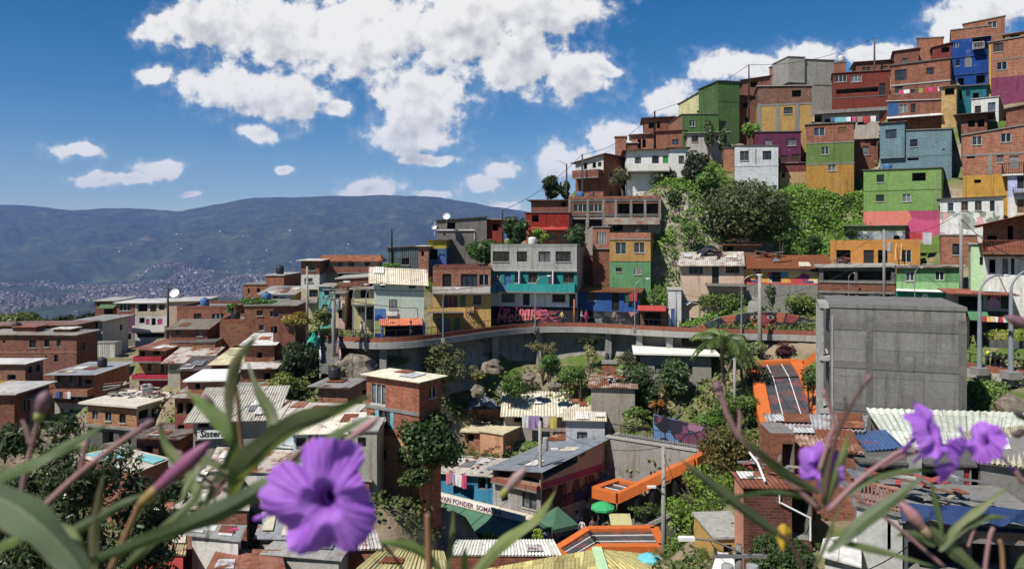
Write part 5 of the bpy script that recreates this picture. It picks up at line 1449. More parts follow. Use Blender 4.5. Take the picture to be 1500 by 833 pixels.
# ---------------------------------------------------------------- lower centre and right: street, escalators, concrete block
G_LOW = 'houses round the escalator square'
SQ = -23.2      # level of the little square
def low_centre():
 g = G_LOW
 for px, py, Y in ((800,770,60),(850,765,62),(900,770,60),(950,770,58),(850,800,54),(760,790,56),(930,740,62)): q = P(px, py, Y); EXTRA.append((q.x, q.y, SQ))
 # cliff and garden levels
 for px, py, Y in ((620,545,69),(700,560,70),(760,545,71),(820,545,71),(880,540,72),(700,545,71),(650,590,68),(720,590,71.5),(800,590,73),(880,590,70),(930,575,70),
                      (480,545,64),(540,530,67),(580,525,68),(430,590,60),(400,620,56),(460,560,62),(1000,575,70),(1050,575,69),(1085,590,66),(1000,600,68),(1060,610,64),(1090,640,58),(960,575,70),
                      (1030,700,56),(1080,720,50),(1020,800,46),(980,830,44),(1100,830,36),(1160,840,34),(930,610,67),(1190,660,50),
                      (1440,600,44),(1500,600,44),(1440,570,50),(1100,505,71),(1050,505,72.5),(1150,505,70.5),(893,690,62.5),(885,715,60),(903,722,62),(880,700,63),(1170,525,69),(1190,530,68),(1220,515,67),(1260,525,64),(1150,590,65),(1180,600,63),(1160,640,58),(1200,650,57),(1140,575,67),(1170,570,66),(1230,580,58),(1000,500,74),(930,497,76),(700,470,79),(900,478,79)): anchor(px, py, Y)
 h = House('long laundry shed under a cream corrugated roof with a patched hole', 738, 898, 606, 640, 68.5, 4, -2, group=g, back=1.15)
 h.wins('F', [(753,768,606,618,'o'), (770,815,606,620,'o')]); h.walls([(None, paint(160,150,140))]); h.sheet_roof(sheet(212,204,178,.06,0,.7,.12), (.6,.3,.2,.3), pitch=.28, amp=.05)
 h = House('grey store room with a low tin roof at the end of the laundry shed', 829, 886, 614, 638, 65.5, 2, -4, group=g, back=.35)
 h.walls([(None, paint(176,176,182))]); h.sheet_roof(sheet(206,196,170,.08,0), (.4,.2,.3,.3), geo=True)
 h = House('pink flanked two storey house with a wide slate grey roof and dark open terrace', 722, 792, 686, 790, 58, 9, -34, group=g, xr=888, yt2=690)
 h.wins('F', [(735,744,715,735,'o'), (765,786,722,744,'w.fdark'), (728,790,690,702,'o')])
 h.wins('R', [(795,846,668,690,'o'), (850,857,660,668,'w.frame'), (852,857,702,714,'w.frame'), (873,878,688,698,'w.fdark')])
 h.walls([(710, paint(170,120,90)), (None, paint(150,148,146))], R=paint(206,168,146))
 h.sheet_roof(sheet(132,140,152,.04,0,.5,.12), (.5,.5,.2,.4), geo=False); h.balcony(724, 791, 703, 712, .5, paint(150,86,66))
 mb = MB(); a, D, w = h.line('R'); nrm = V((D.y,-D.x,0))
 def strip(x0, x1, y0a, y1a, y0b, y1b, mat, nm, lb):
  u0, zt0 = h.up('R', x0, y0a); _, zb0 = h.up('R', x0, y1a); u1, zt1 = h.up('R', x1, y0b); _, zb1 = h.up('R', x1, y1b)
  m = MB(); pp = lambda u, z: V(((a+D*u+nrm*.02).x, (a+D*u+nrm*.02).y, z)); m.face([pp(u0, zb0), pp(u1, zb1), pp(u1, zt1), pp(u0, zt0)], [(u0, zb0), (u1, zb1), (u1, zt1), (u0, zt0)]); po = m.build(nm, mat, h.o); po['label'] = lb
 strip(794, 882, 707, 716, 678, 688, paint(196,62,108), 'painted_band', 'bright pink painted band')
 strip(794, 882, 717, 752, 689, 722, graffiti(((176,80,60),(120,64,50),(200,130,90),(60,70,110),(150,60,70),(80,50,40)), .9, 12), 'mural', 'mural of warm figures along the street')
 h = House('rust striped roof house behind the slate grey roof', 806, 862, 648, 690, 66, 2.5, -34, group=g, xr=889)
 h.walls([(None, paint(206,168,146))]); h.sheet_roof(sheet(196,150,116,.5,0,.6,.4), (.3,.2,.2,.4), geo=True)
 h = House('bright blue house with washing under weighted tin sheets', 641, 724, 691, 745, 62, 4.5, -20, group=g, yt2=697)
 h.wins('F', [(657,682,693,712,'o'), (700,711,697,716,'o'), (714,720,700,716,'o')]); h.walls([(None, paint(52,140,186))]); h.sheet_roof(sheet(186,180,172,.16,0,.6,.35), (.5,.3,.3,.4), geo=False)
 h = House('curved brick hut with a cluttered cream roof', 681, 703, 632, 668, 67.5, 4, -8, group=g, xr=None)
 h.wins('F', [(685,694,636,646,'o')]); h.walls([(None, brick(168,106,72))]).slab(paint(206,190,150), .4, .14)
 h = House('curved plaster end of the brick hut catching the sun', 703, 737, 634, 668, 67, 4, -30, group=g)
 h.walls([(None, paint(196,140,100))]).slab(paint(206,190,150), .15, .12)
 h = House('brick yard wall with a worn cream panel below the silver tarpaulin', 672, 738, 600, 625, 70, 1, 2, group=g, name='yard_wall', cat='wall')
 h.walls([(None, brick(164,104,70))]).slab(M['conc'], .05, .06)
 # terrace building with the lettered parapet and the green awning
 h = House('cafe with a green awning and a lettered white parapet', 631, 770, 730, 800, 59.5, 1.3, -33, group=g, yt2=766)
 h.wins('F', [(634,690,746,775,'o'), (694,765,755,790,'o')]); h.walls([(None, M['dconc'])]).slab(paint(214,198,170), .1, .12)
 a, D, w = h.line('F'); nrm = V((D.y,-D.x,0)); zt = h.c['FL'].z; z1 = h.c['FR'].z
 up = lambda t, dz, o: V(((a+D*(w*t)+nrm*o).x, (a+D*(w*t)+nrm*o).y, zt+(z1-zt)*t+dz))
 mb = MB(); mb.prism([up(0,.1,.12), up(1,.1,.12), up(1,.1,-.02), up(0,.1,-.02)], (0,0,.5)); mb.build('sign_board', M['white_gloss'], h.o)
 s0 = up(.04,.17,.14); e0 = up(1,.17,.14); Dd = (e0-s0).normalized()
 txt('NAVARI FONDER  SOMATRA', flat(120,40,70,.7), .5, s0, Dd, h.o, sx=1.02)
 q = [up(-.05,-.7,2.0), up(.97,-.7,2.0), up(1.0,-.05,.13), up(0,-.05,.13)]
 mb = MB()
 for i in range(5):
  t0, t1 = i/5+.004, (i+1)/5-.004; f = lambda u, v: (q[0]*(1-u)+q[1]*u)*(1-v)+(q[3]*(1-u)+q[2]*u)*v
  mb.prism([f(t0,0), f(t1,0), f(t1,1), f(t0,1)], (0,0,.03))
 mb.build('awning', flat(66,112,84,.7), h.o)
 for i in range(6):
  t = i/5; p = q[0]*(1-t)+q[1]*t; mb = MB(); mb.bar(V((p.x, p.y, SQ-1)), p, .07); mb.build('awning_post', M['fdark'], h.o)
 # paved square
 mb = MB(); mb.face([V(p) for p in ((1.6,55.2,SQ-.05),(5.0,47,SQ-.05),(13.6,47,SQ-.05),(13.6,60,SQ-.05),(8.4,63.5,SQ-.05),(7.4,63.6,SQ-.05))]); pv = mb.build('pavement', conc(84,.8), loc=(7,57,SQ)); pv['kind'] = 'structure'
 # bottom roofs
 roof_on('brick house under a bright white corrugated roof at the bottom', [P(657,812,43.5), P(824,813,43.5), P(811,789,46.2), P(668,790,46.2)], 4, sheet(226,226,216,.03,0,.6,.1), brick(150,84,60,.3,.15,.02), g, inset=.12)
 o = thing('house', 'house with a yellow tiled gable roof and a mint ridge at the bottom', 'house', P(860,860,40), g)
 rf = P(888,850,37.5); rb = P(874,803,42)
 lf = P(690,868,38); lb = P(700,834,43); rfr = P(985,856,37); rbr = P(968,812,43)
 mb = MB()
 for A_ in ([lf, rf, rb, lb], [rf, rfr, rbr, rb]): mb.prism(A_, (0,0,-.12))
 mb.build('roof', sheet(206,190,110,.1,.22,.8,.5,.6), o)
 mb = MB(); mb.bar(rf+V((0,0,.05)), rb+V((0,0,.05)), .55, .14); mb.build('ridge_cap', flat(176,214,160,.7), o)
 mb = MB(); mb.prism([p-V((0,0,.2)) for p in (lf, rfr, rbr, lb)], (0,0,-4)); mb.build('wall', BR(0), o)
 for p in (lf, rfr, rbr, lb): ANCH.append((p.x, p.y, p.z-3.6))
 # retaining wall, terrace
 A0 = P(889,641,64.2); B0 = P(1024,662,59.8); D = (B0-A0); D.z = 0; Ln = D.length; D.normalize(); n = V((-D.y, D.x, 0)); zT = -17.2
 o = thing('retaining_wall', 'stained concrete retaining wall with a black railing along its top', 'wall', (A0.x, A0.y, SQ))
 mb = MB(); pl = lambda t, d, z: V(((A0+D*t+n*d).x, (A0+D*t+n*d).y, z))
 mb.prism([pl(0,0,SQ-2), pl(Ln,0,SQ-2), pl(Ln,.5,SQ-2), pl(0,.5,SQ-2)], (0,0,zT-SQ+2)); mb.prism([pl(0,.5,SQ-2), pl(.5,.5,SQ-2), pl(.5,7,SQ-2), pl(0,7,SQ-2)], (0,0,zT-SQ+2)); mb.build('wall', conc(150,.8), o)
 mb = MB(); mb.prism([pl(-.1,-.1,zT), pl(Ln,-.1,zT), pl(Ln,.6,zT), pl(-.1,.6,zT)], (0,0,.16)); mb.build('coping', M['lconc'], o)
 mb = MB(); mb.face([pl(0,-.01,SQ-1), pl(Ln,-.01,SQ-1), pl(Ln,-.01,SQ+2.4), pl(0,-.01,SQ+2.4)], [(0,0),(Ln,0),(Ln,3.4),(0,3.4)]); mb.build('mural', graffiti(((40,70,150),(60,110,180),(30,90,90),(80,150,170),(40,110,60),(60,60,120)), .7, 21, lines=False), o)
 mb = MB(); rail_into(mb, [pl(0,.2,0), pl(Ln,.2,0)], zT+.16, zT+1.2, .15); mb.build('railing', M['black'], o)
 mb = MB(); mb.prism([pl(.5,.5,zT-.2), pl(Ln,.5,zT-.2), pl(Ln,5,zT-.2), pl(.5,5,zT-.2)], (0,0,.25)); o2 = mb.build('terrace', M['conc'], loc=pl(0,0,zT)); o2['kind'] = 'structure'
 for t in (1, 4, 7): 
  for d in (1, 4): EXTRA.append((pl(t,d,0).x, pl(t,d,0).y, zT-.6))
  EXTRA.append((pl(t,-1.2,0).x, pl(t,-1.2,0).y, SQ))
 # garden stair
 S0 = P(946,640,66); S1 = P(1043,566,73); S0.z = zT
 o = thing('garden_stair', 'long concrete garden stair with black railings climbing to the palm', 'stair', S0)
 d = S1-S0; nst = 20; side = V((d.y, -d.x, 0)).normalized()*.95
 mb = MB()
 for i in range(nst):
  p = S0+V((d.x, d.y, 0))*((i+.5)/nst); z = S0.z+d.z*(i+1)/nst
  ex = V((d.x, d.y, 0)).normalized(); mb.box((p.x, p.y, z-.4), V((d.x, d.y, 0)).length/nst*1.02, 1.9, .8, (ex, V((-ex.y, ex.x, 0)), V((0,0,1))))
 mb.build('steps', M['lconc'], o)
 for sg in (-1, 1):
  mb = MB(); mb.bar(S0+side*sg*1.08+V((0,0,.1)), S1+side*sg*1.08+V((0,0,.1)), .16, .35); mb.build('stringer', M['lconc'], o)
  mb = MB(); path = [S0+side*sg*1.08, S1+side*sg*1.08]; rail_into(mb, path, 0, 1.0, .2, zs=[S0.z+.25, S1.z+.25]); mb.build('railing', M['black'], o)
 for t in (0, .33, .66, 1): q = S0+d*t; EXTRA.append((q.x, q.y, q.z-.9)); q2 = q+side*3; EXTRA.append((q2.x, q2.y, q.z-.5)); q2 = q-side*3; EXTRA.append((q2.x, q2.y, q.z-.3))
 M0 = P(958,640,63.6); M1 = P(1046,656,61); 
 mb = MB(); mb.face([V((M0.x,M0.y,zT)), V((M1.x,M1.y,zT)), V((M1.x,M1.y,zT+1.5)), V((M0.x,M0.y,zT+2.1))], [(0,0),(5,0),(5,1.6),(0,2.1)])
 mb.face([V((M0.x,M0.y+.3,zT)), V((M1.x,M1.y+.3,zT)), V((M1.x,M1.y+.3,zT+1.5)), V((M0.x,M0.y+.3,zT+2.1))][::-1]); mb.face([V((M0.x,M0.y,zT+2.1)), V((M1.x,M1.y,zT+1.5)), V((M1.x,M1.y+.3,zT+1.5)), V((M0.x,M0.y+.3,zT+2.1))])
 o = mb.build('mural_wall', graffiti(((30,30,44),(44,40,60),(120,60,90),(90,130,180),(40,40,56),(150,100,130),(30,40,60)), 1.0, 31), loc=M0); tag(o, 'dark garden wall painted with pink blossom and blue figures', 'wall')
 # flat roofed store behind the palm
 h = House('low grey store with a white flat roof behind the palm', 938, 1042, 519, 548, 71.5, 5, -8, group=g)
 h.walls([(None, paint(140,136,128))]).slab(paint(226,222,210,.15), .7, .16)
 h = House('rubble topped shed with a rusty roof edge below the cliff', 866, 930, 567, 590, 67, 4, -8, group=g, back=.3, name='shed', cat='shed')
 h.walls([(None, paint(150,140,128))]); h.sheet_roof(sheet(176,160,146,.5,0), (.3,.3,.3,.3), geo=True)
 h = House('small brick lean to under the walkway pier', 882, 902, 533, 560, 71, 2, -8, group=g, name='shed', cat='shed')
 h.walls([(None, BR(0))]).slab(M['conc'], .1, .08)

def tray(label, left, right, rise=.8, lines=2, post=None, bw=.3):
 """escalator roof: orange edge beams round dark panels with pale bars"""
 o = thing('escalator_roof', label, 'escalator roof', (left[0]+right[0])/2, 'orange escalator roofs')
 og = flat(214,100,34,.45); up = V((0,0,1))
 def beams(pts, nm):
  mb = MB()
  for a, b in zip(pts[:-1], pts[1:]):
   d = (b-a); s = V((d.y, -d.x, 0)).normalized()*bw
   mb.prism([a-s-up*rise, a+s-up*rise, b+s-up*rise, b-s-up*rise] if True else [], up*(rise+.05))
  mb.build(nm, og, o)
 beams(left, 'edge_beam'); beams(right, 'edge_beam')
 beams([left[0], right[0]], 'end_beam'); beams([left[-1], right[-1]], 'end_beam')
 mb = MB()
 for i in range(len(left)-1): mb.prism([left[i]-up*.2, right[i]-up*.2, right[i+1]-up*.2, left[i+1]-up*.2], up*.04)
 mb.build('panel', PANEL, o)
 for k in range(1, lines+1):
  t = k/(lines+1); mb = MB()
  for i in range(len(left)-1):
   a = left[i]*(1-t)+right[i]*t-up*.13; b = left[i+1]*(1-t)+right[i+1]*t-up*.13; mb.bar(a, b, .055, .05)
  mb.build('glazing_bar', M['white_gloss'], o)
 for i in range(1, len(left)-1):
  mb = MB(); mb.bar(left[i]-up*.14, right[i]-up*.14, .3, .05); mb.build('gutter', M['black'], o)
 if post:
  for p in post:
   mb = MB(); mb.bar(V((p.x, p.y, p.z-rise-4.5)), V((p.x, p.y, p.z-rise+.05)), .3); mb.build('post', M['black'], o)
 return o
def panelmat():
 s = NT('smoked_panel'); bt = s.new('ShaderNodeTexBrick', offset=.0); bt.inputs['Scale'].default_value = 1; bt.inputs['Brick Width'].default_value = 1.2; bt.inputs['Row Height'].default_value = 1.15
 bt.inputs['Mortar Size'].default_value = .03; bt.inputs['Color1'].default_value = (.06,.06,.065,1); bt.inputs['Color2'].default_value = (.085,.08,.08,1); bt.inputs['Mortar'].default_value = (.02,.02,.02,1)
 s.link(s.uv(), bt.inputs['Vector']); n = s.noise(s.pos(), .9, 2)
 return s.fin(s.mix(s.ramp(n, [(.54, 0), (.57, .5)]), bt.outputs['Color'], rgb(150,70,58)), .3, 0, .5)  # red blotches put into the colour for reddish reflections on the panels
PANEL = panelmat()

def escalators():
 tray('upper orange escalator roof sloping down beside the concrete block', [P(1101,530,67), P(1110,552,63.5), P(1120,606,57.5), P(1130,650,53)], [P(1164,527,67), P(1178,548,63.5), P(1201,606,57.5), P(1215,650,53)], bw=.5)
 mb = MB(); up = V((0,0,1))
 for a, b in ((P(1078,529,66.5), P(1100,526,67)), (P(1162,528,67), P(1178,529,66)), (P(1178,529,66), P(1196,515,65.5))):
  d = b-a; s = V((d.y,-d.x,0)).normalized()*.2; mb.prism([a-s-up*.7, a+s-up*.7, b+s-up*.7, b-s-up*.7], up*.8)
 o = mb.build('canopy_beam', flat(214,100,34,.45), loc=P(1100,530,67)); tag(o, 'orange folded beam arms spreading from the top of the upper escalator roof', 'beam')
 c0 = P(905,722,58.5); c1 = P(1016,670,58.0); f0 = P(931,708,61); f1 = P(1040,657,60.5); e0 = P(870,714,60); e1 = P(906,702,62.6)
 tray('orange escalator roof with a flat landing below the retaining wall', [e1, f0, f1], [e0, c0, c1], .75, 2, [c0*(1-t)+c1*t for t in (.25,.45,.75,.92)])
 z = P(861,773,53).z
 A = [P(814,803,51.5), P(862,773,53), P(958,771,53.2)]; B = [P(838,822,48.6), P(880,797,50), P(972,796,50)]
 for q in (A[1], A[2], B[1], B[2]): q.z = z
 tray('lowest orange escalator roof with red side panel at the bottom of the square', A, B, 1.0, 2)

def ramp():
 o = thing('ramp', 'grey ramp with a white kerb and black railing beside the planted strip', 'ramp', V((9, 57, SQ)))
 a, b = P(905,779,56.5), P(990,742,57.5); a.z = SQ+.1; b.z = SQ+1.9; n = V((.3,-1,0)).normalized()
 mb = MB(); mb.prism([a, b, b+n*-2.2, a+n*-2.2], (0,0,-2.4)); mb.build('slope', conc(110,.7), o)
 mb = MB(); mb.bar(a+V((0,0,.12)), b+V((0,0,.12)), .2, .3); mb.build('kerb', M['lconc'], o)
 mb = MB(); rail_into(mb, [a, (a+b)/2, b], 0, 1.0, .16, zs=[a.z+.25, (a.z+b.z)/2+.25, b.z+.25]); mb.build('railing', M['black'], o)
LATE.append(ramp)
def concrete_block():
 h = House('unfinished grey concrete block with formwork joints, tallest near the right', 1216, 1415, 453, 640, 43.5, 7, -20, name='concrete_building', cat='building', ext=6)
 h.wins('F', []); 
 s = NT('cast_concrete'); uv = s.uv()
 bt = s.new('ShaderNodeTexBrick', offset=.0); bt.inputs['Scale'].default_value = 1; bt.inputs['Brick Width'].default_value = 2.44; bt.inputs['Row Height'].default_value = 1.6
 bt.inputs['Mortar Size'].default_value = .018; bt.inputs['Mortar Smooth'].default_value = .5
 bt.inputs['Color1'].default_value = (.17,.166,.154,1); bt.inputs['Color2'].default_value = (.21,.204,.19,1); bt.inputs['Mortar'].default_value = (.09,.09,.086,1)
 s.link(uv, bt.inputs['Vector']); c, n = weather(s, bt.outputs['Color'], .7); s.bump(s.math('SUBTRACT', n, bt.outputs['Fac']), .3, .02)
 cm = s.fin(c, .9); h.walls([(None, cm)]); h.slab(conc(118), .06, .22)
 h.slabline([480, 537, 600], conc(108), .42, .03); h.columns([1273.5], 462, 640, conc(106), .38, out=.025); h.columns([1410], 470, 640, conc(100), .4, out=.02); h.columns([1219], 462, 640, conc(160), .1, out=.05)
 # open side gallery on the left
 mb = MB(); a, D, w = h.line('F'); nrm = V((D.y,-D.x,0)); up = V((0,0,1)); z = h.c['FL'].z
 for zz in (z, z-3.1, z-6.2):
  mb = MB(); mb.box(a-D*.3+V((0,0,zz+.08))-nrm*1.7, .6, 3.4, .25, (D, nrm, up))
  mb.build('gallery_slab', M['lconc'], h.o)
 for dd in (.2, 3.2):
  mb = MB(); p = a-D*.5-nrm*dd; mb.bar(V((p.x,p.y,z-12)), V((p.x,p.y,z)), .22); mb.build('gallery_post', M['lconc'], h.o)
 mb = MB(); path = [a-D*.5-nrm*.3, a-D*.5-nrm*3.1]; rail_into(mb, path, z-3.0, z-2.0, .16); mb.build('railing', M['black'], h.o)

def low_right():
 g = 'tin roofed houses at the lower right'
 o = roof_on('house with a long grey and rust sheet roof left of the blue sheets', [P(1128,628,36.5), P(1268,632,36), P(1272,608,39.5), P(1118,605,39.5)], 3.2, sheet(176,176,178,.32,0,.55,.15), BR(0), g)
 o = roof_on('patchwork rust red roof below the long grey sheets', [P(1140,650,34), P(1266,664,32.6), P(1248,628,36.2), P(1130,629,36.2)], 3.2, sheet(178,150,130,.62,0,.6,.4), BR(1), g)
 o = roof_on('blue corrugated sheet roof between rust and pale roofs', [P(1270,661,33.5), P(1324,655,33.8), P(1296,629,36.6), P(1247,631,36.6)], 3.0, sheet(66,96,146,.1,0,.5,.12), paint(120,110,104), g)
 o = roof_on('broad pale green and cream corrugated roof behind the right flowers', [P(1330,690,32.5), P(1480,686,33), P(1515,604,40), P(1268,597,40)], 3.4, sheet(206,212,194,.03,0,.6,.28), paint(120,116,112), g)
 o = roof_on('roof of thin grey and yellow slats at the right edge', [P(1432,676,31), P(1545,690,30.5), P(1545,618,36), P(1410,632,36)], 3.0, sheet(196,186,150,.05,.12,.7,.35), paint(130,126,122), g)
 # open dwelling under those roofs
 h = House('open dark dwelling with grey posts under the pale roof', 1262, 1500, 682, 760, 32.2, 2.5, -6, group=g)
 h.wins('F', [(1268,1322,684,726,'o'), (1330,1380,684,726,'o'), (1412,1421,684,728,'s.red'), (1423,1450,684,735,'o'), (1455,1470,684,730,'o'), (1474,1496,684,730,'o')]); h.walls([(None, paint(120,128,132))]).slab(M['dconc'], .1, .1)
 h.columns([1333.5], 650, 745, M['lconc'], .18, out=.9)
 # brick house with the salmon parapet
 h = House('dark brick house with a salmon parapet and a white drain pipe', 1089, 1190, 715, 800, 31, 4, -4, group=g, xl=1076)
 h.wins('F', [(1160,1188,722,790,'o')]); h.walls([(None, brick(112,62,44,.3,.13,.015))], L=paint(206,130,98))
 h.sheet_roof(sheet(150,84,66,.45,.2,.7,.3), (.2,.0,.2,.1), geo=False)
 mb = MB(); a, D, w = h.line('F'); nrm = V((D.y,-D.x,0))
 def pt(px, py, o=.1):
  u, z = h.up('F', px, py); q = a+D*u+nrm*o; return V((q.x, q.y, z))
 mb.tube([pt(1141,722), pt(1141,734), pt(1186,757), pt(1186,790)], .045, 6); mb.build('drain_pipe', M['white_gloss'], h.o)
 mb = MB(); mb.tube([P(1098,672,33)+V((0,0,.3)), P(1110,688,31.6)+V((0,0,.3)), P(1121,712,31)+V((0,0,.2))], .05, 6); mb.build('vent_pipe', M['white_gloss'], h.o)
 h = House('narrow brick wall house rising behind the salmon parapet', 1129, 1164, 634, 715, 33.4, 2, -4, group=g)
 h.wins('F', [(1146,1162,650,690,'o')]); h.walls([(None, brick(142,84,56,.3,.14,.015))])
 # grey rendered house with the brick lattice terrace
 h = House('grey rendered house with a brick lattice terrace and white lower wall', 1255, 1322, 740, 850, 28, 4, -24, group=g, yt2=756)
 h.wins('F', [(1300,1305,762,806,'o')]); h.walls([(None, paint(176,176,172))]).slab(M['conc'], .15, .14)
 a, D, w = h.line('F'); mb = MB(); nrm = V((D.y,-D.x,0)); z0 = h.c['FL'].z+.15; z1 = h.c['FR'].z+.15
 rail_into(mb, [a+nrm*.1, a+D*w+nrm*.1], 0, .85, .12, bw=.05, top=.09, zs=[z0, z1]); mb.build('lattice', brick(186,120,94,.2,.1,.02), h.o)
 o = roof_on('white tin roof with a red edge beside the grey rendered house', [P(1200,815,27.5), P(1262,832,26.5), P(1262,782,29), P(1206,790,29)], 2.5, sheet(214,212,206,.1,0), paint(196,196,192), g, geo=False)
 h = House('house hidden behind a navy tarpaulin and a basket weave balcony', 1322, 1540, 768, 860, 27.5, 4, -8, group=g)
 h.wins('F', [(1330,1420,795,835,'o'), (1424,1490,786,835,'o')]); h.walls([(None, paint(90,92,104))]).slab(M['conc'], .2, .14)
 h.balcony(1400, 1500, 770, 787, .6, brick(150,110,90,.16,.16,.05))
 mb = MB(); q0, q1 = P(1320,737,27), P(1510,745,26.4); q2, q3 = P(1510,768,25.8), P(1322,763,26.5); n = 24
 for i in range(n):
  f = lambda t, v: ((q0*(1-t)+q1*t)*(1-v)+(q3*(1-t)+q2*t)*v)+V((0, .12*math.sin(t*19+v*3), .05*math.sin(t*31)*v))
  for j in range(3): mb.face([f(i/n, (j+1)/3), f((i+1)/n, (j+1)/3), f((i+1)/n, j/3), f(i/n, j/3)])
 o = mb.build('tarpaulin', flat(36,58,104,.5), loc=q0, smooth=True); tag(o, 'navy blue tarpaulin stretched across the terrace at the lower right', 'tarpaulin')
 # yellow shack
 h = House('ochre shack with a bright white yard at the bottom', 1047, 1102, 788, 833, 34, 3, 4, group=g, name='shack', cat='shack')
 h.wins('F', [(1060,1072,797,818,'o')]); h.walls([(None, paint(200,150,70))]).slab(M['lconc'], .1, .1)
 o = roof_on('white yard roof with scraps of cloth below the twin lamp boxes', [P(1040,845,30), P(1108,848,30), P(1100,812,33.5), P(1050,810,33.5)], 1.8, paint(226,226,224,.1), paint(190,186,180), g, geo=False)
DECLARE += [low_centre, concrete_block, low_right]; LATE += [escalators]
# ---------------------------------------------------------------- trees and plants
def leaf_quads(cen, rad, n, size, rng, asp=1.6, shell=.55, up=.25, droop=0.0, fold=.25):
 """n leaf blades scattered through an ellipsoid; four corners each, tip and base pointed"""
 d = rng.normal(size=(n, 3)); d /= np.linalg.norm(d, axis=1)[:, None]
 r = shell+(1-shell)*rng.random(n)**.5; r *= (1+rng.normal(0, .07, n))
 inner = rng.random(n) < .22; r[inner] *= rng.random(inner.sum())
 p = cen+d*rad*r[:, None]
 nrm = d*.8+rng.normal(size=(n, 3))*.55+np.array([0, 0, up]); nrm /= np.linalg.norm(nrm, axis=1)[:, None]
 t = np.cross(nrm, rng.normal(size=(n, 3))); t /= np.linalg.norm(t, axis=1)[:, None]
 if droop: t = t*(1-droop)+np.array([0, 0, -1])*droop; t /= np.linalg.norm(t, axis=1)[:, None]
 b = np.cross(nrm, t); b /= np.linalg.norm(b, axis=1)[:, None]
 L = size*(.6+.8*rng.random(n))[:, None]; W = L/asp
 v = np.stack([p-t*L*.5, p+b*W*.5+nrm*W*fold*.3, p+t*L*.5, p-b*W*.5+nrm*W*fold*.3], 1)
 return v.reshape(-1, 3)

def crown_mesh(name, clumps, size, mat, parent, rng, asp=1.6, density=1.0, droop=0.0, **k):
 vs = [leaf_quads(np.array(c), np.array(r), max(8, int(n*density)), size, rng, asp, droop=droop, **k) for c, r, n in clumps]
 v = np.concatenate(vs); q = np.arange(len(v)).reshape(-1, 4)
 return np_mesh(name, v, q, mat, parent)

def clumps_for(c, rx, ry, rz, k, rng, n=160, small=.42):
 """uneven crown: clumps spread through an ellipsoid"""
 out = []
 for i in range(k):
  d = rng.normal(size=3); d /= np.linalg.norm(d); d *= rng.random()**.4
  f = small*(.65+.7*rng.random())
  p = np.array(c)+d*np.array([rx, ry, rz])*(1-f*.55)
  out.append((p, np.array([rx, ry, rz])*f*np.array([1, 1, .8]), n*(f/small)**2))
 return out

TREE_N = [0]
def tree(label, px, py, rx, ry, Y, col, leaf=.35, n=150, k=16, name='tree', cat='tree', group='trees among the houses', foot=None, small=.42, trans=.3, hue=None, bare=False, asp=1.6, droop=0.0, flat_=1.0, shell=.55, trunk_r=None):
 TREE_N[0] += 1; rng = np.random.default_rng(100+TREE_N[0])
 c = P(px, py, Y); sx = rx/FOC*Y; sz = ry/FOC*Y; sy = (sx+sz)/2*flat_
 z0 = gz(c.x, c.y) if foot is None else foot
 z0 = min(z0, c.z-sz*.6)
 o = thing(name, label, cat, (c.x, c.y, z0), group)
 mb = MB(); top = V((c.x+rng.normal()*sx*.1, c.y, c.z+sz*.35)); h = c.z-z0; r0 = trunk_r or max(.06, .05*(sx+sz))
 mid = V((c.x+rng.normal()*.12*sx, c.y+.05, z0+max(.2, h-sz*.5)))
 mb.tube([V((c.x, c.y, z0-.5)), V((c.x, c.y, z0+(mid.z-z0)*.5)), mid, top], [r0*1.25, r0, r0*.75, r0*.2], 7)
 for i in range(7):
  a = rng.random()*2*PI; t = .3+.7*rng.random(); st = mid*(1-t*.6)+top*(t*.6)
  e = V((c.x+math.cos(a)*sx*.75, c.y+math.sin(a)*sy*.75, c.z+sz*(rng.random()*1.1-.35)))
  mm = (st+e)/2+V((0, 0, -sz*.08)); mb.tube([st, mm, e], [r0*.45, r0*.3, r0*.08], 5)
 mb.build('trunk', bark(), o, smooth=True)
 cl = clumps_for((c.x, c.y, c.z), sx, sy, sz, k, rng, n, small)
 crown_mesh('crown', cl, leaf, leafmat(*col, trans, hue=hue), o, rng, asp, droop=droop, shell=shell)
 return o

def bush(label, px, py, rx, ry, Y, col, leaf=.22, n=120, k=9, name='bush', cat='bush', group='bushes on the slopes', hue=None, asp=1.8, foot=None):
 TREE_N[0] += 1; rng = np.random.default_rng(300+TREE_N[0])
 c = P(px, py, Y); sx = rx/FOC*Y; sz = ry/FOC*Y; sy = (sx+sz)*.5
 z0 = gz(c.x, c.y) if foot is None else foot
 if foot is None and c.z-sz*.7 > z0: c.z = max(z0+sz*.55, c.z-sz*.4) if c.z-z0 > 3*sz else c.z
 o = thing(name, label, cat, (c.x, c.y, min(z0, c.z-sz*.5)), group)
 mb = MB()
 for i in range(6):
  a = rng.random()*2*PI; e = V((c.x+math.cos(a)*sx*.6, c.y+math.sin(a)*sy*.6, c.z+sz*.4*rng.random()))
  mb.tube([V((c.x, c.y, min(z0, c.z-sz*.5)-.3)), (V((c.x, c.y, c.z-sz*.4))+e)/2, e], [.05, .035, .012], 5)
 mb.build('stems', bark(), o)
 crown_mesh('foliage', clumps_for((c.x, c.y, c.z), sx, sy, sz, k, rng, n, .5), leaf, leafmat(*col, .3, hue=hue), o, rng, asp)
 return o

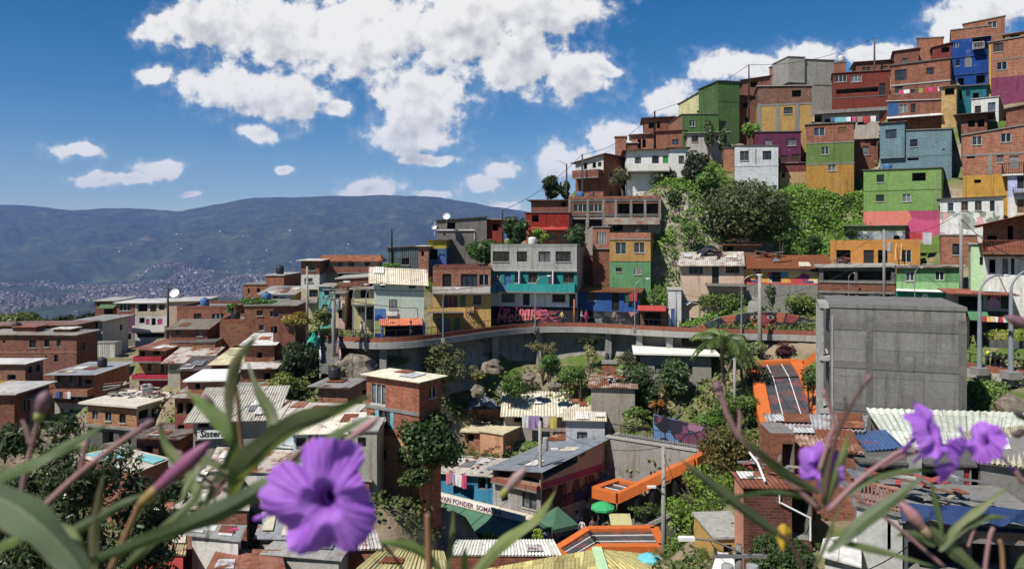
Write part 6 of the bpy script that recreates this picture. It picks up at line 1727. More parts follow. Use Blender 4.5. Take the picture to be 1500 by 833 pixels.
def palm(label, px, ytop, Y, fr_px, n=16, tr=.14, foot=None, col=(92,112,52)):
 TREE_N[0] += 1; rng = np.random.default_rng(500+TREE_N[0])
 c = P(px, ytop, Y); z0 = gz(c.x, c.y) if foot is None else foot; L = fr_px/FOC*Y
 o = thing('palm_tree', label, 'palm tree', (c.x, c.y, z0), 'palms by the garden')
 mb = MB(); m = 7; pts = [V((c.x+.15*math.sin(i*.8), c.y, z0-.4+(c.z-z0+.4)*i/m)) for i in range(m+1)]
 mb.tube(pts, [tr*(1.3-.5*i/m) for i in range(m+1)], 8); mb.build('trunk', bark(120,108,90), o, smooth=True)
 vs = []; rach = MB()
 for i in range(n):
  a = 2*PI*i/n+rng.normal()*.2; el = .1+1.0*rng.random(); l = L*(.8+.35*rng.random()); ks = 12; P0 = np.array(pts[-1]); prev = P0; line = [V(P0)]
  d = np.array([math.cos(a)*math.cos(el), math.sin(a)*math.cos(el), math.sin(el)])
  for s in range(ks):
   d = d+np.array([0, 0, -.14-.05*s/ks]); d /= np.linalg.norm(d); p = prev+d*l/ks; line.append(V(p))
   side = np.cross(d, [0, 0, 1.0]); side /= np.linalg.norm(side)+1e-9; upv = np.cross(side, d)
   ll = l*.30*(math.sin(PI*(s+1.2)/(ks+1.6)))
   for sg in (-1, 1):
    for q in range(3):
     b0 = prev+(p-prev)*(q/3); tip = b0+side*sg*ll*.8+d*ll*.55-np.array([0, 0, ll*.4])+rng.normal(size=3)*.03
     w = d*.035
     vs.append([b0-w, b0+w, (b0+tip)/2+w*1.1+upv*.03, tip]); 
   prev = p
  rach.tube(line, [.03*(1-.8*k/ks) for k in range(ks+1)], 4)
 rach.build('frond_ribs', bark(96,100,60), o)
 v = np.array(vs).reshape(-1, 3); np_mesh('fronds', v, np.arange(len(v)).reshape(-1, 4), leafmat(*col, .3), o)
 return o

def scatter_cover(name, label, polys, n, col, size, hue=None, seed=1, asp=1.4, hgt=.5, Yr=(60, 110)):
 """low plants on the ground: random spots in map polygons (survey bearings and distances)"""
 rng = np.random.default_rng(seed); vs = []
 for (pa, pb, Ya, Yb, cnt) in polys:
  Y = Ya+(Yb-Ya)*rng.random(cnt); px = pa+(pb-pa)*rng.random(cnt); x = (px-CX)/FOC*Y
  dn = np.array([mnoise.noise((a*.45, b*.45, seed)) for a, b in zip(x, Y)])
  keep = dn > (-.45 if seed == 3 else -.22); x, Y, dn = x[keep], Y[keep], dn[keep]
  z = ground(x, Y)
  h = hgt*(.3+1.0*np.clip(dn+.3, 0, 1))
  m = 7
  for i in range(m):
   c = np.stack([x+rng.normal(0, .3, len(x)), Y+rng.normal(0, .3, len(x)), z+h*rng.random(len(x))*1.3+.03], 1)
   nn = len(c); nrm = rng.normal(size=(nn, 3))*.6+np.array([-.1, -.3, .8]); nrm /= np.linalg.norm(nrm, axis=1)[:, None]
   t = np.cross(nrm, rng.normal(size=(nn, 3))); t /= np.linalg.norm(t, axis=1)[:, None]; b = np.cross(nrm, t)
   L = size*(.6+.8*rng.random(nn))[:, None]
   vs.append(np.stack([c-t*L*.5, c+b*L/asp*.5, c+t*L*.5, c-b*L/asp*.5], 1).reshape(-1, 3))
 v = np.concatenate(vs)
 o = np_mesh(name, v, np.arange(len(v)).reshape(-1, 4), leafmat(*col, .3, .6, hue=hue)); o['kind'] = 'stuff'
 tag(o, label, 'ground cover'); return o

DK = (52, 70, 40); MD = (70, 96, 44); LT = (104, 134, 50); OL = (98, 104, 60); GY = (78, 88, 58); YG = (128, 144, 54)
def plants():
 t = tree
 t('dense conical dark tree on the skyline beside the lamp post', 805, 274, 17, 19, 98, DK, .4, 130, 16)
 t('ragged slim palm like tree beside the skyline lamp post', 829, 278, 9, 18, 100, GY, .45, 60, 9)
 t('round dark tree in front of the bright red house, left one', 754, 336, 22, 25, 85.5, (60, 84, 42), .35, 170, 18)
 t('spreading dark green tree over the outside stair of the grey house', 712, 368, 30, 22, 84.5, (64, 92, 38), .33, 170, 20)
 t('round dark tree in front of the slim brick bay house', 846, 343, 21, 18, 86.5, (66, 90, 50), .33, 160, 16)
 t('small yellow green tree between the two round dark trees', 789, 346, 15, 12, 85.8, YG, .3, 120, 12)
 t('tall dark tree right of the white balcony house', 1020, 247, 24, 27, 92.5, (58, 66, 44), .4, 150, 20, shell=.7)
 t('bright green tree overlapping the tall dark tree', 1034, 262, 22, 24, 91, (92, 126, 54), .36, 150, 16)
 t('huge grey green tree with a domed crown in the middle of the slope', 1095, 305, 62, 52, 87, (76, 90, 48), .42, 320, 34, trunk_r=.45, hue=(124, 126, 80))
 t('added dark leaf mass standing for the shadow under the huge tree, left flank', 1062, 330, 32, 38, 89, (36, 46, 30), .4, 170, 16)  # dark foliage added where the huge tree's shadow lies
 t('grey green tree over the brick yard below the white balcony', 972, 262, 26, 14, 94.5, GY, .36, 120, 14)
 t('slim cypress like tree in front of the pale grey bungalow, left one', 1038, 199, 8, 24, 98.5, GY, .36, 70, 12)
 t('slim tree at the right end of the pale grey bungalow', 1058, 204, 8, 17, 98.5, (86, 100, 60), .33, 60, 10)
 t('bushy light green tree below the tall green house', 1097, 189, 15, 14, 101, LT, .36, 120, 12)
 t('thin grey shrub tree on the brick terrace under the gallery house', 912, 262, 18, 20, 95, (96, 92, 66), .3, 70, 14, small=.35)
 bush('leafy bank of shrubs right of the brick frame house', 985, 300, 16, 30, 91, (58, 76, 40), .32, 120)
 # above the mural wall
 bush('broad hedge like shrub left of the concrete steps', 1062, 441, 38, 16, 79, (98, 118, 48), .27, 200, 16)
 bush('tall shrub right of the concrete steps', 1128, 430, 14, 22, 78.5, (70, 92, 40), .27, 140, 10)
 bush('broad shrub bank below the painted triangles house', 1176, 443, 36, 18, 77.5, (96, 116, 44), .27, 220, 16)
 bush('weedy green bank under the ochre over green house', 966, 440, 18, 25, 81, (96, 124, 52), .3, 120)
 # cliff
 t('feathery olive tree growing on the cliff left of the rock face', 650, 532, 33, 33, 68, OL, .26, 150, 24, small=.33, hue=(120, 118, 76))
 bush('low olive shrub on the cliff below the pale green corner house', 575, 527, 22, 12, 67.5, (96, 116, 52), .24, 90)
 bush('dry tan shrub on the rocks left of the centre of the cliff', 697, 542, 18, 14, 69.5, (128, 122, 70), .22, 90)
 bush('leafy green shrub in the middle of the cliff', 748, 552, 22, 24, 69.5, (78, 106, 44), .24, 150)
 bush('bright green shrub just under the walkway deck', 806, 522, 18, 14, 72.5, (86, 122, 48), .25, 130)
 bush('bright shrub low on the cliff below the variegated plant', 832, 542, 18, 12, 70.5, (92, 128, 50), .24, 110)
 bush('spiky variegated yellow plant on the cliff', 864, 520, 11, 18, 71.5, (150, 146, 90), .3, 70, asp=3.5)
 bush('small green shrub beside the variegated plant', 850, 541, 12, 10, 70.2, (84, 116, 46), .24, 80)
 bush('dark scrub at the cliff foot above the laundry shed', 762, 568, 30, 14, 73, (66, 78, 44), .25, 150)
 bush('dry scrub at the right foot of the cliff', 838, 564, 22, 13, 73, (104, 104, 60), .25, 110)
 bush('dark scrub under the deck right of the ivy patch', 925, 525, 30, 16, 73.5, (58, 70, 38), .25, 130)
 bush('dry brown scrub under the painted words', 795, 505, 24, 10, 74.5, (112, 104, 66), .25, 90)
 bush('ivy patch hanging under the deck beside the pier', 868, 494, 22, 9, 75, (40, 54, 30), .27, 100)
 # left
 t('dark round tree below the walkway stairs', 440, 524, 30, 27, 63, (54, 68, 36), .28, 220, 24)
 t('small orange flowering tree beside the dark corner block', 432, 466, 24, 12, 65.5, (150, 132, 60), .26, 80, 14, hue=(186, 120, 50))
 t('airy yellow green tree left of the big utility pole', 470, 464, 20, 18, 66, (128, 132, 66), .24, 70, 14, small=.34)
 t('small airy tree in front of the walkway stairs', 492, 545, 18, 14, 62, (112, 122, 56), .24, 60, 12)
 bush('roof garden of trailing leaves on the big bare brick house', 372, 440, 20, 7, 73.5, (80, 112, 48), .25, 90, foot=P(372, 447, 73.5).z)
 bush('trailing plant at the left end of the roof garden', 340, 450, 11, 7, 74, (84, 110, 50), .25, 60, foot=P(340, 456, 74).z)
 bush('second planter of leaves on the roof garden, right end', 402, 443, 14, 6, 73.5, (84, 118, 50), .25, 60, foot=P(402, 448, 73.5).z)
 t('broad olive tree far off at the left edge', 38, 469, 44, 13, 130, (92, 102, 50), .7, 120, 14)
 t('dark far tree right of the broad olive tree', 92, 468, 22, 7, 132, (56, 66, 42), .7, 70, 8)
 t('dark small tree beside the brick and white house in the far row', 122, 464, 20, 6, 128, (52, 62, 42), .7, 60, 8)
 bush('garden shrub behind the clay tiled house', 571, 390, 14, 7, 80, (98, 128, 50), .27, 80, foot=P(571, 400, 80).z)
 bush('sunlit weeds on the slope below the dark round tree', 420, 562, 30, 22, 61.5, (112, 124, 52), .24, 170, 14)
 bush('sunlit scrub beside the cable run', 385, 580, 22, 12, 59.5, (116, 120, 56), .24, 100)
 # brick tower tree, square
 t('big dark leafy tree in front of the brick tower', 628, 646, 50, 46, 46.5, (56, 80, 36), .26, 300, 30, hue=(92, 118, 46), trunk_r=.2)
 t('small lime tinged tree at the foot of the big dark tree', 605, 700, 26, 18, 45, (78, 96, 44), .24, 130, 14)
 t('mango tree with reddish new leaves', 1070, 656, 52, 40, 50, (92, 92, 40), .24, 260, 30, hue=(150, 98, 50), asp=2.2, droop=.3)
 t('tall bright bamboo like tree at the bottom right of the square', 1030, 742, 58, 62, 43, (104, 132, 40), .2, 320, 36, hue=(134, 150, 50), small=.36)
 t('lower skirt of a second bright tree by the square', 1010, 815, 45, 34, 41, (92, 122, 40), .2, 240, 24, hue=(126, 146, 52))
 t('dark glossy tree at the bottom below the salmon parapet house', 1145, 812, 50, 34, 27.5, (60, 80, 36), .15, 340, 30, hue=(88, 112, 48))
 t('layered feathery tree left of the garden stair', 938, 562, 34, 34, 68.5, (66, 88, 42), .26, 130, 24, small=.34, flat_=.8)
 t('round broadleaf tree beside the garden stair', 992, 553, 27, 28, 69, (76, 98, 52), .3, 170, 18)
 palm('tall palm with long arching fronds above the garden', 1060, 500, 64, 58, 20, foot=P(1060,612,64).z)
 palm('lower bushy palm behind the tall palm', 1088, 525, 66, 38, 14, foot=P(1088,600,66).z, col=(112,128,66))
 bush('clipped green bush beside the escalator roof', 1082, 595, 32, 22, 60, (88, 110, 44), .22, 200, 14)
 bush('dark bush at the top of the garden below the palm', 1108, 560, 20, 28, 63, (50, 58, 36), .25, 110)
 bush('shrub between the escalator roof and the concrete block', 1187, 560, 14, 26, 58, (78, 98, 44), .22, 120)
 bush('low garden bed left of the garden stair', 932, 604, 20, 14, 66.5, (96, 118, 50), .24, 150)
 bush('pale grass clump at the wall end of the garden', 925, 620, 22, 18, 65.5, (140, 146, 90), .3, 110, asp=4)
 bush('low garden bed right of the garden stair', 1052, 606, 22, 12, 64.5, (92, 120, 46), .24, 140)
 bush('green bed above the mural garden wall', 1040, 612, 28, 9, 63.5, (82, 122, 42), .22, 150)
 bush('orange flowered bed on the garden slope', 962, 588, 13, 8, 67.5, (170, 112, 52), .22, 60)
 bush('planted strip beside the ramp below the escalator landing', 945, 742, 28, 12, 58, (84, 104, 44), .22, 110)
 bush('red leaved shrub at the wall foot below the escalator beam', 1012, 700, 14, 12, 56, (112, 52, 48), .22, 70)
 bush('light green shrub under the walkway right of the concrete block', 1442, 578, 28, 26, 45, (104, 130, 54), .2, 170, 14)
 bush('dark red leaved shrub under the walkway behind the escalator', 1150, 512, 18, 14, 69.5, (92, 40, 48), .25, 90)
 bush('mixed shrubs under the walkway left of the red leaved shrub', 1108, 508, 22, 14, 69, (120, 130, 84), .25, 100)
 # potted greens of the cafe
 for i, (px, py, r) in enumerate(((716, 786, 10), (787, 783, 9), (762, 786, 5))):
  bush(['bright potted shrub in front of the green awning', 'bright potted shrub beside the grey pole', 'small potted shrub between the two bright ones'][i], px, py, r, r, 51.5, (126, 150, 44), .16, 80, foot=P(px, py+r+4, 51.5).z)
 # the near tree with long leaves
 rng = np.random.default_rng(77)
 c = P(110, 760, 26)
 o = thing('tree', 'near tree with long drooping leaves at the lower left', 'tree', (c.x, c.y, c.z-6), 'trees among the houses')
 mb = MB(); mb.tube([V((c.x, c.y, c.z-7)), V((c.x+.2, c.y, c.z-2)), V((c.x, c.y, c.z+1))], [.2, .13, .05], 8)
 for i in range(14):
  a = rng.random()*6.28; e = V((c.x+math.cos(a)*3.2*rng.random(), c.y+math.sin(a)*2.4*rng.random(), c.z+rng.uniform(-1, 2.6)))
  mb.tube([V((c.x+.2, c.y, c.z-2)), (c+e)/2, e], [.07, .045, .015], 5)
 mb.build('trunk', bark(), o, smooth=True)
 cl = []
 for (px, py, r) in ((25,650,45),(15,720,50),(95,700,50),(160,745,55),(60,780,60),(150,800,60),(210,790,45),(230,745,35),(110,830,60),(-20,790,60),(215,830,50),(130,690,40),(185,725,40),(20,820,60),(240,800,38)):
  q = P(px, py, 26+rng.normal()*.8); rr = r/FOC*26
  for j in range(4): cl.append((np.array(q)+rng.normal(size=3)*rr*.45, np.array([rr, rr*.9, rr*.8])*.6, 190))
 crown_mesh('crown', cl, .36, leafmat(58, 72, 44, .2, .6, .28, hue=(96, 108, 66)), o, rng, 4, droop=.3)
 scatter_cover('hillside_weeds', 'rough green weeds covering the slope between the houses', [(1000, 1270, 78, 94, 5200), (960, 1060, 80, 98, 2600), (1150, 1262, 84, 92, 2600), (1070,1130,92,100,300), (1240, 1300, 84, 98, 400)], 0, (100, 140, 46), .26, (132, 158, 60), 3, hgt=.3)
 for i, (px, py, rx, ry, Y, lb) in enumerate(((1165,300,14,9,88,'dark shrub on the grassy bank right of the huge tree, upper'),(1205,318,16,10,86.5,'round shrub in the middle of the grassy bank'),(1240,296,13,9,88.5,'shrub on the grassy bank below the three colour house'),(1190,350,18,10,83.5,'low shrub above the rusty row house roof'),(1010,330,12,12,87,'lone shrub on the left grass slope'),(1145,345,14,10,84,'dark shrub under the right edge of the huge tree'),(1250,340,12,9,84,'small shrub above the graffiti house'))):
  bush(lb, px, py, rx, ry, Y, [(62, 86, 40), (84, 112, 44), (70, 96, 42)][i % 3], .26, 90, 7)
 scatter_cover('bank_weeds', 'patchy weeds on the lower banks and the cliff', [(480, 900, 63, 76, 1300), (900, 1110, 56, 73, 1300), (380, 480, 56, 68, 700), (1000, 1200, 72, 77, 700), (620, 900, 80, 92, 500)], 0, (92, 108, 48), .3, (128, 124, 66), 8, hgt=.35)
 scatter_cover('valley_bank_weeds', 'scrub between the lower left houses', [(0, 420, 36, 70, 1500), (250, 640, 34, 52, 1300), (960, 1200, 24, 52, 1200), (1180, 1500, 40, 58, 600)], 0, (78, 94, 42), .26, (112, 112, 60), 9, hgt=.4)
 # loose rocks on the cliff
 rng = random.Random(12)
 for i, (px, py, r, Y) in enumerate(((525,543,32,63.5),(722,538,15,69.5),(775,552,10,69.5),(880,562,12,69.5),(812,566,10,69),(700,572,11,67.5),(1478,600,30,44))):
  c = P(px, py, Y); R = r/FOC*Y; mb = MB(); n, m = 14, 9
  vv = [[None]*n for _ in range(m+1)]
  for a in range(m+1):
   for b in range(n):
    th = PI*a/m; ph = 2*PI*b/n; d = V((math.sin(th)*math.cos(ph), math.sin(th)*math.sin(ph), math.cos(th)))
    k = R*(1+.45*mnoise.noise(d*1.3+V((i*7, 0, 0)))+.2*mnoise.noise(d*3.5+V((i*7, 3, 0)))); vv[a][b] = c+V((d.x*k, d.y*k, d.z*k*.72))
  for a in range(m):
   for b in range(n): mb.face([vv[a][b], vv[a+1][b], vv[a+1][(b+1)%n], vv[a][(b+1)%n]])
  o = mb.build('boulder', rockmat(), loc=c, smooth=False)
  tag(o, ['big dark boulder at the left end of the walkway cliff', 'pale boulder high in the middle of the cliff', 'small tan boulder right of the leafy cliff shrub', 'tan boulder low on the right of the cliff', 'small boulder under the bright cliff shrub', 'low boulder below the dry tan shrub', 'large boulder under the walkway at the right edge'][i], 'boulder', 'boulders on the cliff')

def rockmat():
 if 'rock' not in MATS:
  s = NT('rock'); n = s.noise(s.pos(), 1.6, 7, .7); n2 = s.noise(s.pos(), .5, 4)
  c = s.mix(s.ramp(n, [(.3, 0), (.7, 1)]), (.06, .052, .042, 1), (.30, .25, .20, 1)); c = s.mix(s.ramp(n2, [(.5, 0), (.7, .6)]), c, (.07, .08, .04, 1))
  s.bump(n, .9, .12); MATS['rock'] = s.fin(c, .95, spec=.1)
 return MATS['rock']
LATE.append(plants)
# ---------------------------------------------------------------- walkway, lamps, poles, cables, people
WALK = [(455,500,66.5),(480,499,67.0),(520,503,66.0),(560,505,65.4),(600,504,66.2),(640,498,68.0),(700,488,72.5),(760,481,76.5),(800,479,77.6),(860,479,77.4),(920,482,75.6),(980,486,73.6),(1040,488,72.4),(1120,491,71.4),(1200,493,70.6),(1260,500,67.6),(1330,515,61.5),(1400,535,53.8),(1440,546,51.0),(1500,553,49.2),(1560,556,48.5)]
def walkway():
 o = thing('walkway', 'long raised concrete walkway with a brick red kerb and railing', 'walkway', P(800,480,77.6))
 zD = -9.25
 pts = [P(px, py, Y) for px, py, Y in WALK]; pts = [V((p.x, p.y, zD)) for p in pts]
 # refine
 fine = []
 for i in range(len(pts)-1):
  for k in range(4): fine.append(pts[i]*(1-k/4)+pts[i+1]*(k/4))
 fine.append(pts[-1])
 for it in range(6): fine = [fine[0]]+[(fine[i-1]+fine[i]*2+fine[i+1])/4 for i in range(1, len(fine)-1)]+[fine[-1]]
 def side(i):
  d = fine[min(i+1, len(fine)-1)]-fine[max(i-1, 0)]; d.normalize(); return V((-d.y, d.x, 0))
 W = 3.0; S = [side(i) for i in range(len(fine))]
 up = V((0, 0, 1))
 def ribbon(name, mat, a, b, z0, z1, label=None):
  mb = MB(); L = 0
  for i in range(len(fine)-1):
   p, q = fine[i], fine[i+1]; s, t = S[i], S[i+1]; l = (q-p).length
   A_, B_, C_, E_ = p+s*a, q+t*a, q+t*b, p+s*b
   mb.face([A_+up*z0, B_+up*z0, B_+up*z1, A_+up*z1], [(L, z0), (L+l, z0), (L+l, z1), (L, z1)])
   mb.face([C_+up*z0, E_+up*z0, E_+up*z1, C_+up*z1]); mb.face([A_+up*z1, B_+up*z1, C_+up*z1, E_+up*z1], [(L, 0), (L+l, 0), (L+l, b-a), (L, b-a)])
   mb.face([E_+up*z0, C_+up*z0, B_+up*z0, A_+up*z0]); L += l
  r = mb.build(name, mat, o)
  if label: r['label'] = label
 ribbon('deck', conc(140), 0, W, -.42, 0)
 ribbon('kerb', paint(150,82,60), .02, .2, .004, .5, 'brick red painted kerb')
 ribbon('edge_beam', conc(160), -.12, .0, -.5, .08)
 mb = MB(); path = [fine[i]+S[i]*.1 for i in range(0, len(fine), 2)]
 rail_into(mb, path, .5, 1.15, .45, bw=.025, top=.045, zs=[zD+.5]*len(path))
 mb.build('railing', M['fdark'], o)
 for px in (555, 652, 735, 790, 897, 938, 985, 1172, 1445):
  i = min(range(len(fine)), key=lambda k: abs(CX+FOC*fine[k].x/fine[k].y-px)); p = fine[i]+S[i]*.5
  g0 = gz(p.x, p.y); mb = MB(); mb.prism([p+V((-.4,-.2,0)), p+V((.4,-.2,0)), p+V((.4,.6,0)), p+V((-.4,.6,0))], (0,0,-.001)) if False else mb.bar(V((p.x, p.y+.3, min(g0, zD-1.5)-1)), V((p.x, p.y+.3, zD-.42)), .75, .6); mb.build('pier', conc(150), o)
  mb = MB(); q = p+S[i]*1.2; mb.bar(p+V((0,0,-.6)), q+V((0,0,-.6)), .5, .35); mb.build('cross_beam', conc(140), o)
 # cliff wall of sprayed concrete behind the piers
 mb = MB(); L = 0; idx = [i for i in range(len(fine)) if 500 < CX+FOC*fine[i].x/fine[i].y < 1010]
 for i in idx[:-1]:
  p, q = fine[i]+S[i]*1.9, fine[i+1]+S[i+1]*1.9; l = (q-p).length
  b = lambda v, k, t: V((v.x, v.y, 0))-S[k]*t
  for (za, ta, zb_, tb) in ((-.45, 0, -1.6, .25), (-1.6, .25, -2.8, .7), (-2.8, .7, -5.4, 1.5)):
   f = lambda v, k, t, z: b(v, k, t+.22*mnoise.noise((v.x*.6, z, 2)))+up*(zD+z)
   mb.face([f(p, i, tb, zb_), f(q, i+1, tb, zb_), f(q, i+1, ta, za), f(p, i, ta, za)])
 w = mb.build('retaining_wall', conc(150, .9), loc=fine[idx[0]], smooth=True); tag(w, 'rough sprayed concrete wall in shade under the walkway', 'wall')
 _G['walk'] = fine; _G['walkS'] = S
 # mural wall at the back of the walkway
 ww = WALLTOP
 mb = MB(); L = 0
 for (x0,y0,Y0),(x1,y1,Y1) in zip(ww[:-1], ww[1:]):
  a, b = P(x0,y0,Y0), P(x1,y1,Y1); l = (V((b.x-a.x,b.y-a.y,0))).length
  mb.face([V((a.x,a.y,zD)), V((b.x,b.y,zD)), b, a], [(L,0),(L+l,0),(L+l,b.z-zD),(L,a.z-zD)], 0)
  mb.face([V((b.x,b.y+.25,zD)), V((a.x,a.y+.25,zD)), a+V((0,.25,0)), b+V((0,.25,0))], None, 1); mb.face([a, b, b+V((0,.25,0)), a+V((0,.25,0))], None, 1); L += l
 g = mb.build('mural_wall', [graffiti(((50,60,96),(120,50,84),(40,44,54),(170,90,60),(60,80,70),(150,60,60),(96,70,60),(90,110,80),(186,110,60)), .55, 17), M['conc']], loc=P(1000,486,77.5))
 tag(g, 'low arched wall with a dark red and orange face mural behind the walkway', 'wall')
 # the painted eyes
 def _unused():
  pass
 for px, Y in ((1104, 75.7), (1127, 75.3)):
  c = P(px, 464, Y)+V((0,-.3,0)); mb = MB(); off = -WL[g]
  mb.face([c+V((.4*math.cos(k*PI/8), 0, .17*math.sin(k*PI/8)*(1-.15*math.cos(k*PI/4)))) for k in range(16)], m=0)
  mb.face([c+V((.15*math.cos(k*PI/8), -.01, .15*math.sin(k*PI/8))) for k in range(16)], m=1)
  for k in range(8): 
   t0, t1 = .2+k*.34, .2+(k+1)*.34; f = lambda t, r: c+V((.55*r*math.cos(t), -.005, .36*r*math.sin(t)+.03))
   mb.face([f(t0,.95), f(t0,1.12), f(t1,1.12), f(t1,.95)], m=1)
  mb.build('mural', [flat(150,142,136,.8), flat(26,24,28,.8)], g)
 # steps up through the shrubs
 s0 = P(1103,456,76); s1 = P(1109,424,79.5); n = 12; mb = MB()
 for i in range(n):
  p = s0*(1-i/n)+s1*(i/n); mb.box((p.x, p.y+.3, p.z-.3), .9, .62, .7)
 st = mb.build('steps', M['lconc'], loc=s0); tag(st, 'narrow concrete steps climbing through the shrubs to the row houses', 'steps')
 # walkway stairs on the left
 a0 = P(480,492,67.4); a1 = P(484,534,62.6); n = 15
 o = thing('walkway_stair', 'steep concrete stair with pastel side walls dropping from the walkway', 'stair', a1)
 d = a1-a0; mb = MB()
 for i in range(n):
  p = a0+d*((i+.5)/n); mb.box((p.x, p.y, p.z-.4), 1.5, abs(d.y)/n*1.02, .8)
 mb.build('steps', M['conc'], o)
 for sx, mt in ((-.85, graffiti(((150,176,196),(196,180,176),(120,150,180),(206,196,186)), .6, 41)), (.85, graffiti(((206,160,160),(196,186,186),(180,130,130)), .6, 42))):
  mb = MB(); q = V((sx, 0, 0)); mb.prism([a0+q+V((-.07,0,.75)), a1+q+V((-.07,0,.75)), a1+q+V((.07,0,.75)), a0+q+V((.07,0,.75))], (0,0,-1.9)); mb.build('side_wall', mt, o)
 for t in (0, .5, 1): p = a0+d*t; EXTRA.append((p.x, p.y, p.z-1.2))
WALLTOP = [(1000,486,77.0),(1030,474,76.6),(1060,463,76.2),(1108,456,75.6),(1150,458,75.0),(1180,466,74.5),(1215,472,73.4)]
DECLARE.append(lambda: [EXTRA.extend([(P(px,py,Y).x, Y-.7, -9.7), (P(px,py,Y).x, Y+1.0, P(px,py,Y).z-.4), (P(px,py,Y).x, Y+2.4, P(px,py,Y).z+.2)]) for px, py, Y in [(x, float(np.interp(x,[w[0] for w in WALLTOP],[w[1] for w in WALLTOP])), float(np.interp(x,[w[0] for w in WALLTOP],[w[2] for w in WALLTOP]))) for x in range(1000,1216,12)]])
DECLARE.append(lambda: [EXTRA.extend([(P(px,py,Y).x, Y+4.6, -9.5)]+([(P(px,py,Y).x, Y-.9, -13.3), (P(px,py,Y).x, Y+.7, -13.0)] if px < 1010 else [(P(px,py,Y).x, Y+2.4, -9.7)])) for px, py, Y in [(px, float(np.interp(px,[w[0] for w in WALK],[w[1] for w in WALK])), float(np.interp(px,[w[0] for w in WALK],[w[2] for w in WALK]))) for px in range(500,1560,30)]])

def make_lamp(h, arm, r, label, grp, steel):
 o = thing('street_lamp', label, 'street lamp', (0,0,0), grp)
 mb = MB(); mb.lathe([(r*1.1,-.6),(r*1.05,0),(r,.1),(r*.7,h*.72),(r*.55,h*.8)], n=10); mb.build('pole', steel, o, smooth=True)
 mb = MB(); pts = [V((0,0,h*.78))]
 for i in range(9): t = i/8; pts.append(V((arm*(1-math.cos(t*PI*.55))*.86, 0, h*.8+(h*.2)*math.sin(t*PI*.55))))
 mb.tube(pts, [r*.55]+[r*.45-.1*r*i/8 for i in range(9)], 7); mb.build('arm', steel, o, smooth=True)
 e = pts[-1]; mb = MB(); mb.lathe([(.0,.06),(.1,.05),(.15,0),(.13,-.06),(0,-.09)], (0,0,0), 10)
 for i, v in enumerate(mb.v): mb.v[i] = (e.x+.2+v[0]*2.2, v[1]*1.1, e.z+.0+v[2])
 mb.build('lamp_head', M['white_gloss'], o, smooth=True)
 mb = MB(); mb.box((0,0,.1), r*5, r*5, .5); mb.build('footing', conc(140), o)
 return o

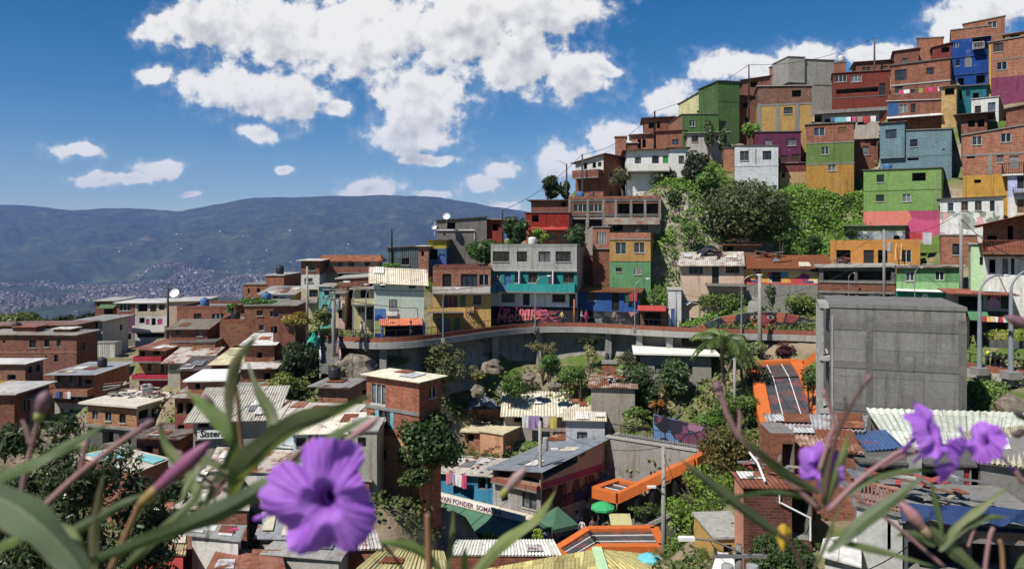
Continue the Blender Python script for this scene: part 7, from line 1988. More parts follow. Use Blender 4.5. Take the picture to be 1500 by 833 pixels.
def fixtures():
 steel = flat(150,154,156,.4,.5)
 lam = make_lamp(6, 1.5, .085, '', 'curved street lamps along the walkway', steel)
 spots = [(649,500,68.2,78,'silver street lamp in front of the yellow house',0),(784,482,77,78,'silver street lamp in front of the painted words',.3),(930,484,75.2,76,'silver street lamp in front of the blue house',.3),
             (1086,494,71.6,92,'silver street lamp left of the painted eyes',-.1),(517,495,66.6,78,'thin street lamp left of the cream balcony house',.7),(536,505,65.8,88,'street lamp at the left end of the walkway railing',.2),
             (1243,446,71,46,'small street lamp in front of the raw concrete house',.5),(1340,450,64,58,'small street lamp in front of the football mural',.5)]
 for i, (px, py, Y, hp, lb, rz) in enumerate(spots):
  c = P(px, py, Y); h = hp/FOC*Y; o = lam if i == 0 else copy_tree(lam, (0,0,0)); o.location = c; o['label'] = lb; o.scale = (h/6,)*3; o.rotation_euler.z = rz
 big = make_lamp(7, 2.2, .2, '', 'thick lamp posts at the right end of the walkway', flat(132,140,146,.6,.2))
 for i, (px, py, Y, hp, lb) in enumerate([(1435,545,50.8,142,'thick grey lamp post beside the concrete block'), (1481,551,49.4,156,'thick grey lamp post at the right edge')]):
  c = P(px, py, Y); h = hp/FOC*Y; o = big if i == 0 else copy_tree(big, (0,0,0)); o.location = c; o['label'] = lb; o.scale = (h/7*.9, h/7*.9, h/7); o.rotation_euler.z = .15
 # utility poles
 def pole(label, px, y0, y1, Y, r=.12, arms=0, mat=None, foot=True, trafo=0, lampy=None):
  a = P(px, y1, Y); b = P(px, y0, Y); o = thing('utility_pole', label, 'utility pole', a, 'utility poles')
  mb = MB(); z0 = min(a.z, gz(a.x, a.y))-.6 if foot else a.z-.1
  mb.tube([V((a.x, a.y, z0)), V((a.x, a.y, (a.z+b.z)/2)), b], [r*1.15, r, r*.8], 9); mb.build('pole', mat or conc(150), o, smooth=True)
  for k in range(arms):
   z = b.z-.35-k*.8; mb = MB(); mb.box((b.x, b.y-.12, z), 1.9, .1, .12); cr = mb.build('crossarm', M['fgrey'], o)
   for s in (-.85, -.35, .35, .85):
    mb = MB(); mb.lathe([(.02,0),(.06,.05),(.04,.1),(.07,.16),(.02,.22)], (b.x+s, b.y-.12, z+.06), 7); mb.build('insulator', M['fbrown'], cr)
  for k in range(trafo):
   mb = MB(); c = (b.x+(.42 if k == 0 else -.45), b.y-.2, b.z-(1.7 if trafo == 1 else 1.1)); mb.lathe([(0,.5),(.2,.48),(.22,.4),(.22,-.35),(.17,-.42),(0,-.42)], c, 12); t_ = mb.build('transformer', flat(150,152,150,.5), o, smooth=False)
  return b
 tops = {}
 tops['c'] = pole('grey concrete pole in front of the slate grey roof', 791, 616, 792, 56.5, .15, 0, conc(160), trafo=1)
 tops['d'] = pole('tall concrete pole with a coil of orange cable in front of the landing', 972, 654, 850, 47.5, .16, 0, conc(150))
 tops['e'] = pole('slim dark pole among the bright trees at the bottom', 1027, 753, 850, 38, .12, 0, conc(84), trafo=0)
 tops['f'] = pole('pole with a crossarm and twin grey boxes at the bottom', 1082, 797, 880, 26, .15, 1, conc(120), trafo=2)
 tops['g'] = pole('tall concrete pole right of the football mural house', 1408, 310, 440, 61, .14, 0, conc(150))
 tops['h'] = pole('concrete pole with a transformer in front of the ochre house', 1295, 336, 450, 69, .13, 0, conc(140), trafo=1)
 tops['i'] = pole('concrete pole rising behind the upper escalator roof', 1113, 404, 528, 70, .2, 0, conc(150))
 tops['j'] = pole('slim grey pole beside the palm garden', 1076, 524, 620, 60, .13, 0, conc(150))
 tops['k'] = pole('big wire laden pole at the walkway stairs', 489, 418, 540, 64, .17, 2, conc(140), trafo=1)
 tops['l'] = pole('slim concrete pole left of the walkway stairs', 450, 390, 505, 66, .11, 0, conc(150))
 tops['m'] = pole('dark pole with a dish in front of the cream far house', 246, 416, 494, 108, .16, 1, conc(70))
 tops['n'] = pole('thin dark pole above the blue grey metal house', 574, 336, 366, 86, .1, 0, conc(40))
 tops['o'] = pole('thin dark pole beside the yellow tin roof', 736, 308, 352, 86, .1, 0, conc(50))
 tops['p'] = pole('skyline pole in front of the gallery house', 853, 226, 292, 95, .12, 0, conc(90))
 tops['q'] = pole('skyline pole with a lamp arm beside the conical tree', 830, 240, 296, 98, .12, 0, conc(80), lampy=1)
 tops['r'] = pole('black pole in front of the small brick house on the ridge', 959, 163, 198, 104, .14, 0, conc(30))
 tops['s'] = pole('thin pole between the green block and the reddish house', 1097, 95, 145, 104, .1, 0, conc(50))
 tops['t'] = pole('grey pole on the skyline above the dark red house', 1281, 56, 100, 114, .14, 0, conc(90))
 tops['u'] = pole('dark mast on the orange kerb beside the painted words', 841, 438, 480, 78.2, .1, 0, flat(170,96,50), foot=False)
 tops['v'] = pole('slim pole with yellow bands beside the white pillar house', 990, 428, 484, 75.6, .13, 0, conc(150), foot=False)
 # lamps on poles
 for key, dx, lb in (('q', -1.2, 'street light head on the skyline pole'), ('c', .9, 'street light head on the grey pole in front of the slate roof'), ('f', -1.6, 'street light head reaching left from the crossarm pole'), ('k', 1.0, 'street light head on the wire laden pole'), ('d', -.7, 'small floodlight on the coil pole')):
  b = tops[key]; drop = {'c': 2.6, 'd': 3.0}.get(key, .2); o = thing('street_light', lb, 'street light', (b.x, b.y-.15, b.z-drop), 'street light heads on poles')
  mb = MB(); mb.tube([V((b.x, b.y-.15, b.z-drop)), V((b.x+dx*.6, b.y-.3, b.z-drop+.45)), V((b.x+dx, b.y-.35, b.z-drop+.55))], .035, 6); mb.build('arm', M['fgrey'], o)
  mb = MB(); mb.box((b.x+dx*1.2, b.y-.35, b.z-drop+.55), .55, .2, .12); mb.build('lamp_head', M['white_gloss'], o)
 # coil
 b = tops['d']; mb = MB(); c = V((b.x, b.y-.25, b.z-2.0)); mb.tube([c+V((.42*math.cos(i*PI/12), -.02, .3*math.sin(i*PI/12))) for i in range(25)], .02, 5); o = mb.build('cable_coil', flat(206,130,60), loc=c); tag(o, 'loop of orange cable hanging on the concrete pole', 'cable coil')
 # power cables
 def cable(a, b, sag, lb, r=.018):
  a, b = V(a), V(b); pts = []
  for i in range(25):
   t = i/24; p = a*(1-t)+b*t; p.z -= sag*4*t*(1-t); pts.append(p)
  mb = MB(); mb.tube(pts, r, 4); o = mb.build('power_cable', M['black'], loc=pts[12]); tag(o, lb, 'cable', 'overhead cables')
 T = tops
 cable(T['o'], T['p'], .8, 'cable from the yellow roof pole up to the skyline pole', .03); cable(T['p'], T['r'], 1.2, 'cable from the gallery house pole up to the ridge pole', .03)
 cable(T['r'], T['s'], .7, 'cable from the ridge pole to the thin pole', .03); cable(T['s'], T['t'], 1.2, 'cable from the thin pole to the highest skyline pole', .03)
 cable(T['k'], P(792,402,78), 1.0, 'cable crossing in front of the pale green house, upper', .025); cable(T['k']-V((0,0,1)), P(720,440,78), .9, 'cable crossing in front of the pale green house, lower', .025)
 cable(T['g'], T['h'], .9, 'cable between the two poles above the football house'); cable(T['g']-V((0,0,.6)), P(1500,380,50), .5, 'thick cable from the tall pole to the right edge', .035)
 cable(T['h']-V((0,0,2)), P(1040,440,74), 1.5, 'low cable from the transformer pole over the shrubs'); cable(T['i'], T['h'], 1.2, 'cable from the escalator pole to the transformer pole')
 cable(T['i']-V((0,0,.5)), T['v'], .9, 'cable from the escalator pole to the banded pole'); cable(T['k'], P(250,640,45), 3, 'long cable falling from the wire laden pole to the lower left', .03)
 cable(T['k']-V((0,0,.5)), P(330,680,40), 3, 'second long cable falling to the lower left roofs', .03); cable(T['l'], T['k'], .4, 'short cable between the slim pole and the wire laden pole')
 cable(T['c'], T['d'], 1.0, 'cable from the grey pole to the coil pole'); cable(T['c']-V((0,0,1.2)), P(640,664,60), .8, 'cable from the grey pole to the tin sheets'); cable(T['d']-V((0,0,.4)), T['e'], .7, 'cable from the coil pole to the slim dark pole')
 cable(T['f'], P(1330,800,22), 1.1, 'cable from the crossarm pole to the lower right', .016); cable(T['e']-V((0,0,.3)), T['f'], .8, 'cable from the slim dark pole to the crossarm pole', .016)
 cable(P(410,650,50), P(560,640,47), .5, 'cable across the pale blue house', .02); cable(T['c']-V((0,0,2.2)), P(700,775,53), .6, 'stay wire from the grey pole to the green awning', .02)
 # dish, water tanks, ladder, parasols, tents
 def dish(px, py, Y, lb, r=.45):
  c = P(px, py, Y); mb = MB(); mb.lathe([(0,0),(r*.5,.05),(r*.85,.14),(r,.22),(r*.98,.2),(r*.5,.02),(0,-.03)], n=14)
  R = Matrix.Rotation(1.0, 4, 'X'); mb.v = [tuple(R @ V(v)+c) for v in mb.v]; mb.bar(c+V((0,.1,0)), c+V((0,.2,-.9)), .05); o = mb.build('satellite_dish', M['white_gloss'], loc=c, smooth=False); tag(o, lb, 'satellite dish', 'satellite dishes')
 dish(654, 318, 87, 'white satellite dish on top of the grey block house'); dish(256, 430, 107, 'white dish on the dark far pole', .7); dish(636, 334, 87, 'small white dish at the left corner of the grey block house', .3)
 o = thing('ladder', 'orange wooden ladder leaning on the ochre house', 'ladder', P(1314,382,75))
 a, b = P(1311,381,75), P(1313,355,76.4); w = V((.45,-.25,0))
 for s in (0, 1): 
  mb = MB(); mb.bar(a+w*s, b+w*s, .08); mb.build('rail', flat(206,140,80), o)
 for i in range(7):
  p = a*(1-(i+.5)/7)+b*((i+.5)/7); mb = MB(); mb.bar(p, p+w, .05); mb.build('rung', flat(206,140,80), o)
 def parasol(px, ytop, Y, rp, col, lb, n=8, foot=SQ):
  c = P(px, ytop, Y); r = rp/FOC*Y; h = r*.42; o = thing('parasol', lb, 'parasol', (c.x, c.y, foot), 'parasols and tents in the square')
  mb = MB(); ring = []; K = 4
  for k in range(K+1):
   rr = r*k/K; z = c.z-h*(k/K)**1.6; ring.append([V((c.x+rr*math.cos(2*PI*i/n+.2), c.y+rr*math.sin(2*PI*i/n+.2), z-(.06*r*(1 if 0 else 0)))) for i in range(n)])
  for k in range(K):
   for i in range(n):
    j = (i+1) % n
    if k == 0: mb.face([ring[0][0], ring[1][i], ring[1][j]])
    else: mb.face([ring[k][i], ring[k+1][i], ring[k+1][j], ring[k][j]])
  for i in range(n): j = (i+1) % n; mb.face([ring[K][i], ring[K][i]-V((0,0,.16)), ring[K][j]-V((0,0,.16)), ring[K][j]])
  mb.build('canopy', flat(*col, .7), o); mb = MB(); mb.bar(V((c.x, c.y, foot-.2)), c+V((0,0,.12)), .06); mb.build('pole', M['fgrey'], o)
 parasol(883, 734, 57, 18, (44,170,96), 'bright green parasol beside the escalator landing')
 parasol(951, 809, 41, 17, (86,190,206), 'turquoise parasol behind the yellow tiled roof', foot=P(951,835,41).z-1)
 c = P(816,741,55); o = thing('market_tent', 'dark green square tent beside the grey pole', 'tent', (c.x, c.y, SQ), 'parasols and tents in the square')
 mb = MB(); R = 1.15; cs = [V((c.x+sx*R, c.y+sy*R, c.z-1.15)) for sx, sy in ((-1,-1),(1,-1),(1,1),(-1,1))]
 cs = [Matrix.Rotation(.5, 3, 'Z') @ (p-c)+c for p in cs]
 for i in range(4): mb.face([cs[i], cs[(i+1)%4], c]); mb.face([cs[i], cs[i]-V((0,0,.3)), cs[(i+1)%4]-V((0,0,.3)), cs[(i+1)%4]])
 mb.build('canopy', flat(64,104,80,.7), o)
 for p in cs: mb = MB(); mb.bar(V((p.x, p.y, SQ)), p, .05); mb.build('leg', M['fgrey'], o)
 # market stalls
 def stall(px, py, Y, col, lb):
  c = P(px, py, Y); o = thing('market_stall', lb, 'stall', (c.x, c.y, SQ), 'stalls in the square')
  mb = MB(); mb.box((c.x, c.y, SQ+.8), 1.2, .7, .06); mb.build('table_top', M['wood'], o)
  for sx in (-.5,.5):
   for sy in (-.28,.28): mb = MB(); mb.bar(V((c.x+sx, c.y+sy, SQ)), V((c.x+sx, c.y+sy, SQ+.77)), .05); mb.build('leg', M['fdark'], o)
  mb = MB(); mb.prism([V((c.x-.8,c.y-.9,SQ+1.9)), V((c.x+.8,c.y-.9,SQ+1.9)), V((c.x+.8,c.y+.3,SQ+2.3)), V((c.x-.8,c.y+.3,SQ+2.3))], (0,0,.03)); mb.build('awning', flat(*col, .8), o)
  for sx in (-.75,.75): mb = MB(); mb.bar(V((c.x+sx, c.y+.25, SQ)), V((c.x+sx, c.y+.25, SQ+2.28)), .04); mb.build('post', M['fdark'], o)
 stall(908, 766, 56, (176,170,110), 'stall with a straw coloured awning right of the green parasol'); stall(833, 762, 62, (196,190,186), 'stall with a pale awning at the mural wall')
 # tarpaulins
 def tarp(px, py, Y, rx, rz, col, lb, rough=.35, seed=0):
  c = P(px, py, Y); sx = rx/FOC*Y; sz = rz/FOC*Y; mb = MB(); n = 12
  f = lambda i, j: c+V(((i/n*2-1)*sx, (j/n*2-1)*1.1, sz*(1.2-1.1*((i/n*2-1)**2+(j/n*2-1)**2)**.7)+.22*mnoise.noise((i*.5+seed, j*.6, seed))-sz*.3))
  for i in range(n):
   for j in range(n): mb.face([f(i,j), f(i+1,j), f(i+1,j+1), f(i,j+1)])
  o = mb.build('tarpaulin', flat(*col, rough), loc=c, smooth=False); tag(o, lb, 'tarpaulin', 'tarpaulins over sheds')
 tarp(1039, 368, 83, 18, 10, (40,42,48), 'black tarpaulin tent above the tin row houses', .25, 1); tarp(708, 588, 69.5, 20, 10, (120,122,128), 'silver grey tarpaulin heaped under the cliff', .2, 2); tarp(1012, 441, 80.5, 16, 7, (200,196,186), 'white tarpaulin bundle on the stall with the green post', .7, 3)
 tarp(478, 455, 67, 10, 4, (36,62,150), 'blue tarpaulin under the turquoise house', .5, 4); tarp(460, 496, 64.5, 7, 9, (30,160,130), 'green cloth bundle beside the walkway stairs', .7, 5)
 # roof weights: bricks and blocks on loose sheets
 r = random.Random(21); k = 0
 def weight(p, lb, grp='bricks weighing down tin sheets'):
  mb = MB(); a = r.random()*3; ex = V((math.cos(a), math.sin(a), 0)); mb.box(p+V((0,0,.12)), r.uniform(.3,.5), .22, .18, (ex, V((-ex.y, ex.x, 0)), V((0,0,1)))); o = mb.build('roof_brick', BR(r.randrange(4)), loc=p); tag(o, lb, 'brick', grp)
 for px, py, Y in [(668,683,61),(684,676,62.5),(697,672,63.5),(705,668,64),(713,662,65),(720,659,65.5),(729,656,65.8),(700,686,61.4),(716,688,61),(735,680,63.5),(690,664,64.5),(745,657,66)]:
  weight(P(px,py,Y-.6), 'loose brick weighing down the tin sheets of the bright blue house', 'bricks on the blue house roof')
 # clothes on lines
 def line(a, b, items, lb):
  a, b = V(a), V(b); mb = MB(); mb.tube([a, (a+b)/2-V((0,0,.08)), b], .012, 4); o = mb.build('clothes_line', M['fgrey'], loc=a); tag(o, 'washing line '+lb, 'clothes line')
  for i, (t, w, h, col) in enumerate(items):
   p = a*(1-t)+b*t; d = (b-a).normalized(); nn = V((d.y,-d.x,0)); mb = MB(); K = 5
   f = lambda u, v: p+d*((u-.5)*w*(1-.08*v))+V((0,0,-v*h-.05))+nn*(.05*math.sin(u*7+i)*v)
   for u in range(K): mb.face([f(u/K,1), f((u+1)/K,1), f((u+1)/K,0), f(u/K,0)])
   for u in range(K): mb.face([f(u/K,0)+nn*.015, f((u+1)/K,0)+nn*.015, f((u+1)/K,1)+nn*.015, f(u/K,1)+nn*.015])
   q = mb.build('garment', flat(*col, .85), loc=p); tag(q, '%s piece of washing, %s on the line %s' % (CNAME(col), ORD(i+1), lb), 'washing', 'washing on the line '+lb)
 W_ = (206,204,204); Pk = (200,60,110); Rd = (176,50,48); Bk = (40,40,46); Bl = (70,90,150); Lv = (150,120,170); Tq = (90,170,180)
 line(P(1317,132,102.5), P(1382,126,98), [(.05,.7,.5,Pk),(.18,.8,.5,W_),(.32,.6,.5,Bk),(.5,.5,.6,(120,150,60)),(.6,.7,.7,Rd),(.72,.6,.6,Pk),(.82,.5,.7,Rd),(.93,.6,.6,W_)], 'of the hilltop terrace')
 line(P(1216,172,95), P(1288,169,92), [(.05,.5,.5,Bl),(.15,.6,.7,Tq),(.26,.8,.7,Tq),(.38,.6,.6,W_),(.5,.5,.8,Pk),(.62,.7,.7,(150,120,110)),(.75,.7,.9,Rd),(.88,.6,.7,W_)], 'under the terrace slab')
 line(P(654,691,61), P(684,695,60.3), [(.1,.45,.9,(206,110,110)),(.28,.5,.8,Lv),(.45,.5,.9,W_),(.62,.5,1.0,W_),(.85,.5,1.1,Pk)], 'of the bright blue house')
 line(P(758,607,67.6), P(816,609,67.4), [(.2,.6,1.1,W_),(.36,.7,1.2,Lv),(.5,.5,1.0,Lv),(.72,.6,1.0,(196,180,170)),(.9,.7,1.1,(190,170,70))], 'under the laundry shed roof')
 line(P(82,572,76.5), P(104,573,76), [(.1,.5,.7,Bl),(.35,.5,.8,Bk),(.6,.5,.7,(170,120,110)),(.85,.5,.7,W_)], 'of the terrace house')
 line(P(1330,340,77.5), P(1366,340,75.5), [(.2,.7,.8,Rd),(.45,.6,.7,Rd),(.8,.9,1.2,(170,170,176))], 'in the open dark porch')
 line(P(915,428,81.5), P(935,428,80.6), [(.2,.4,1.0,(40,90,70)),(.5,.5,.9,Rd),(.8,.4,.9,Rd)], 'of the low blue house')
 # bunting in the right corner
 a, b = P(1440,462,50), P(1500,464,48); cols = [Rd, (220,180,80), W_, Rd, W_, (220,180,80), Tq, W_]
 line(a, b, [(.06+.12*i, .4, .35, cols[i]) for i in range(8)], 'strung over the cafe corner')
 # cafe corner at the right end of the walkway
 h = House('cafe corner house with a red tin roof and a pink mural', 1398, 1482, 430, 545, 56, 5, -24, xr=None)
 h.wins('F', [(1404,1440,434,455,'o'), (1466,1478,432,452,'d.fdark'), (1420,1440,470,510,'o'), (1446,1478,470,505,'o')])
 h.walls([(455, paint(150,140,128)), (None, paint(52,50,50))]); h.sheet_roof(sheet(176,92,70,.25,.25,.7,.15), (1.2,.3,.2,.6), geo=True)
 h.awning(1416, 1445, 455, 1.6, .6, sheet(72,132,84,0,0))
 a_, D, w = h.line('F'); nrm = V((D.y,-D.x,0)); u0, z1 = h.up('F', 1447, 431); u1, z0 = h.up('F', 1464, 450); q = a_+D*(u0+u1)/2+nrm*.03
 mb = MB(); mb.box((q.x, q.y, (z0+z1)/2), u1-u0, .03, z1-z0, (D, nrm, V((0,0,1)))); mb.build('mural', graffiti(((206,60,150),(40,36,40),(190,120,170)), 1.1, 51, lines=False), h.o)
 TREE_N[0] += 1; rng = np.random.default_rng(900); c = P(1482,491,51.5)
 hd = thing('hedge', 'clipped yellow green hedge above the curved railing', 'hedge', (c.x, c.y, c.z-.5))
 cl = [(np.array([c.x+dx, c.y-dx*.35, c.z]), np.array([.4,.35,.42]), 130) for dx in np.linspace(-1.2,1.6,9)]
 crown_mesh('foliage', cl, .12, leafmat(150,160,46,.3), hd, rng); mb = MB(); mb.box((c.x+.2, c.y-.05, c.z-.62), 3.2, .6, .5, (V((.94,-.33,0)), V((.33,.94,0)), V((0,0,1)))); mb.build('planter', M['dconc'], hd)

def CNAME(c):
 d = {(206,204,204):'white',(200,60,110):'pink',(176,50,48):'red',(40,40,46):'black',(70,90,150):'blue',(150,120,170):'lilac',(90,170,180):'turquoise',(120,150,60):'green',(150,120,110):'brown',(206,110,110):'salmon',(196,180,170):'cream',(190,170,70):'yellow',(170,120,110):'rose',(170,170,176):'grey',(40,90,70):'dark green',(220,180,80):'amber'}
 return d[c]

# ---------------------------------------------------------------- people and motorcycles
def make_person(pose):
 """one continuous skinned figure, feet at z = 0, 1.7 m tall, facing -Y"""
 s = 1.0
 if pose == 'walk': hipL, hipR, kL, kR, aL, aR = (.09,0,.9), (-.09,0,.9), (.1,-.2,.5), (-.1,.08,.48), (.1,-.28,.08), (-.1,.36,.12)
 else: hipL, hipR, kL, kR, aL, aR = (.09,0,.9), (-.09,0,.9), (.11,-.02,.49), (-.11,-.03,.49), (.12,.02,.07), (-.12,.03,.07)
 el = {'stand': ((.26,.03,1.1), (.27,-.06,.84)), 'walk': ((.25,.1,1.1), (.26,.0,.86)), 'hold': ((.25,-.02,1.12), (.12,-.3,1.15))}[pose]
 er = {'stand': ((-.26,.03,1.1), (-.27,-.06,.84)), 'walk': ((-.25,-.08,1.1), (-.25,-.24,.92)), 'hold': ((-.25,-.02,1.12), (-.1,-.3,1.1))}[pose]
 V_ = [((0,0,.95),.14),((0,.0,1.12),.125),((0,.01,1.3),.14),((0,.02,1.43),.07),((0,0,1.52),.055),((0,-.02,1.6),.095),((0,-.01,1.68),.075),
          (hipL,.095),(kL,.06),(aL,.042),((aL[0],aL[1]-.16,.035),.032),(hipR,.095),(kR,.06),(aR,.042),((aR[0],aR[1]-.16,.035),.032),
          ((.17,.01,1.38),.06),(el[0],.045),(el[1],.036),((el[1][0],el[1][1]-.04,el[1][2]-.1),.03),((-.17,.01,1.38),.06),(er[0],.045),(er[1],.036),((er[1][0],er[1][1]-.04,er[1][2]-.1),.03)]
 E_ = [(0,1),(1,2),(2,3),(3,4),(4,5),(5,6),(0,7),(7,8),(8,9),(9,10),(0,11),(11,12),(12,13),(13,14),(2,15),(15,16),(16,17),(17,18),(2,19),(19,20),(20,21),(21,22)]
 me = bpy.data.meshes.new('tmp'); me.from_pydata([v for v, r in V_], E_, []); o = bpy.data.objects.new('tmp', me); COL.objects.link(o)
 md = o.modifiers.new('s', 'SKIN'); me.skin_vertices.new() if not me.skin_vertices else None
 for i, (v, r) in enumerate(V_): me.skin_vertices[0].data[i].radius = (r, r*.85); 
 me.skin_vertices[0].data[0].use_root = True
 sb = o.modifiers.new('b', 'SUBSURF'); sb.levels = 1; sb.render_levels = 1
 bpy.context.view_layer.update(); r = bpy.data.meshes.new_from_object(o.evaluated_get(bpy.context.evaluated_depsgraph_get()))
 bpy.data.objects.remove(o); bpy.data.meshes.remove(me)
 r.polygons.foreach_set('use_smooth', [True]*len(r.polygons))
 return r
def people():
 meshes = {p: make_person(p) for p in ('stand', 'walk', 'hold')}
 skin = flat(150,104,80,.6); hairm = flat(30,24,20,.8)
 def person(px, py, Y, pose, shirt, pants, lb, rz=0, foot=None):
  c = P(px, py, Y); z = foot if foot is not None else c.z
  o = bpy.data.objects.new('person', meshes[pose].copy()); COL.objects.link(o); o.location = (c.x, c.y, z); o.rotation_euler.z = rz
  me = o.data; me.materials.clear()
  for m in (skin, flat(*shirt, .85), flat(*pants, .85), flat(40,36,34,.7)): me.materials.append(m)
  for p in me.polygons:
   zc = p.center.z; xc = abs(p.center.x)
   p.material_index = 3 if zc < .085 else (2 if zc < .96 and xc < .24 else (1 if zc < 1.44 and not (zc < 1.02 and xc > .2) else 0))
  tag(o, lb, 'person', 'people about the square and walkway'); WL[o] = V(o.location)
  mb = MB(); mb.lathe([(.0,.13),(.07,.115),(.1,.06),(.105,0),(.09,-.06)], (0,.015,1.63), 10); h = mb.build('hair', hairm, None, smooth=True); h.location = (0,0,0); h.parent = o
  # facial features: eyes, nose
  mb = MB()
  for sx in (-.035,.035): mb.box((sx,-.108,1.61), .022, .012, .012)
  mb.build('eyes', M['black']).parent = o
  mb = MB(); mb.face([(-.015,-.105,1.605),(.015,-.105,1.605),(0,-.135,1.575)]); mb.face([(-.015,-.105,1.605),(0,-.135,1.575),(0,-.1,1.565)]); mb.face([(.015,-.105,1.605),(0,-.1,1.565),(0,-.135,1.575)]); mb.build('nose', skin).parent = o
 person(845,775,58.5,'walk',(170,176,190),(60,60,80),'person in a pale shirt walking in the middle of the square',.4,SQ)
 person(853,785,57,'stand',(206,190,200),(120,116,120),'person in a light pink top standing below the pale shirt',2.6,SQ)
 person(868,783,57.2,'hold',(130,90,84),(70,66,70),'person in a rust shirt looking at something in their hands',.2,SQ)
 person(812,790,55.6,'stand',(200,150,150),(50,50,56),'person in a rose shirt under the edge of the green tent',1.2,SQ)
 person(838,770,61,'walk',(50,50,56),(40,40,46),'person in black beside the mural wall',-.8,SQ)
 person(875,770,59.5,'stand',(60,100,80),(60,56,60),'person in dark green beside the green parasol pole',1.8,SQ)
 person(800,795,55,'walk',(90,110,140),(50,48,54),'person in blue grey at the left edge of the tent',2.2,SQ)
 person(860,772,61.2,'stand',(190,186,176),(90,80,70),'person in cream at the back of the square',0,SQ)
 zD = -9.24
 for px, Y, pose, sh, pa, lb, rz in ((852,79.2,'walk',(206,206,210),(120,50,90),'person in a white top walking past the blue house',1.4),(859,79,'stand',(206,50,120),(196,50,110),'person in bright pink beside the blue house',.6),(823,78.8,'walk',(190,170,80),(50,50,60),'person in a yellow top in front of the painted words',-1.2),
          (602,67.6,'stand',(40,44,60),(40,40,46),'person in dark clothes under the red shop awning',1.5),(530,67.5,'walk',(200,196,196),(46,46,56),'person in white at the left end of the walkway',1.2),(900,78.6,'stand',(150,120,90),(60,60,60),'person sitting low in the blue house doorway',.1)):
  c = P(px, 480, Y); person(px, 480, Y, pose, sh, pa, lb, rz, zD)
 c = P(1023,566,72); person(1023, 572, 71.3, 'walk', (60,46,60), (40,40,44), 'person in dark clothes near the top of the garden stair', 2.2, -15.2)
 # motorcycles at the cafe corner
 def moto(px, Y, col, lb, rz):
  c = P(px, 540, Y); o = thing('motorcycle', lb, 'motorcycle', (0,0,0), 'motorcycles parked at the cafe corner')
  for x in (-.62, .62):
   mb = MB(); n = 18; pts = [V((x+.29*math.cos(i*2*PI/n), 0, .3+.29*math.sin(i*2*PI/n))) for i in range(n+1)]; mb.tube(pts, .06, 6, cap=False); w = mb.build('wheel', M['black'], o, smooth=True)
   mb = MB(); mb.tube([V((x,-.05,.3)), V((x,.05,.3))], .07, 8); 
   for i in range(6): a = i*PI/3; mb.bar(V((x,0,.3)), V((x+.25*math.cos(a), 0, .3+.25*math.sin(a))), .025)
   mb.build('hub', M['steel'], w)
  mb = MB(); mb.tube([V((-.62,0,.3)), V((-.2,0,.5)), V((.2,0,.55)), V((.45,0,.8)), V((.62,0,.3))], .05, 6); mb.box((0,0,.42), .4, .22, .28); mb.build('frame', M['fdark'], o)
  mb = MB(); mb.lathe([(0,.14),(.1,.12),(.14,.02),(.1,-.08),(0,-.1)], n=10); mb.v = [(.12+v[0]*1.8, v[1], .8+v[2]) for v in mb.v]; mb.build('tank', flat(*col, .3), o, smooth=True)
  mb = MB(); mb.box((-.35,0,.82), .6, .22, .1); mb.build('seat', M['black'], o)
  mb = MB(); mb.tube([V((.42,-.34,1.02)), V((.48,-.1,.98)), V((.48,.1,.98)), V((.42,.34,1.02))], .022, 6); mb.build('handlebar', M['steel'], o)
  mb = MB(); mb.lathe([(0,.1),(.09,.06),(.1,0),(.06,-.06),(0,-.08)], n=10); mb.v = [(.6+v[2], v[1], .86+v[0]) for v in mb.v]; mb.build('headlight', M['white_gloss'], o)
  o.location = (c.x, c.y, zD); o.rotation_euler.z = rz
  mb = MB(); mb.lathe([(0,.15),(.1,.12),(.15,.02),(.14,-.1),(.11,-.12)], n=10); 
  cc = V((c.x, c.y, zD+.95))+V((math.cos(rz)*.05, math.sin(rz)*.05, .14)); mb.v = [(v[0]+cc.x, v[1]+cc.y, v[2]+cc.z) for v in mb.v]; hm = mb.build('helmet', flat(200,210,50,.3), loc=cc, smooth=True); tag(hm, 'lime yellow helmet resting on the '+lb, 'helmet', 'lime helmets on the motorcycles')
 for i, (px, Y, col, lb) in enumerate(((1447,53,(60,60,66),'dark motorcycle nearest the concrete block'),(1456,52.6,(180,40,40),'motorcycle with a red tank at the cafe corner'),(1466,52.2,(40,60,120),'motorcycle with a blue tank beside the hedge'))): moto(px, Y, col, lb, 1.0+.15*i)
DECLARE.append(walkway_anch := (lambda: None))
LATE += [walkway, fixtures, people]
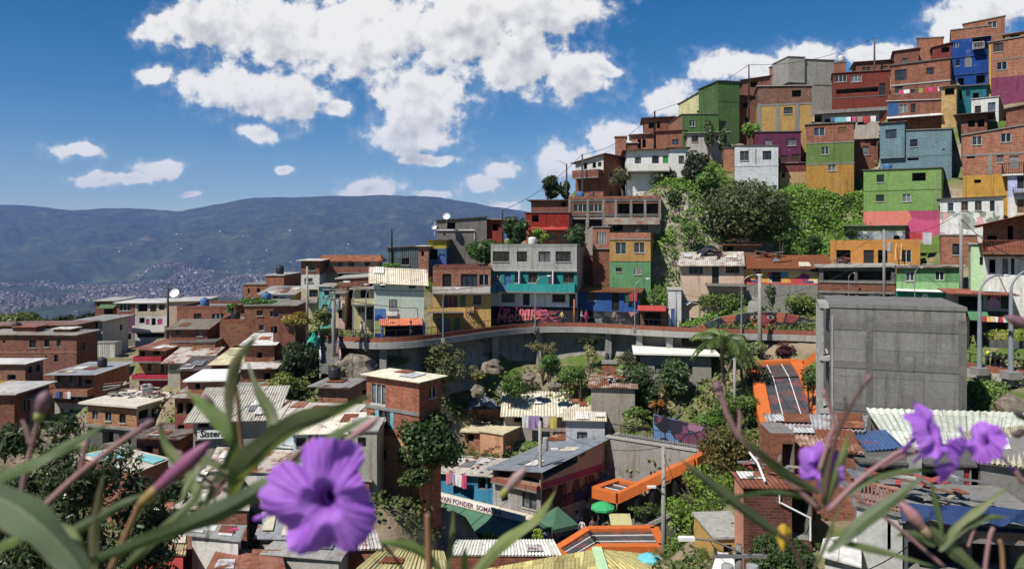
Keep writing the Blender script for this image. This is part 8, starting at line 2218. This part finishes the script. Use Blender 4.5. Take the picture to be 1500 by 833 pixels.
# ---------------------------------------------------------------- the wild petunias in front of the camera
def leaf_top(r, g, b, vein=(120,130,80), tr=.3, rim=(96,60,52)):
 key = ('lt', r, g, b, tr)
 if key in MATS: return MATS[key]
 s = NT('petunia_leaf'); uv = s.uv(); sp = s.new('ShaderNodeSeparateXYZ'); s.link(uv, sp.inputs[0])
 d = s.math('ABSOLUTE', s.math('SUBTRACT', sp.outputs[0], .5))
 n = s.noise(s.pos(), 60, 5, .6); n2 = s.noise(s.pos((1,1,1)), 14, 3)
 c = s.mix(s.ramp(n2, [(.35, 0), (.7, 1)]), dark(rgb(r*1.03,g*1.05,b*.75,1,1.2), .34), dark(rgb(r*1.03,g*1.05,b*.75,1,1.2), .8))
 c = s.mix(s.ramp(n, [(.3, .8), (.7, 1.15)]), (0,0,0,1), c)
 # side veins and midrib
 v = s.math('SINE', s.math('MULTIPLY', s.math('ADD', s.math('MULTIPLY', sp.outputs[1], 14.0), s.math('MULTIPLY', d, -9.0)), 6.28))
 c = s.mix(s.ramp(v, [(.86, 0), (.99, .35)]), c, rgb(*vein))
 c = s.mix(s.ramp(d, [(.012, .8), (.03, 0)]), c, rgb(*vein))
 c = s.mix(s.ramp(d, [(.45, 0), (.5, .55)]), c, rgb(*rim))
 g0 = s.new('ShaderNodeNewGeometry'); c = s.mix(g0.outputs['Backfacing'], c, s.mix(.35, c, rgb(128,136,108)))
 s.bump(s.math('ADD', v, n), .12, .002)
 s.fin(c, .5, 0, .3); tr_ = s.new('ShaderNodeBsdfTranslucent'); s.link(s.mix(1, c, (1.6,1.7,.6,1), 'MULTIPLY'), tr_.inputs['Color'])
 mx = s.new('ShaderNodeMixShader'); mx.inputs['Fac'].default_value = tr; s.link(s.b.outputs[0], mx.inputs[1]); s.link(tr_.outputs[0], mx.inputs[2]); s.link(mx.outputs[0], s.out.inputs['Surface'])
 MATS[key] = s.mat; return s.mat
def petal_mat():
 if 'petal' in MATS: return MATS['petal']
 s = NT('petal'); uv = s.uv(); sp = s.new('ShaderNodeSeparateXYZ'); s.link(uv, sp.inputs[0])
 n = s.noise(s.pos(), 45, 4, .6)
 w = s.math('SINE', s.math('ADD', s.math('MULTIPLY', sp.outputs[0], 250.0), s.math('MULTIPLY', n, 5.0)))
 c = s.mix(s.ramp(n, [(.3, 0), (.7, 1)]), (.37,.12,.62,1), (.54,.24,.81,1))
 c = s.mix(s.ramp(sp.outputs[1], [(.06, 1), (.27, 0)]), c, (.10,.012,.16,1))
 c = s.mix(s.ramp(w, [(.75, 0), (1, .4)]), c, (.24,.06,.50,1))
 s.bump(s.math('ADD', n, s.math('MULTIPLY', w, .15)), .3, .004)
 s.fin(c, .55, 0, .2); t = s.new('ShaderNodeBsdfTranslucent'); s.link(c, t.inputs['Color'])
 mx = s.new('ShaderNodeMixShader'); mx.inputs['Fac'].default_value = .42; s.link(s.b.outputs[0], mx.inputs[1]); s.link(t.outputs[0], mx.inputs[2]); s.link(mx.outputs[0], s.out.inputs['Surface'])
 MATS['petal'] = s.mat; return s.mat

def spline(pts, n):
 """smooth path through points"""
 p = [V(q) for q in pts]; p = [p[0]*2-p[1]]+p+[p[-1]*2-p[-2]]; out = []
 segs = len(p)-3
 for i in range(n+1):
  t = i/n*segs; k = min(int(t), segs-1); u = t-k; a, b, c, d = p[k:k+4]
  out.append(.5*((2*b)+(c-a)*u+(2*a-5*b+4*c-d)*u*u+(3*b-a-3*c+d)*u**3))
 return out

def blade(parent, pts, wpx, mat, roll=.3, fold=.35, name='leaf', seed=0, tip=.75):
 """lance shaped leaf along surveyed points (bearing, height, distance); wpx = greatest width"""
 ps = spline([P(*q) for q in pts], 26); Y = pts[len(pts)//2][2]; w = wpx/FOC*Y*.34
 mb = MB(); rows = []; n = len(ps)-1
 for i, p in enumerate(ps):
  t = i/n; d = (ps[min(i+1, n)]-ps[max(i-1, 0)]).normalized(); view = p.normalized()
  side = d.cross(view).normalized(); nrm = side.cross(d)
  rl = roll+.35*math.sin(t*3+seed); side2 = side*math.cos(rl)+nrm*math.sin(rl); nr2 = side2.cross(d)
  ww = w*(math.sin(PI*min(1, t*.97+.03)**tip)**.85)*(1+.05*math.sin(t*23+seed))
  und = .10*w*math.sin(t*17+seed*2)
  rows.append([(p+side2*ww*s+nr2*(ww*fold*abs(s)+und*s*abs(s)), (.5+s*.5, t)) for s in (-1, -.5, 0, .5, 1)])
 for i in range(n):
  for k in range(4):
   a, b, c, e = rows[i][k], rows[i][k+1], rows[i+1][k+1], rows[i+1][k]
   mb.face([a[0], b[0], c[0], e[0]], [a[1], b[1], c[1], e[1]])
 return mb.build(name, mat, parent, smooth=True)

def stalk(parent, pts, r0, r1, mat, name='stem', n=7):
 ps = spline([P(*q) if len(q) == 3 else q for q in pts], 18); Y = pts[0][2]
 mb = MB(); mb.tube(ps, [(r0+(r1-r0)*i/18)/FOC*Y for i in range(19)], n); return mb.build(name, mat, parent, smooth=True)

def bud(parent, pts, w, matb, mats):
 """closed flower bud: green calyx, then a swollen mauve spindle"""
 ps = spline([P(*q) for q in pts], 16); Y = pts[0][2]; mb = MB()
 prof = [.35,.45,.55,.55,.6,.68,.78,.88,.96,1,1,.96,.88,.76,.6,.4,.12]
 mb.tube(ps, [w*.5*k/FOC*Y*(1+.04*math.sin(i*2)) for i, k in enumerate(prof)], 9); b = mb.build('bud', matb, parent, smooth=True)
 mb = MB(); mb.tube(ps[:5], [w*.5*k/FOC*Y for k in (.5,.62,.72,.7,.62)], 9); mb.build('calyx', mats, b, smooth=True); return b

def blossom(parent, c, axis, lobes, tube_to, seed=0, curl=.25, Rpx=90, Y=.42, depth=.55):
 """five lobed trumpet; lobes = (angle deg, reach px); tube_to = where the tube starts"""
 c = V(c); a = V(axis).normalized(); e1 = V((1,0,0)); e1 = (e1-a*e1.dot(a)).normalized(); e2 = a.cross(e1); 
 if e2.z < 0: e2 = -e2
 k = Y/FOC; nT, nR = 110, 26
 def reach(th):
  best = 0
  for an, R in lobes:
   dd = abs((math.degrees(th)-an+180) % 360-180); f = max(0, 1-(dd/44)**2)**.42; best = max(best, R*(.6+.4*f))
  return best
 mb = MB(); rows = []
 for i in range(nR+1):
  r = i/nR; row = []
  for j in range(nT):
   th = 2*PI*j/nT; R = reach(th)
   edge = max(0, r-.35)/.65
   ruff = .07*math.sin(th*7+seed+r*3)+.08*math.sin(th*5+seed*2+r*4)+.02*math.sin(th*19+r*6+seed)
   rr = R*r
   fold = min(abs((math.degrees(th)-an+180) % 360-180) for an, _ in lobes)/36.0
   dep = -depth*(1-min(1, r/.42))**1.6*Rpx*1.1+Rpx*(ruff*edge*1.4-curl*edge**2*(1 if fold < .8 else .5)-.17*edge*min(1, fold)**2)
   sc = 1+.02*math.sin(th*31+seed)*edge
   p = c+(e1*math.cos(th)+e2*math.sin(th))*(rr*sc*k)+a*(dep*k)
   row.append((p, (j/nT, r)))
  rows.append(row)
 for i in range(nR):
  for j in range(nT):
   j2 = (j+1) % nT; q = [rows[i][j], rows[i+1][j], rows[i+1][j2], rows[i][j2]]
   uv = [x[1] for x in q]
   if j2 == 0: uv = [uv[0], uv[1], (1.0, uv[2][1]), (1.0, uv[3][1])]
   mb.face([x[0] for x in q], uv)
 f = mb.build('flower', petal_mat(), parent, smooth=True)
 s0 = c-a*(depth*Rpx*.8*k); ps = spline([V(tube_to), V(tube_to)*.5+s0*.5-a*(.15*Rpx*k), s0, c-a*(.22*Rpx*k)], 10)
 mb = MB(); mb.tube(ps, [Rpx*k*q for q in (.05,.05,.06,.065,.075,.085,.10,.12,.15,.2,.27)], 10, cap=False); mb.build('flower_tube', petal_mat(), f, smooth=True)
 return f

def petunias():
 G1 = leaf_top(58,84,36); G2 = leaf_top(74,104,40, tr=.4); G3 = leaf_top(98,112,82, (140,146,110), .3); G4 = leaf_top(92,84,46, (120,110,70), .35); G5 = leaf_top(112,140,40, tr=.5); GP = leaf_top(128,136,104, (160,160,120), .35)
 ST = flat(88,62,56,.6); SG = flat(108,112,82,.55); SO = flat(140,98,66,.6); SP = flat(150,106,108,.6); BD = flat(140,76,110,.5); BG = flat(136,140,60,.5); BM = flat(122,84,96,.55)
 gr = 'wild petunias growing in front of the view'
 # centre left plant
 Y = .47; o = thing('petunia_plant', 'tall wild petunia with the one big open violet flower', 'plant', P(380,860,Y)-V((0,0,1.4)), gr)
 b0 = P(375,900,Y)
 stalk(o, [V((b0.x,b0.y,-1.66)), V((b0.x,b0.y,-.9)), P(372,880,Y), P(364,790,Y), P(360,690,Y), P(345,625,Y), P(332,590,Y)], 9, 4, ST)
 blade(o, [(336,618,Y),(333,570,Y),(348,525,Y-.01),(378,490,Y-.02)], 34, G4, .5, seed=1)
 blade(o, [(338,730,Y),(360,680,Y-.03),(430,625,Y-.04),(500,600,Y-.05),(546,578,Y-.05)], 56, leaf_top(104,112,84,(130,130,96),.35), -.5, seed=2)
 blade(o, [(350,668,Y),(335,630,Y),(300,595,Y+.01),(268,570,Y+.02)], 36, G5, .3, seed=3)
 blade(o, [(372,668,Y),(398,620,Y+.02),(374,570,Y+.03),(362,528,Y+.04)], 32, G3, .9, seed=4)
 blade(o, [(418,692,Y-.05),(330,745,Y-.06),(220,790,Y-.07),(60,850,Y-.08)], 46, G1, .35, seed=5)
 blade(o, [(372,735,Y),(430,672,Y),(500,630,Y),(552,604,Y)], 26, G2, .3, seed=6)
 blade(o, [(300,760,Y),(275,700,Y+.02),(243,655,Y+.03),(233,615,Y+.03)], 30, GP, .5, seed=7)
 blade(o, [(300,740,Y),(330,690,Y),(345,650,Y),(338,610,Y)], 30, G3, -.6, seed=8)
 blade(o, [(352,640,Y),(350,600,Y),(345,560,Y),(346,545,Y)], 10, G4, .2, seed=9)
 blade(o, [(355,700,Y),(300,672,Y),(280,700,Y-.01),(262,740,Y-.02)], 26, GP, -.4, seed=10)
 stalk(o, [(160,838,Y-.03),(205,737,Y-.03),(212,728,Y-.03)], 5, 4, SO); bud(o, [(205,738,Y-.03),(240,706,Y-.03),(280,672,Y-.03),(308,646,Y-.03)], 24, BD, flat(150,120,60,.5))
 blade(o, [(180,833,Y-.03),(225,790,Y-.03),(280,735,Y-.03),(300,700,Y-.03)], 24, G3, .2, seed=11)
 stalk(o, [(362,735,Y),(300,700,Y),(262,660,Y)], 3, 2, SP); bud(o, [(325,612,Y+.02),(312,596,Y+.02),(303,585,Y+.02),(297,577,Y+.02)], 12, BM, BG)
 stalk(o, [(368,740,Y),(410,690,Y),(450,650,Y),(462,640,Y)], 3, 2.5, SP); stalk(o, [(355,660,Y),(350,620,Y),(347,572,Y)], 3, 2, SO)
 bud(o, [(500,650,Y),(520,636,Y),(540,622,Y),(556,610,Y)], 13, flat(168,120,120,.5), BG)
 stalk(o, [(365,735,Y),(330,700,Y),(312,740,Y-.01),(302,795,Y-.02)], 2.5, 1.5, ST)
 fl = blossom(o, P(474,736,.41), (-.05,-.93,.02), [(86,94),(176,100),(238,86),(312,84),(18,66)], P(372,760,.46), 1.0, .2, 80, .41)
 # far left plant
 Y = .42; o = thing('petunia_plant', 'wild petunia in the lower left corner with broad dark leaves and closed buds', 'plant', P(30,860,Y)-V((0,0,1.4)), gr)
 b0 = P(120,900,Y); stalk(o, [V((b0.x,b0.y,-1.66)), V((b0.x,b0.y,-.8)), P(140,880,Y), P(160,820,Y), P(185,760,Y), P(203,738,Y)], 7, 4, SO)
 blade(o, [(-60,705,Y-.04),(30,745,Y-.06),(105,815,Y-.08),(150,900,Y-.1)], 92, G1, .35, fold=.3, seed=12)
 blade(o, [(-40,715,Y),(50,676,Y),(110,645,Y+.01),(162,618,Y+.02)], 30, G2, .4, seed=13)
 blade(o, [(-30,830,Y),(0,800,Y),(25,790,Y),(42,778,Y)], 26, G5, .4, seed=14)
 blade(o, [(138,860,Y),(136,790,Y),(143,740,Y),(152,690,Y)], 24, leaf_top(104,88,44,(130,100,60),.35), .6, seed=15)
 blade(o, [(90,785,Y),(130,765,Y),(175,740,Y),(214,720,Y)], 24, G1, .3, seed=16)
 blade(o, [(60,770,Y-.02),(90,772,Y-.02),(115,790,Y-.03),(130,815,Y-.03)], 22, GP, .5, seed=17)
 stalk(o, [(28,742,Y+.03),(38,690,Y+.03),(50,640,Y+.03),(57,612,Y+.03)], 4, 3, SP); bud(o, [(56,616,Y+.03),(60,600,Y+.03),(66,583,Y+.03),(70,572,Y+.03)], 22, BM, BG)
 stalk(o, [(60,745,Y+.03),(120,690,Y+.03),(180,645,Y+.03),(215,622,Y+.03)], 5, 4, SP); bud(o, [(200,632,Y+.03),(210,625,Y+.03),(218,620,Y+.03),(226,614,Y+.03)], 13, BM, SP)
 stalk(o, [(118,690,Y+.03),(124,660,Y+.03),(130,640,Y+.03)], 4, 3, SP); stalk(o, [(45,650,Y+.03),(40,630,Y+.03),(33,615,Y+.03)], 4, 3, SP)
 # centre stems
 Y = .55; o = thing('petunia_plant', 'low wild petunia at the bottom centre with a tilted mauve bud and a pale leaf', 'plant', P(660,880,Y)-V((0,0,1.3)), gr)
 b0 = P(660,900,Y); stalk(o, [V((b0.x,b0.y,-1.66)), V((b0.x,b0.y,-.8)), P(662,890,Y), P(670,835,Y), P(690,780,Y), P(736,722,Y)], 5, 3, SP)
 bud(o, [(733,727,Y),(746,712,Y),(758,698,Y),(772,684,Y)], 15, flat(150,116,116,.5), BG)
 blade(o, [(672,870,Y),(730,800,Y),(785,758,Y),(816,715,Y)], 28, leaf_top(150,160,112,(150,160,110),.4), .3, seed=18)
 blade(o, [(650,870,Y-.03),(658,810,Y-.03),(662,775,Y-.03),(664,742,Y-.03)], 17, leaf_top(96,88,40,(110,100,60),.35), .4, seed=19)
 stalk(o, [(628,880,Y-.05),(628,830,Y-.05),(627,780,Y-.05),(626,752,Y-.05)], 6, 4, SO)
 blade(o, [(648,838,Y-.05),(615,808,Y-.05),(585,796,Y-.05),(552,792,Y-.05)], 26, G5, .3, seed=20)
 blade(o, [(690,880,Y-.02),(682,845,Y-.02),(680,815,Y-.02),(683,800,Y-.02)], 16, G5, .3, seed=21)
 stalk(o, [(560,795,Y),(580,818,Y),(600,850,Y)], 2.5, 2, ST)
 # right plant
 Y = .5; o = thing('petunia_plant', 'branching wild petunia on the right with several violet flowers and slim leaves', 'plant', P(1195,870,Y)-V((0,0,1.35)), gr)
 b0 = P(1192,900,Y); stalk(o, [V((b0.x,b0.y,-1.66)), V((b0.x,b0.y,-.8)), P(1193,890,Y), P(1197,820,Y), P(1200,770,Y), P(1206,735,Y), P(1208,690,Y)], 7, 4, SG)
 blade(o, [(1207,742,Y),(1208,700,Y),(1214,670,Y),(1226,636,Y)], 19, leaf_top(92,96,34,(120,110,50),.4), .4, seed=22)
 blade(o, [(1211,742,Y),(1224,700,Y),(1236,665,Y),(1244,630,Y)], 21, leaf_top(134,142,96,(150,156,110),.35), -.3, seed=23)
 blade(o, [(1200,722,Y),(1150,694,Y-.01),(1112,664,Y-.02),(1082,638,Y-.02)], 24, leaf_top(76,88,62,(110,116,80),.3), .4, seed=24)
 blade(o, [(1196,732,Y),(1130,722,Y),(1065,732,Y),(996,748,Y)], 17, G2, .5, seed=25)
 blade(o, [(1150,790,Y),(1095,752,Y),(1045,712,Y),(996,672,Y)], 30, leaf_top(66,78,52,(100,100,76),.3), .35, seed=26)
 blade(o, [(1212,742,Y),(1270,704,Y),(1325,690,Y),(1388,688,Y)], 17, G2, .4, seed=27)
 blade(o, [(1212,808,Y),(1262,765,Y),(1310,730,Y),(1356,694,Y)], 30, G1, .4, seed=28)
 blade(o, [(1218,790,Y),(1260,800,Y),(1310,812,Y),(1372,830,Y)], 16, leaf_top(104,116,76,(130,130,90),.3), .3, seed=29)
 blade(o, [(1190,840,Y),(1212,790,Y),(1222,760,Y),(1236,735,Y)], 9, G4, .3, seed=30)
 stalk(o, [(1212,748,Y),(1255,706,Y),(1300,672,Y),(1334,652,Y)], 4, 3, SP); stalk(o, [(1290,684,Y),(1320,668,Y),(1345,660,Y)], 3, 3, SP)
 stalk(o, [(1206,735,Y),(1222,650,Y),(1240,605,Y),(1266,562,Y)], 3.5, 2.5, ST); bud(o, [(1262,568,Y),(1267,560,Y),(1272,553,Y),(1276,546,Y)], 9, BM, ST)
 stalk(o, [(1238,612,Y),(1239,590,Y),(1237,580,Y)], 2, 1.4, ST)
 stalk(o, [(1200,745,Y),(1150,700,Y),(1080,635,Y),(1052,568,Y)], 4, 4, SP); bud(o, [(1054,580,Y),(1052,572,Y),(1050,565,Y),(1049,558,Y)], 13, BM, SP)
 stalk(o, [(1082,638,Y),(1084,610,Y),(1082,600,Y)], 3, 2, SP); stalk(o, [(1200,690,Y),(1215,640,Y),(1222,615,Y),(1205,570,Y)], 3.5, 3, SP)
 blossom(o, P(1196,688,Y+.01), (-.65,-.6,-.1), [(75,40),(150,36),(210,34),(300,36),(10,38)], P(1214,742,Y), 2.0, .25, 40, Y)
 stalk(o, [(1140,780,Y),(1160,800,Y),(1190,860,Y)], 3, 3, ST)
 lf = blade(o, [(1150,768,Y),(1149,780,Y),(1148,792,Y),(1147,808,Y)], 32, flat(206,160,30,.5), .2, seed=31); lf['label'] = 'withered yellow leaf'
 blossom(o, P(1368,632,Y-.02), (.5,-.62,.35), [(88,50),(165,42),(235,38),(300,44),(20,46)], P(1322,664,Y), 3.0, .3, 44, Y-.02)
 blossom(o, P(1408,668,Y-.03), (.72,-.5,-.3), [(95,44),(170,44),(240,50),(310,48),(25,38)], P(1338,676,Y), 4.2, .3, 46, Y-.03)
 blossom(o, P(1438,644,Y), (-.8,-.25,.45), [(80,34),(150,30),(220,32),(295,34),(10,32)], P(1486,690,Y), 5.1, .2, 34, Y)
 stalk(o, [(1486,688,Y),(1500,706,Y),(1530,720,Y)], 4, 4, SP)
 # far right plant
 Y = .58; o = thing('petunia_plant', 'wild petunia in the lower right corner with pale folded leaves and a pink bud', 'plant', P(1390,880,Y)-V((0,0,1.3)), gr)
 b0 = P(1400,900,Y); stalk(o, [V((b0.x,b0.y,-1.66)), V((b0.x,b0.y,-.8)), P(1395,890,Y), P(1380,830,Y), P(1362,780,Y), P(1340,755,Y)], 6, 4, ST)
 bud(o, [(1362,786,Y),(1348,768,Y),(1334,752,Y),(1320,736,Y)], 19, flat(170,116,120,.5), flat(150,120,90,.5))
 blade(o, [(1384,800,Y),(1400,770,Y),(1440,740,Y),(1482,708,Y)], 22, GP, .4, seed=32)
 blade(o, [(1376,806,Y),(1405,772,Y),(1440,758,Y),(1478,757,Y)], 24, G1, .3, seed=33)
 blade(o, [(1380,784,Y),(1374,750,Y),(1368,725,Y),(1362,700,Y)], 12, G2, .3, seed=34)
 blade(o, [(1362,772,Y),(1390,800,Y),(1425,830,Y),(1470,870,Y)], 30, leaf_top(84,96,64,(120,120,90),.3), .3, seed=35)
 blade(o, [(1370,800,Y),(1350,786,Y),(1330,782,Y),(1312,784,Y)], 20, G1, .3, seed=36)
 blade(o, [(1480,860,Y),(1500,825,Y),(1515,800,Y),(1530,780,Y)], 26, G2, .3, seed=37)
 stalk(o, [(1440,860,Y),(1445,815,Y),(1450,785,Y),(1455,772,Y)], 3, 3, SP); stalk(o, [(1418,800,Y),(1425,780,Y),(1440,740,Y)], 2, 1.6, SP)
 stalk(o, [(1470,870,Y),(1468,810,Y),(1464,790,Y)], 3.5, 3, SO); stalk(o, [(1384,830,Y),(1300,760,Y),(1230,710,Y)], 3, 2.2, SP)
 bud(o, [(1512,640,Y),(1500,632,Y),(1490,636,Y),(1482,634,Y)], 11, flat(70,56,60,.5), ST); bud(o, [(1515,620,Y),(1500,612,Y),(1492,606,Y),(1484,602,Y)], 11, flat(70,56,60,.5), ST)
 bud(o, [(1520,486,Y),(1505,478,Y),(1490,470,Y),(1470,464,Y)], 17, BM, SP)
LATE.append(petunias)
# ---------------------------------------------------------------- roof clutter
def clutter():
 def roofz(c):
  """top of the house whose plan holds this spot"""
  best = None
  for h in HOUSES:
   q = V((c.x, c.y, 0))-h.A; u = q.dot(h.D); v = q.dot(h.n)
   if .3 < u < h.w-.3 and .3 < v < h.d-.3:
    z = h.c['FL'].z+(h.c['FR'].z-h.c['FL'].z)*u/h.w+(h.c['BL'].z-h.c['FL'].z)*v/h.d+.17
    if best is None or abs(z-c.z) < abs(best-c.z): best = z
  return best
 def tank(px, py, Y, col, lb, r=.5):
  c = P(px, py, Y); z = roofz(c)
  if z is None: print('no roof', lb); return
  c.z = z; o = thing('water_tank', lb, 'water tank', c, 'water tanks on roofs')
  mb = MB(); mb.lathe([(0,0),(r*.86,0),(r,r*.3),(r,r*1.5),(r*.9,r*1.75),(r*.4,r*1.95),(0,r*1.97)], c, 14); mb.build('tank', flat(*col, .5), o, smooth=True)
  mb = MB(); mb.lathe([(0,r*2.1),(r*.3,r*2.06),(r*.34,r*1.94),(0,r*1.93)], c, 10); mb.build('lid', M['black'], o)
 B = (44,46,52); U = (64,104,160); W = (196,194,188)
 for a in ((490,566,58,B,'black water tank on the honeycomb brick house'),(150,542,83,B,'black water tank behind the flat grey tin roof'),(300,452,86,U,'blue water tank on the wide window brick house'),(345,470,79,B,'black water tank on the plain tan brick block'),
              (390,446,75,U,'blue water tank on the big bare brick house'),(25,486,91,B,'black water tank on the two storey house at the left edge'),(410,402,90,B,'black water tank on the roof window house'),(850,288,95,U,'blue water tank on the long brick frame house'),
              (935,345,88.5,B,'black water tank on the ochre over green house'),(1330,93,109,B,'black water tank on the big brick hilltop house'),(1232,101,113,W,'white water tank on the dark red house'),(1150,122,106,B,'black water tank on the tall brown brick house'),
              (1300,244,89,U,'blue water tank on the lime green house'),(690,320,93,B,'black water tank on the grey block house'),(780,356,84,W,'white water tank on the teal balcony house'),(1270,356,80,B,'black water tank on the ochre ladder house'),
              (215,580,68,W,'white water tank on the cluttered white roof terrace')):
  tank(*a)
 r = random.Random(31)
 def junk(px, py, Y, n, lb, sp=1.2):
  c = P(px, py, Y); z = roofz(c); c.z = z if z is not None and abs(z-c.z) < 2.5 else c.z
  if z is None: print('junk off roof', lb)
  o = thing('scrap_pile', lb, 'scrap pile', c, 'scrap piles on roofs')
  for i in range(n):
   a = r.random()*PI; p = c+V((r.uniform(-sp,sp), r.uniform(-.7,.7), .08+.07*i)); d = V((math.cos(a), math.sin(a), r.uniform(-.12,.12)))*r.uniform(.5,1.3)
   mb = MB(); mb.bar(p-d*.6, p+d*.6, r.uniform(.1,.35), .05); mb.build('plank', r.choice([M['wood'], M['fgrey'], BR(1), M['lconc'], flat(170,70,60), M['steel'], flat(150,140,120)]), o)
 for a in ((178,586,67.5,16,'long heap of planks and tarps on the orange brick flat'),(215,588,67,14,'second heap of scrap on the orange brick flat, right end'),(715,630,69,12,'scrap heap on the curved brick hut'),(700,580,70.5,10,'scrap boards below the cliff beside the silver tarpaulin'),
              (905,566,68.5,12,'rubble and boards on the rubble topped shed'),(1085,366,85,8,'loose boards on the rough shack'),(1050,384,81.5,10,'scrap on the patched tin of the pink row house'),(1130,387,81,8,'loose sheets on the rusty row house roof'),
              (860,286,94,12,'planks and pots on the terrace of the brick frame house'),(945,316,91,10,'washing boards and planks on the shed roof of the brick frame house'),(1240,384,76,10,'white sacks and boards on the raw concrete house'),
              (360,530,68,10,'scrap weights on the patchy yellow sheets'),(1125,700,32.5,12,'broken tiles and pots on the salmon parapet house roof'),
              (1380,745,29,14,'clutter along the terrace above the navy tarpaulin'),(1290,735,29.5,10,'clutter behind the brick lattice terrace')):
  junk(*a)
LATE.append(clutter)
setup_env()
for a in [(0,0,-1.6),(-8,0,-1.7),(8,0,-1.7),(-3,2.2,-1.9),(3,2.2,-1.9),(0,-10,-1.4),(-20,-10,-1.5),(20,-10,-1.5)]: EXTRA.append(a)
for x in range(-28, 29, 7):
 EXTRA.extend([(x, 7, -6.0), (x, 14, -11), (x, 22, -16.5), (x*1.2, 30, -18.5)])
for x in (-180, -120, -70): EXTRA.extend([(x, 160, -45), (x, 230, -90), (x, 60, -24), (x, 100, -24)])
for x in (-30, 0): EXTRA.extend([(x, 150, -30), (x, 230, -70)])
for x in (40, 80, 120, 190): EXTRA.extend([(x, 150, 3+x*.2), (x, 235, 0)])
for x in (110, 150, 190): EXTRA.extend([(x, 100, 25), (x, 60, 5), (x, 20, -5)])
for f in DECLARE: f()
build_ground()
build_far()
for f in LATE: f()
setup_haze()
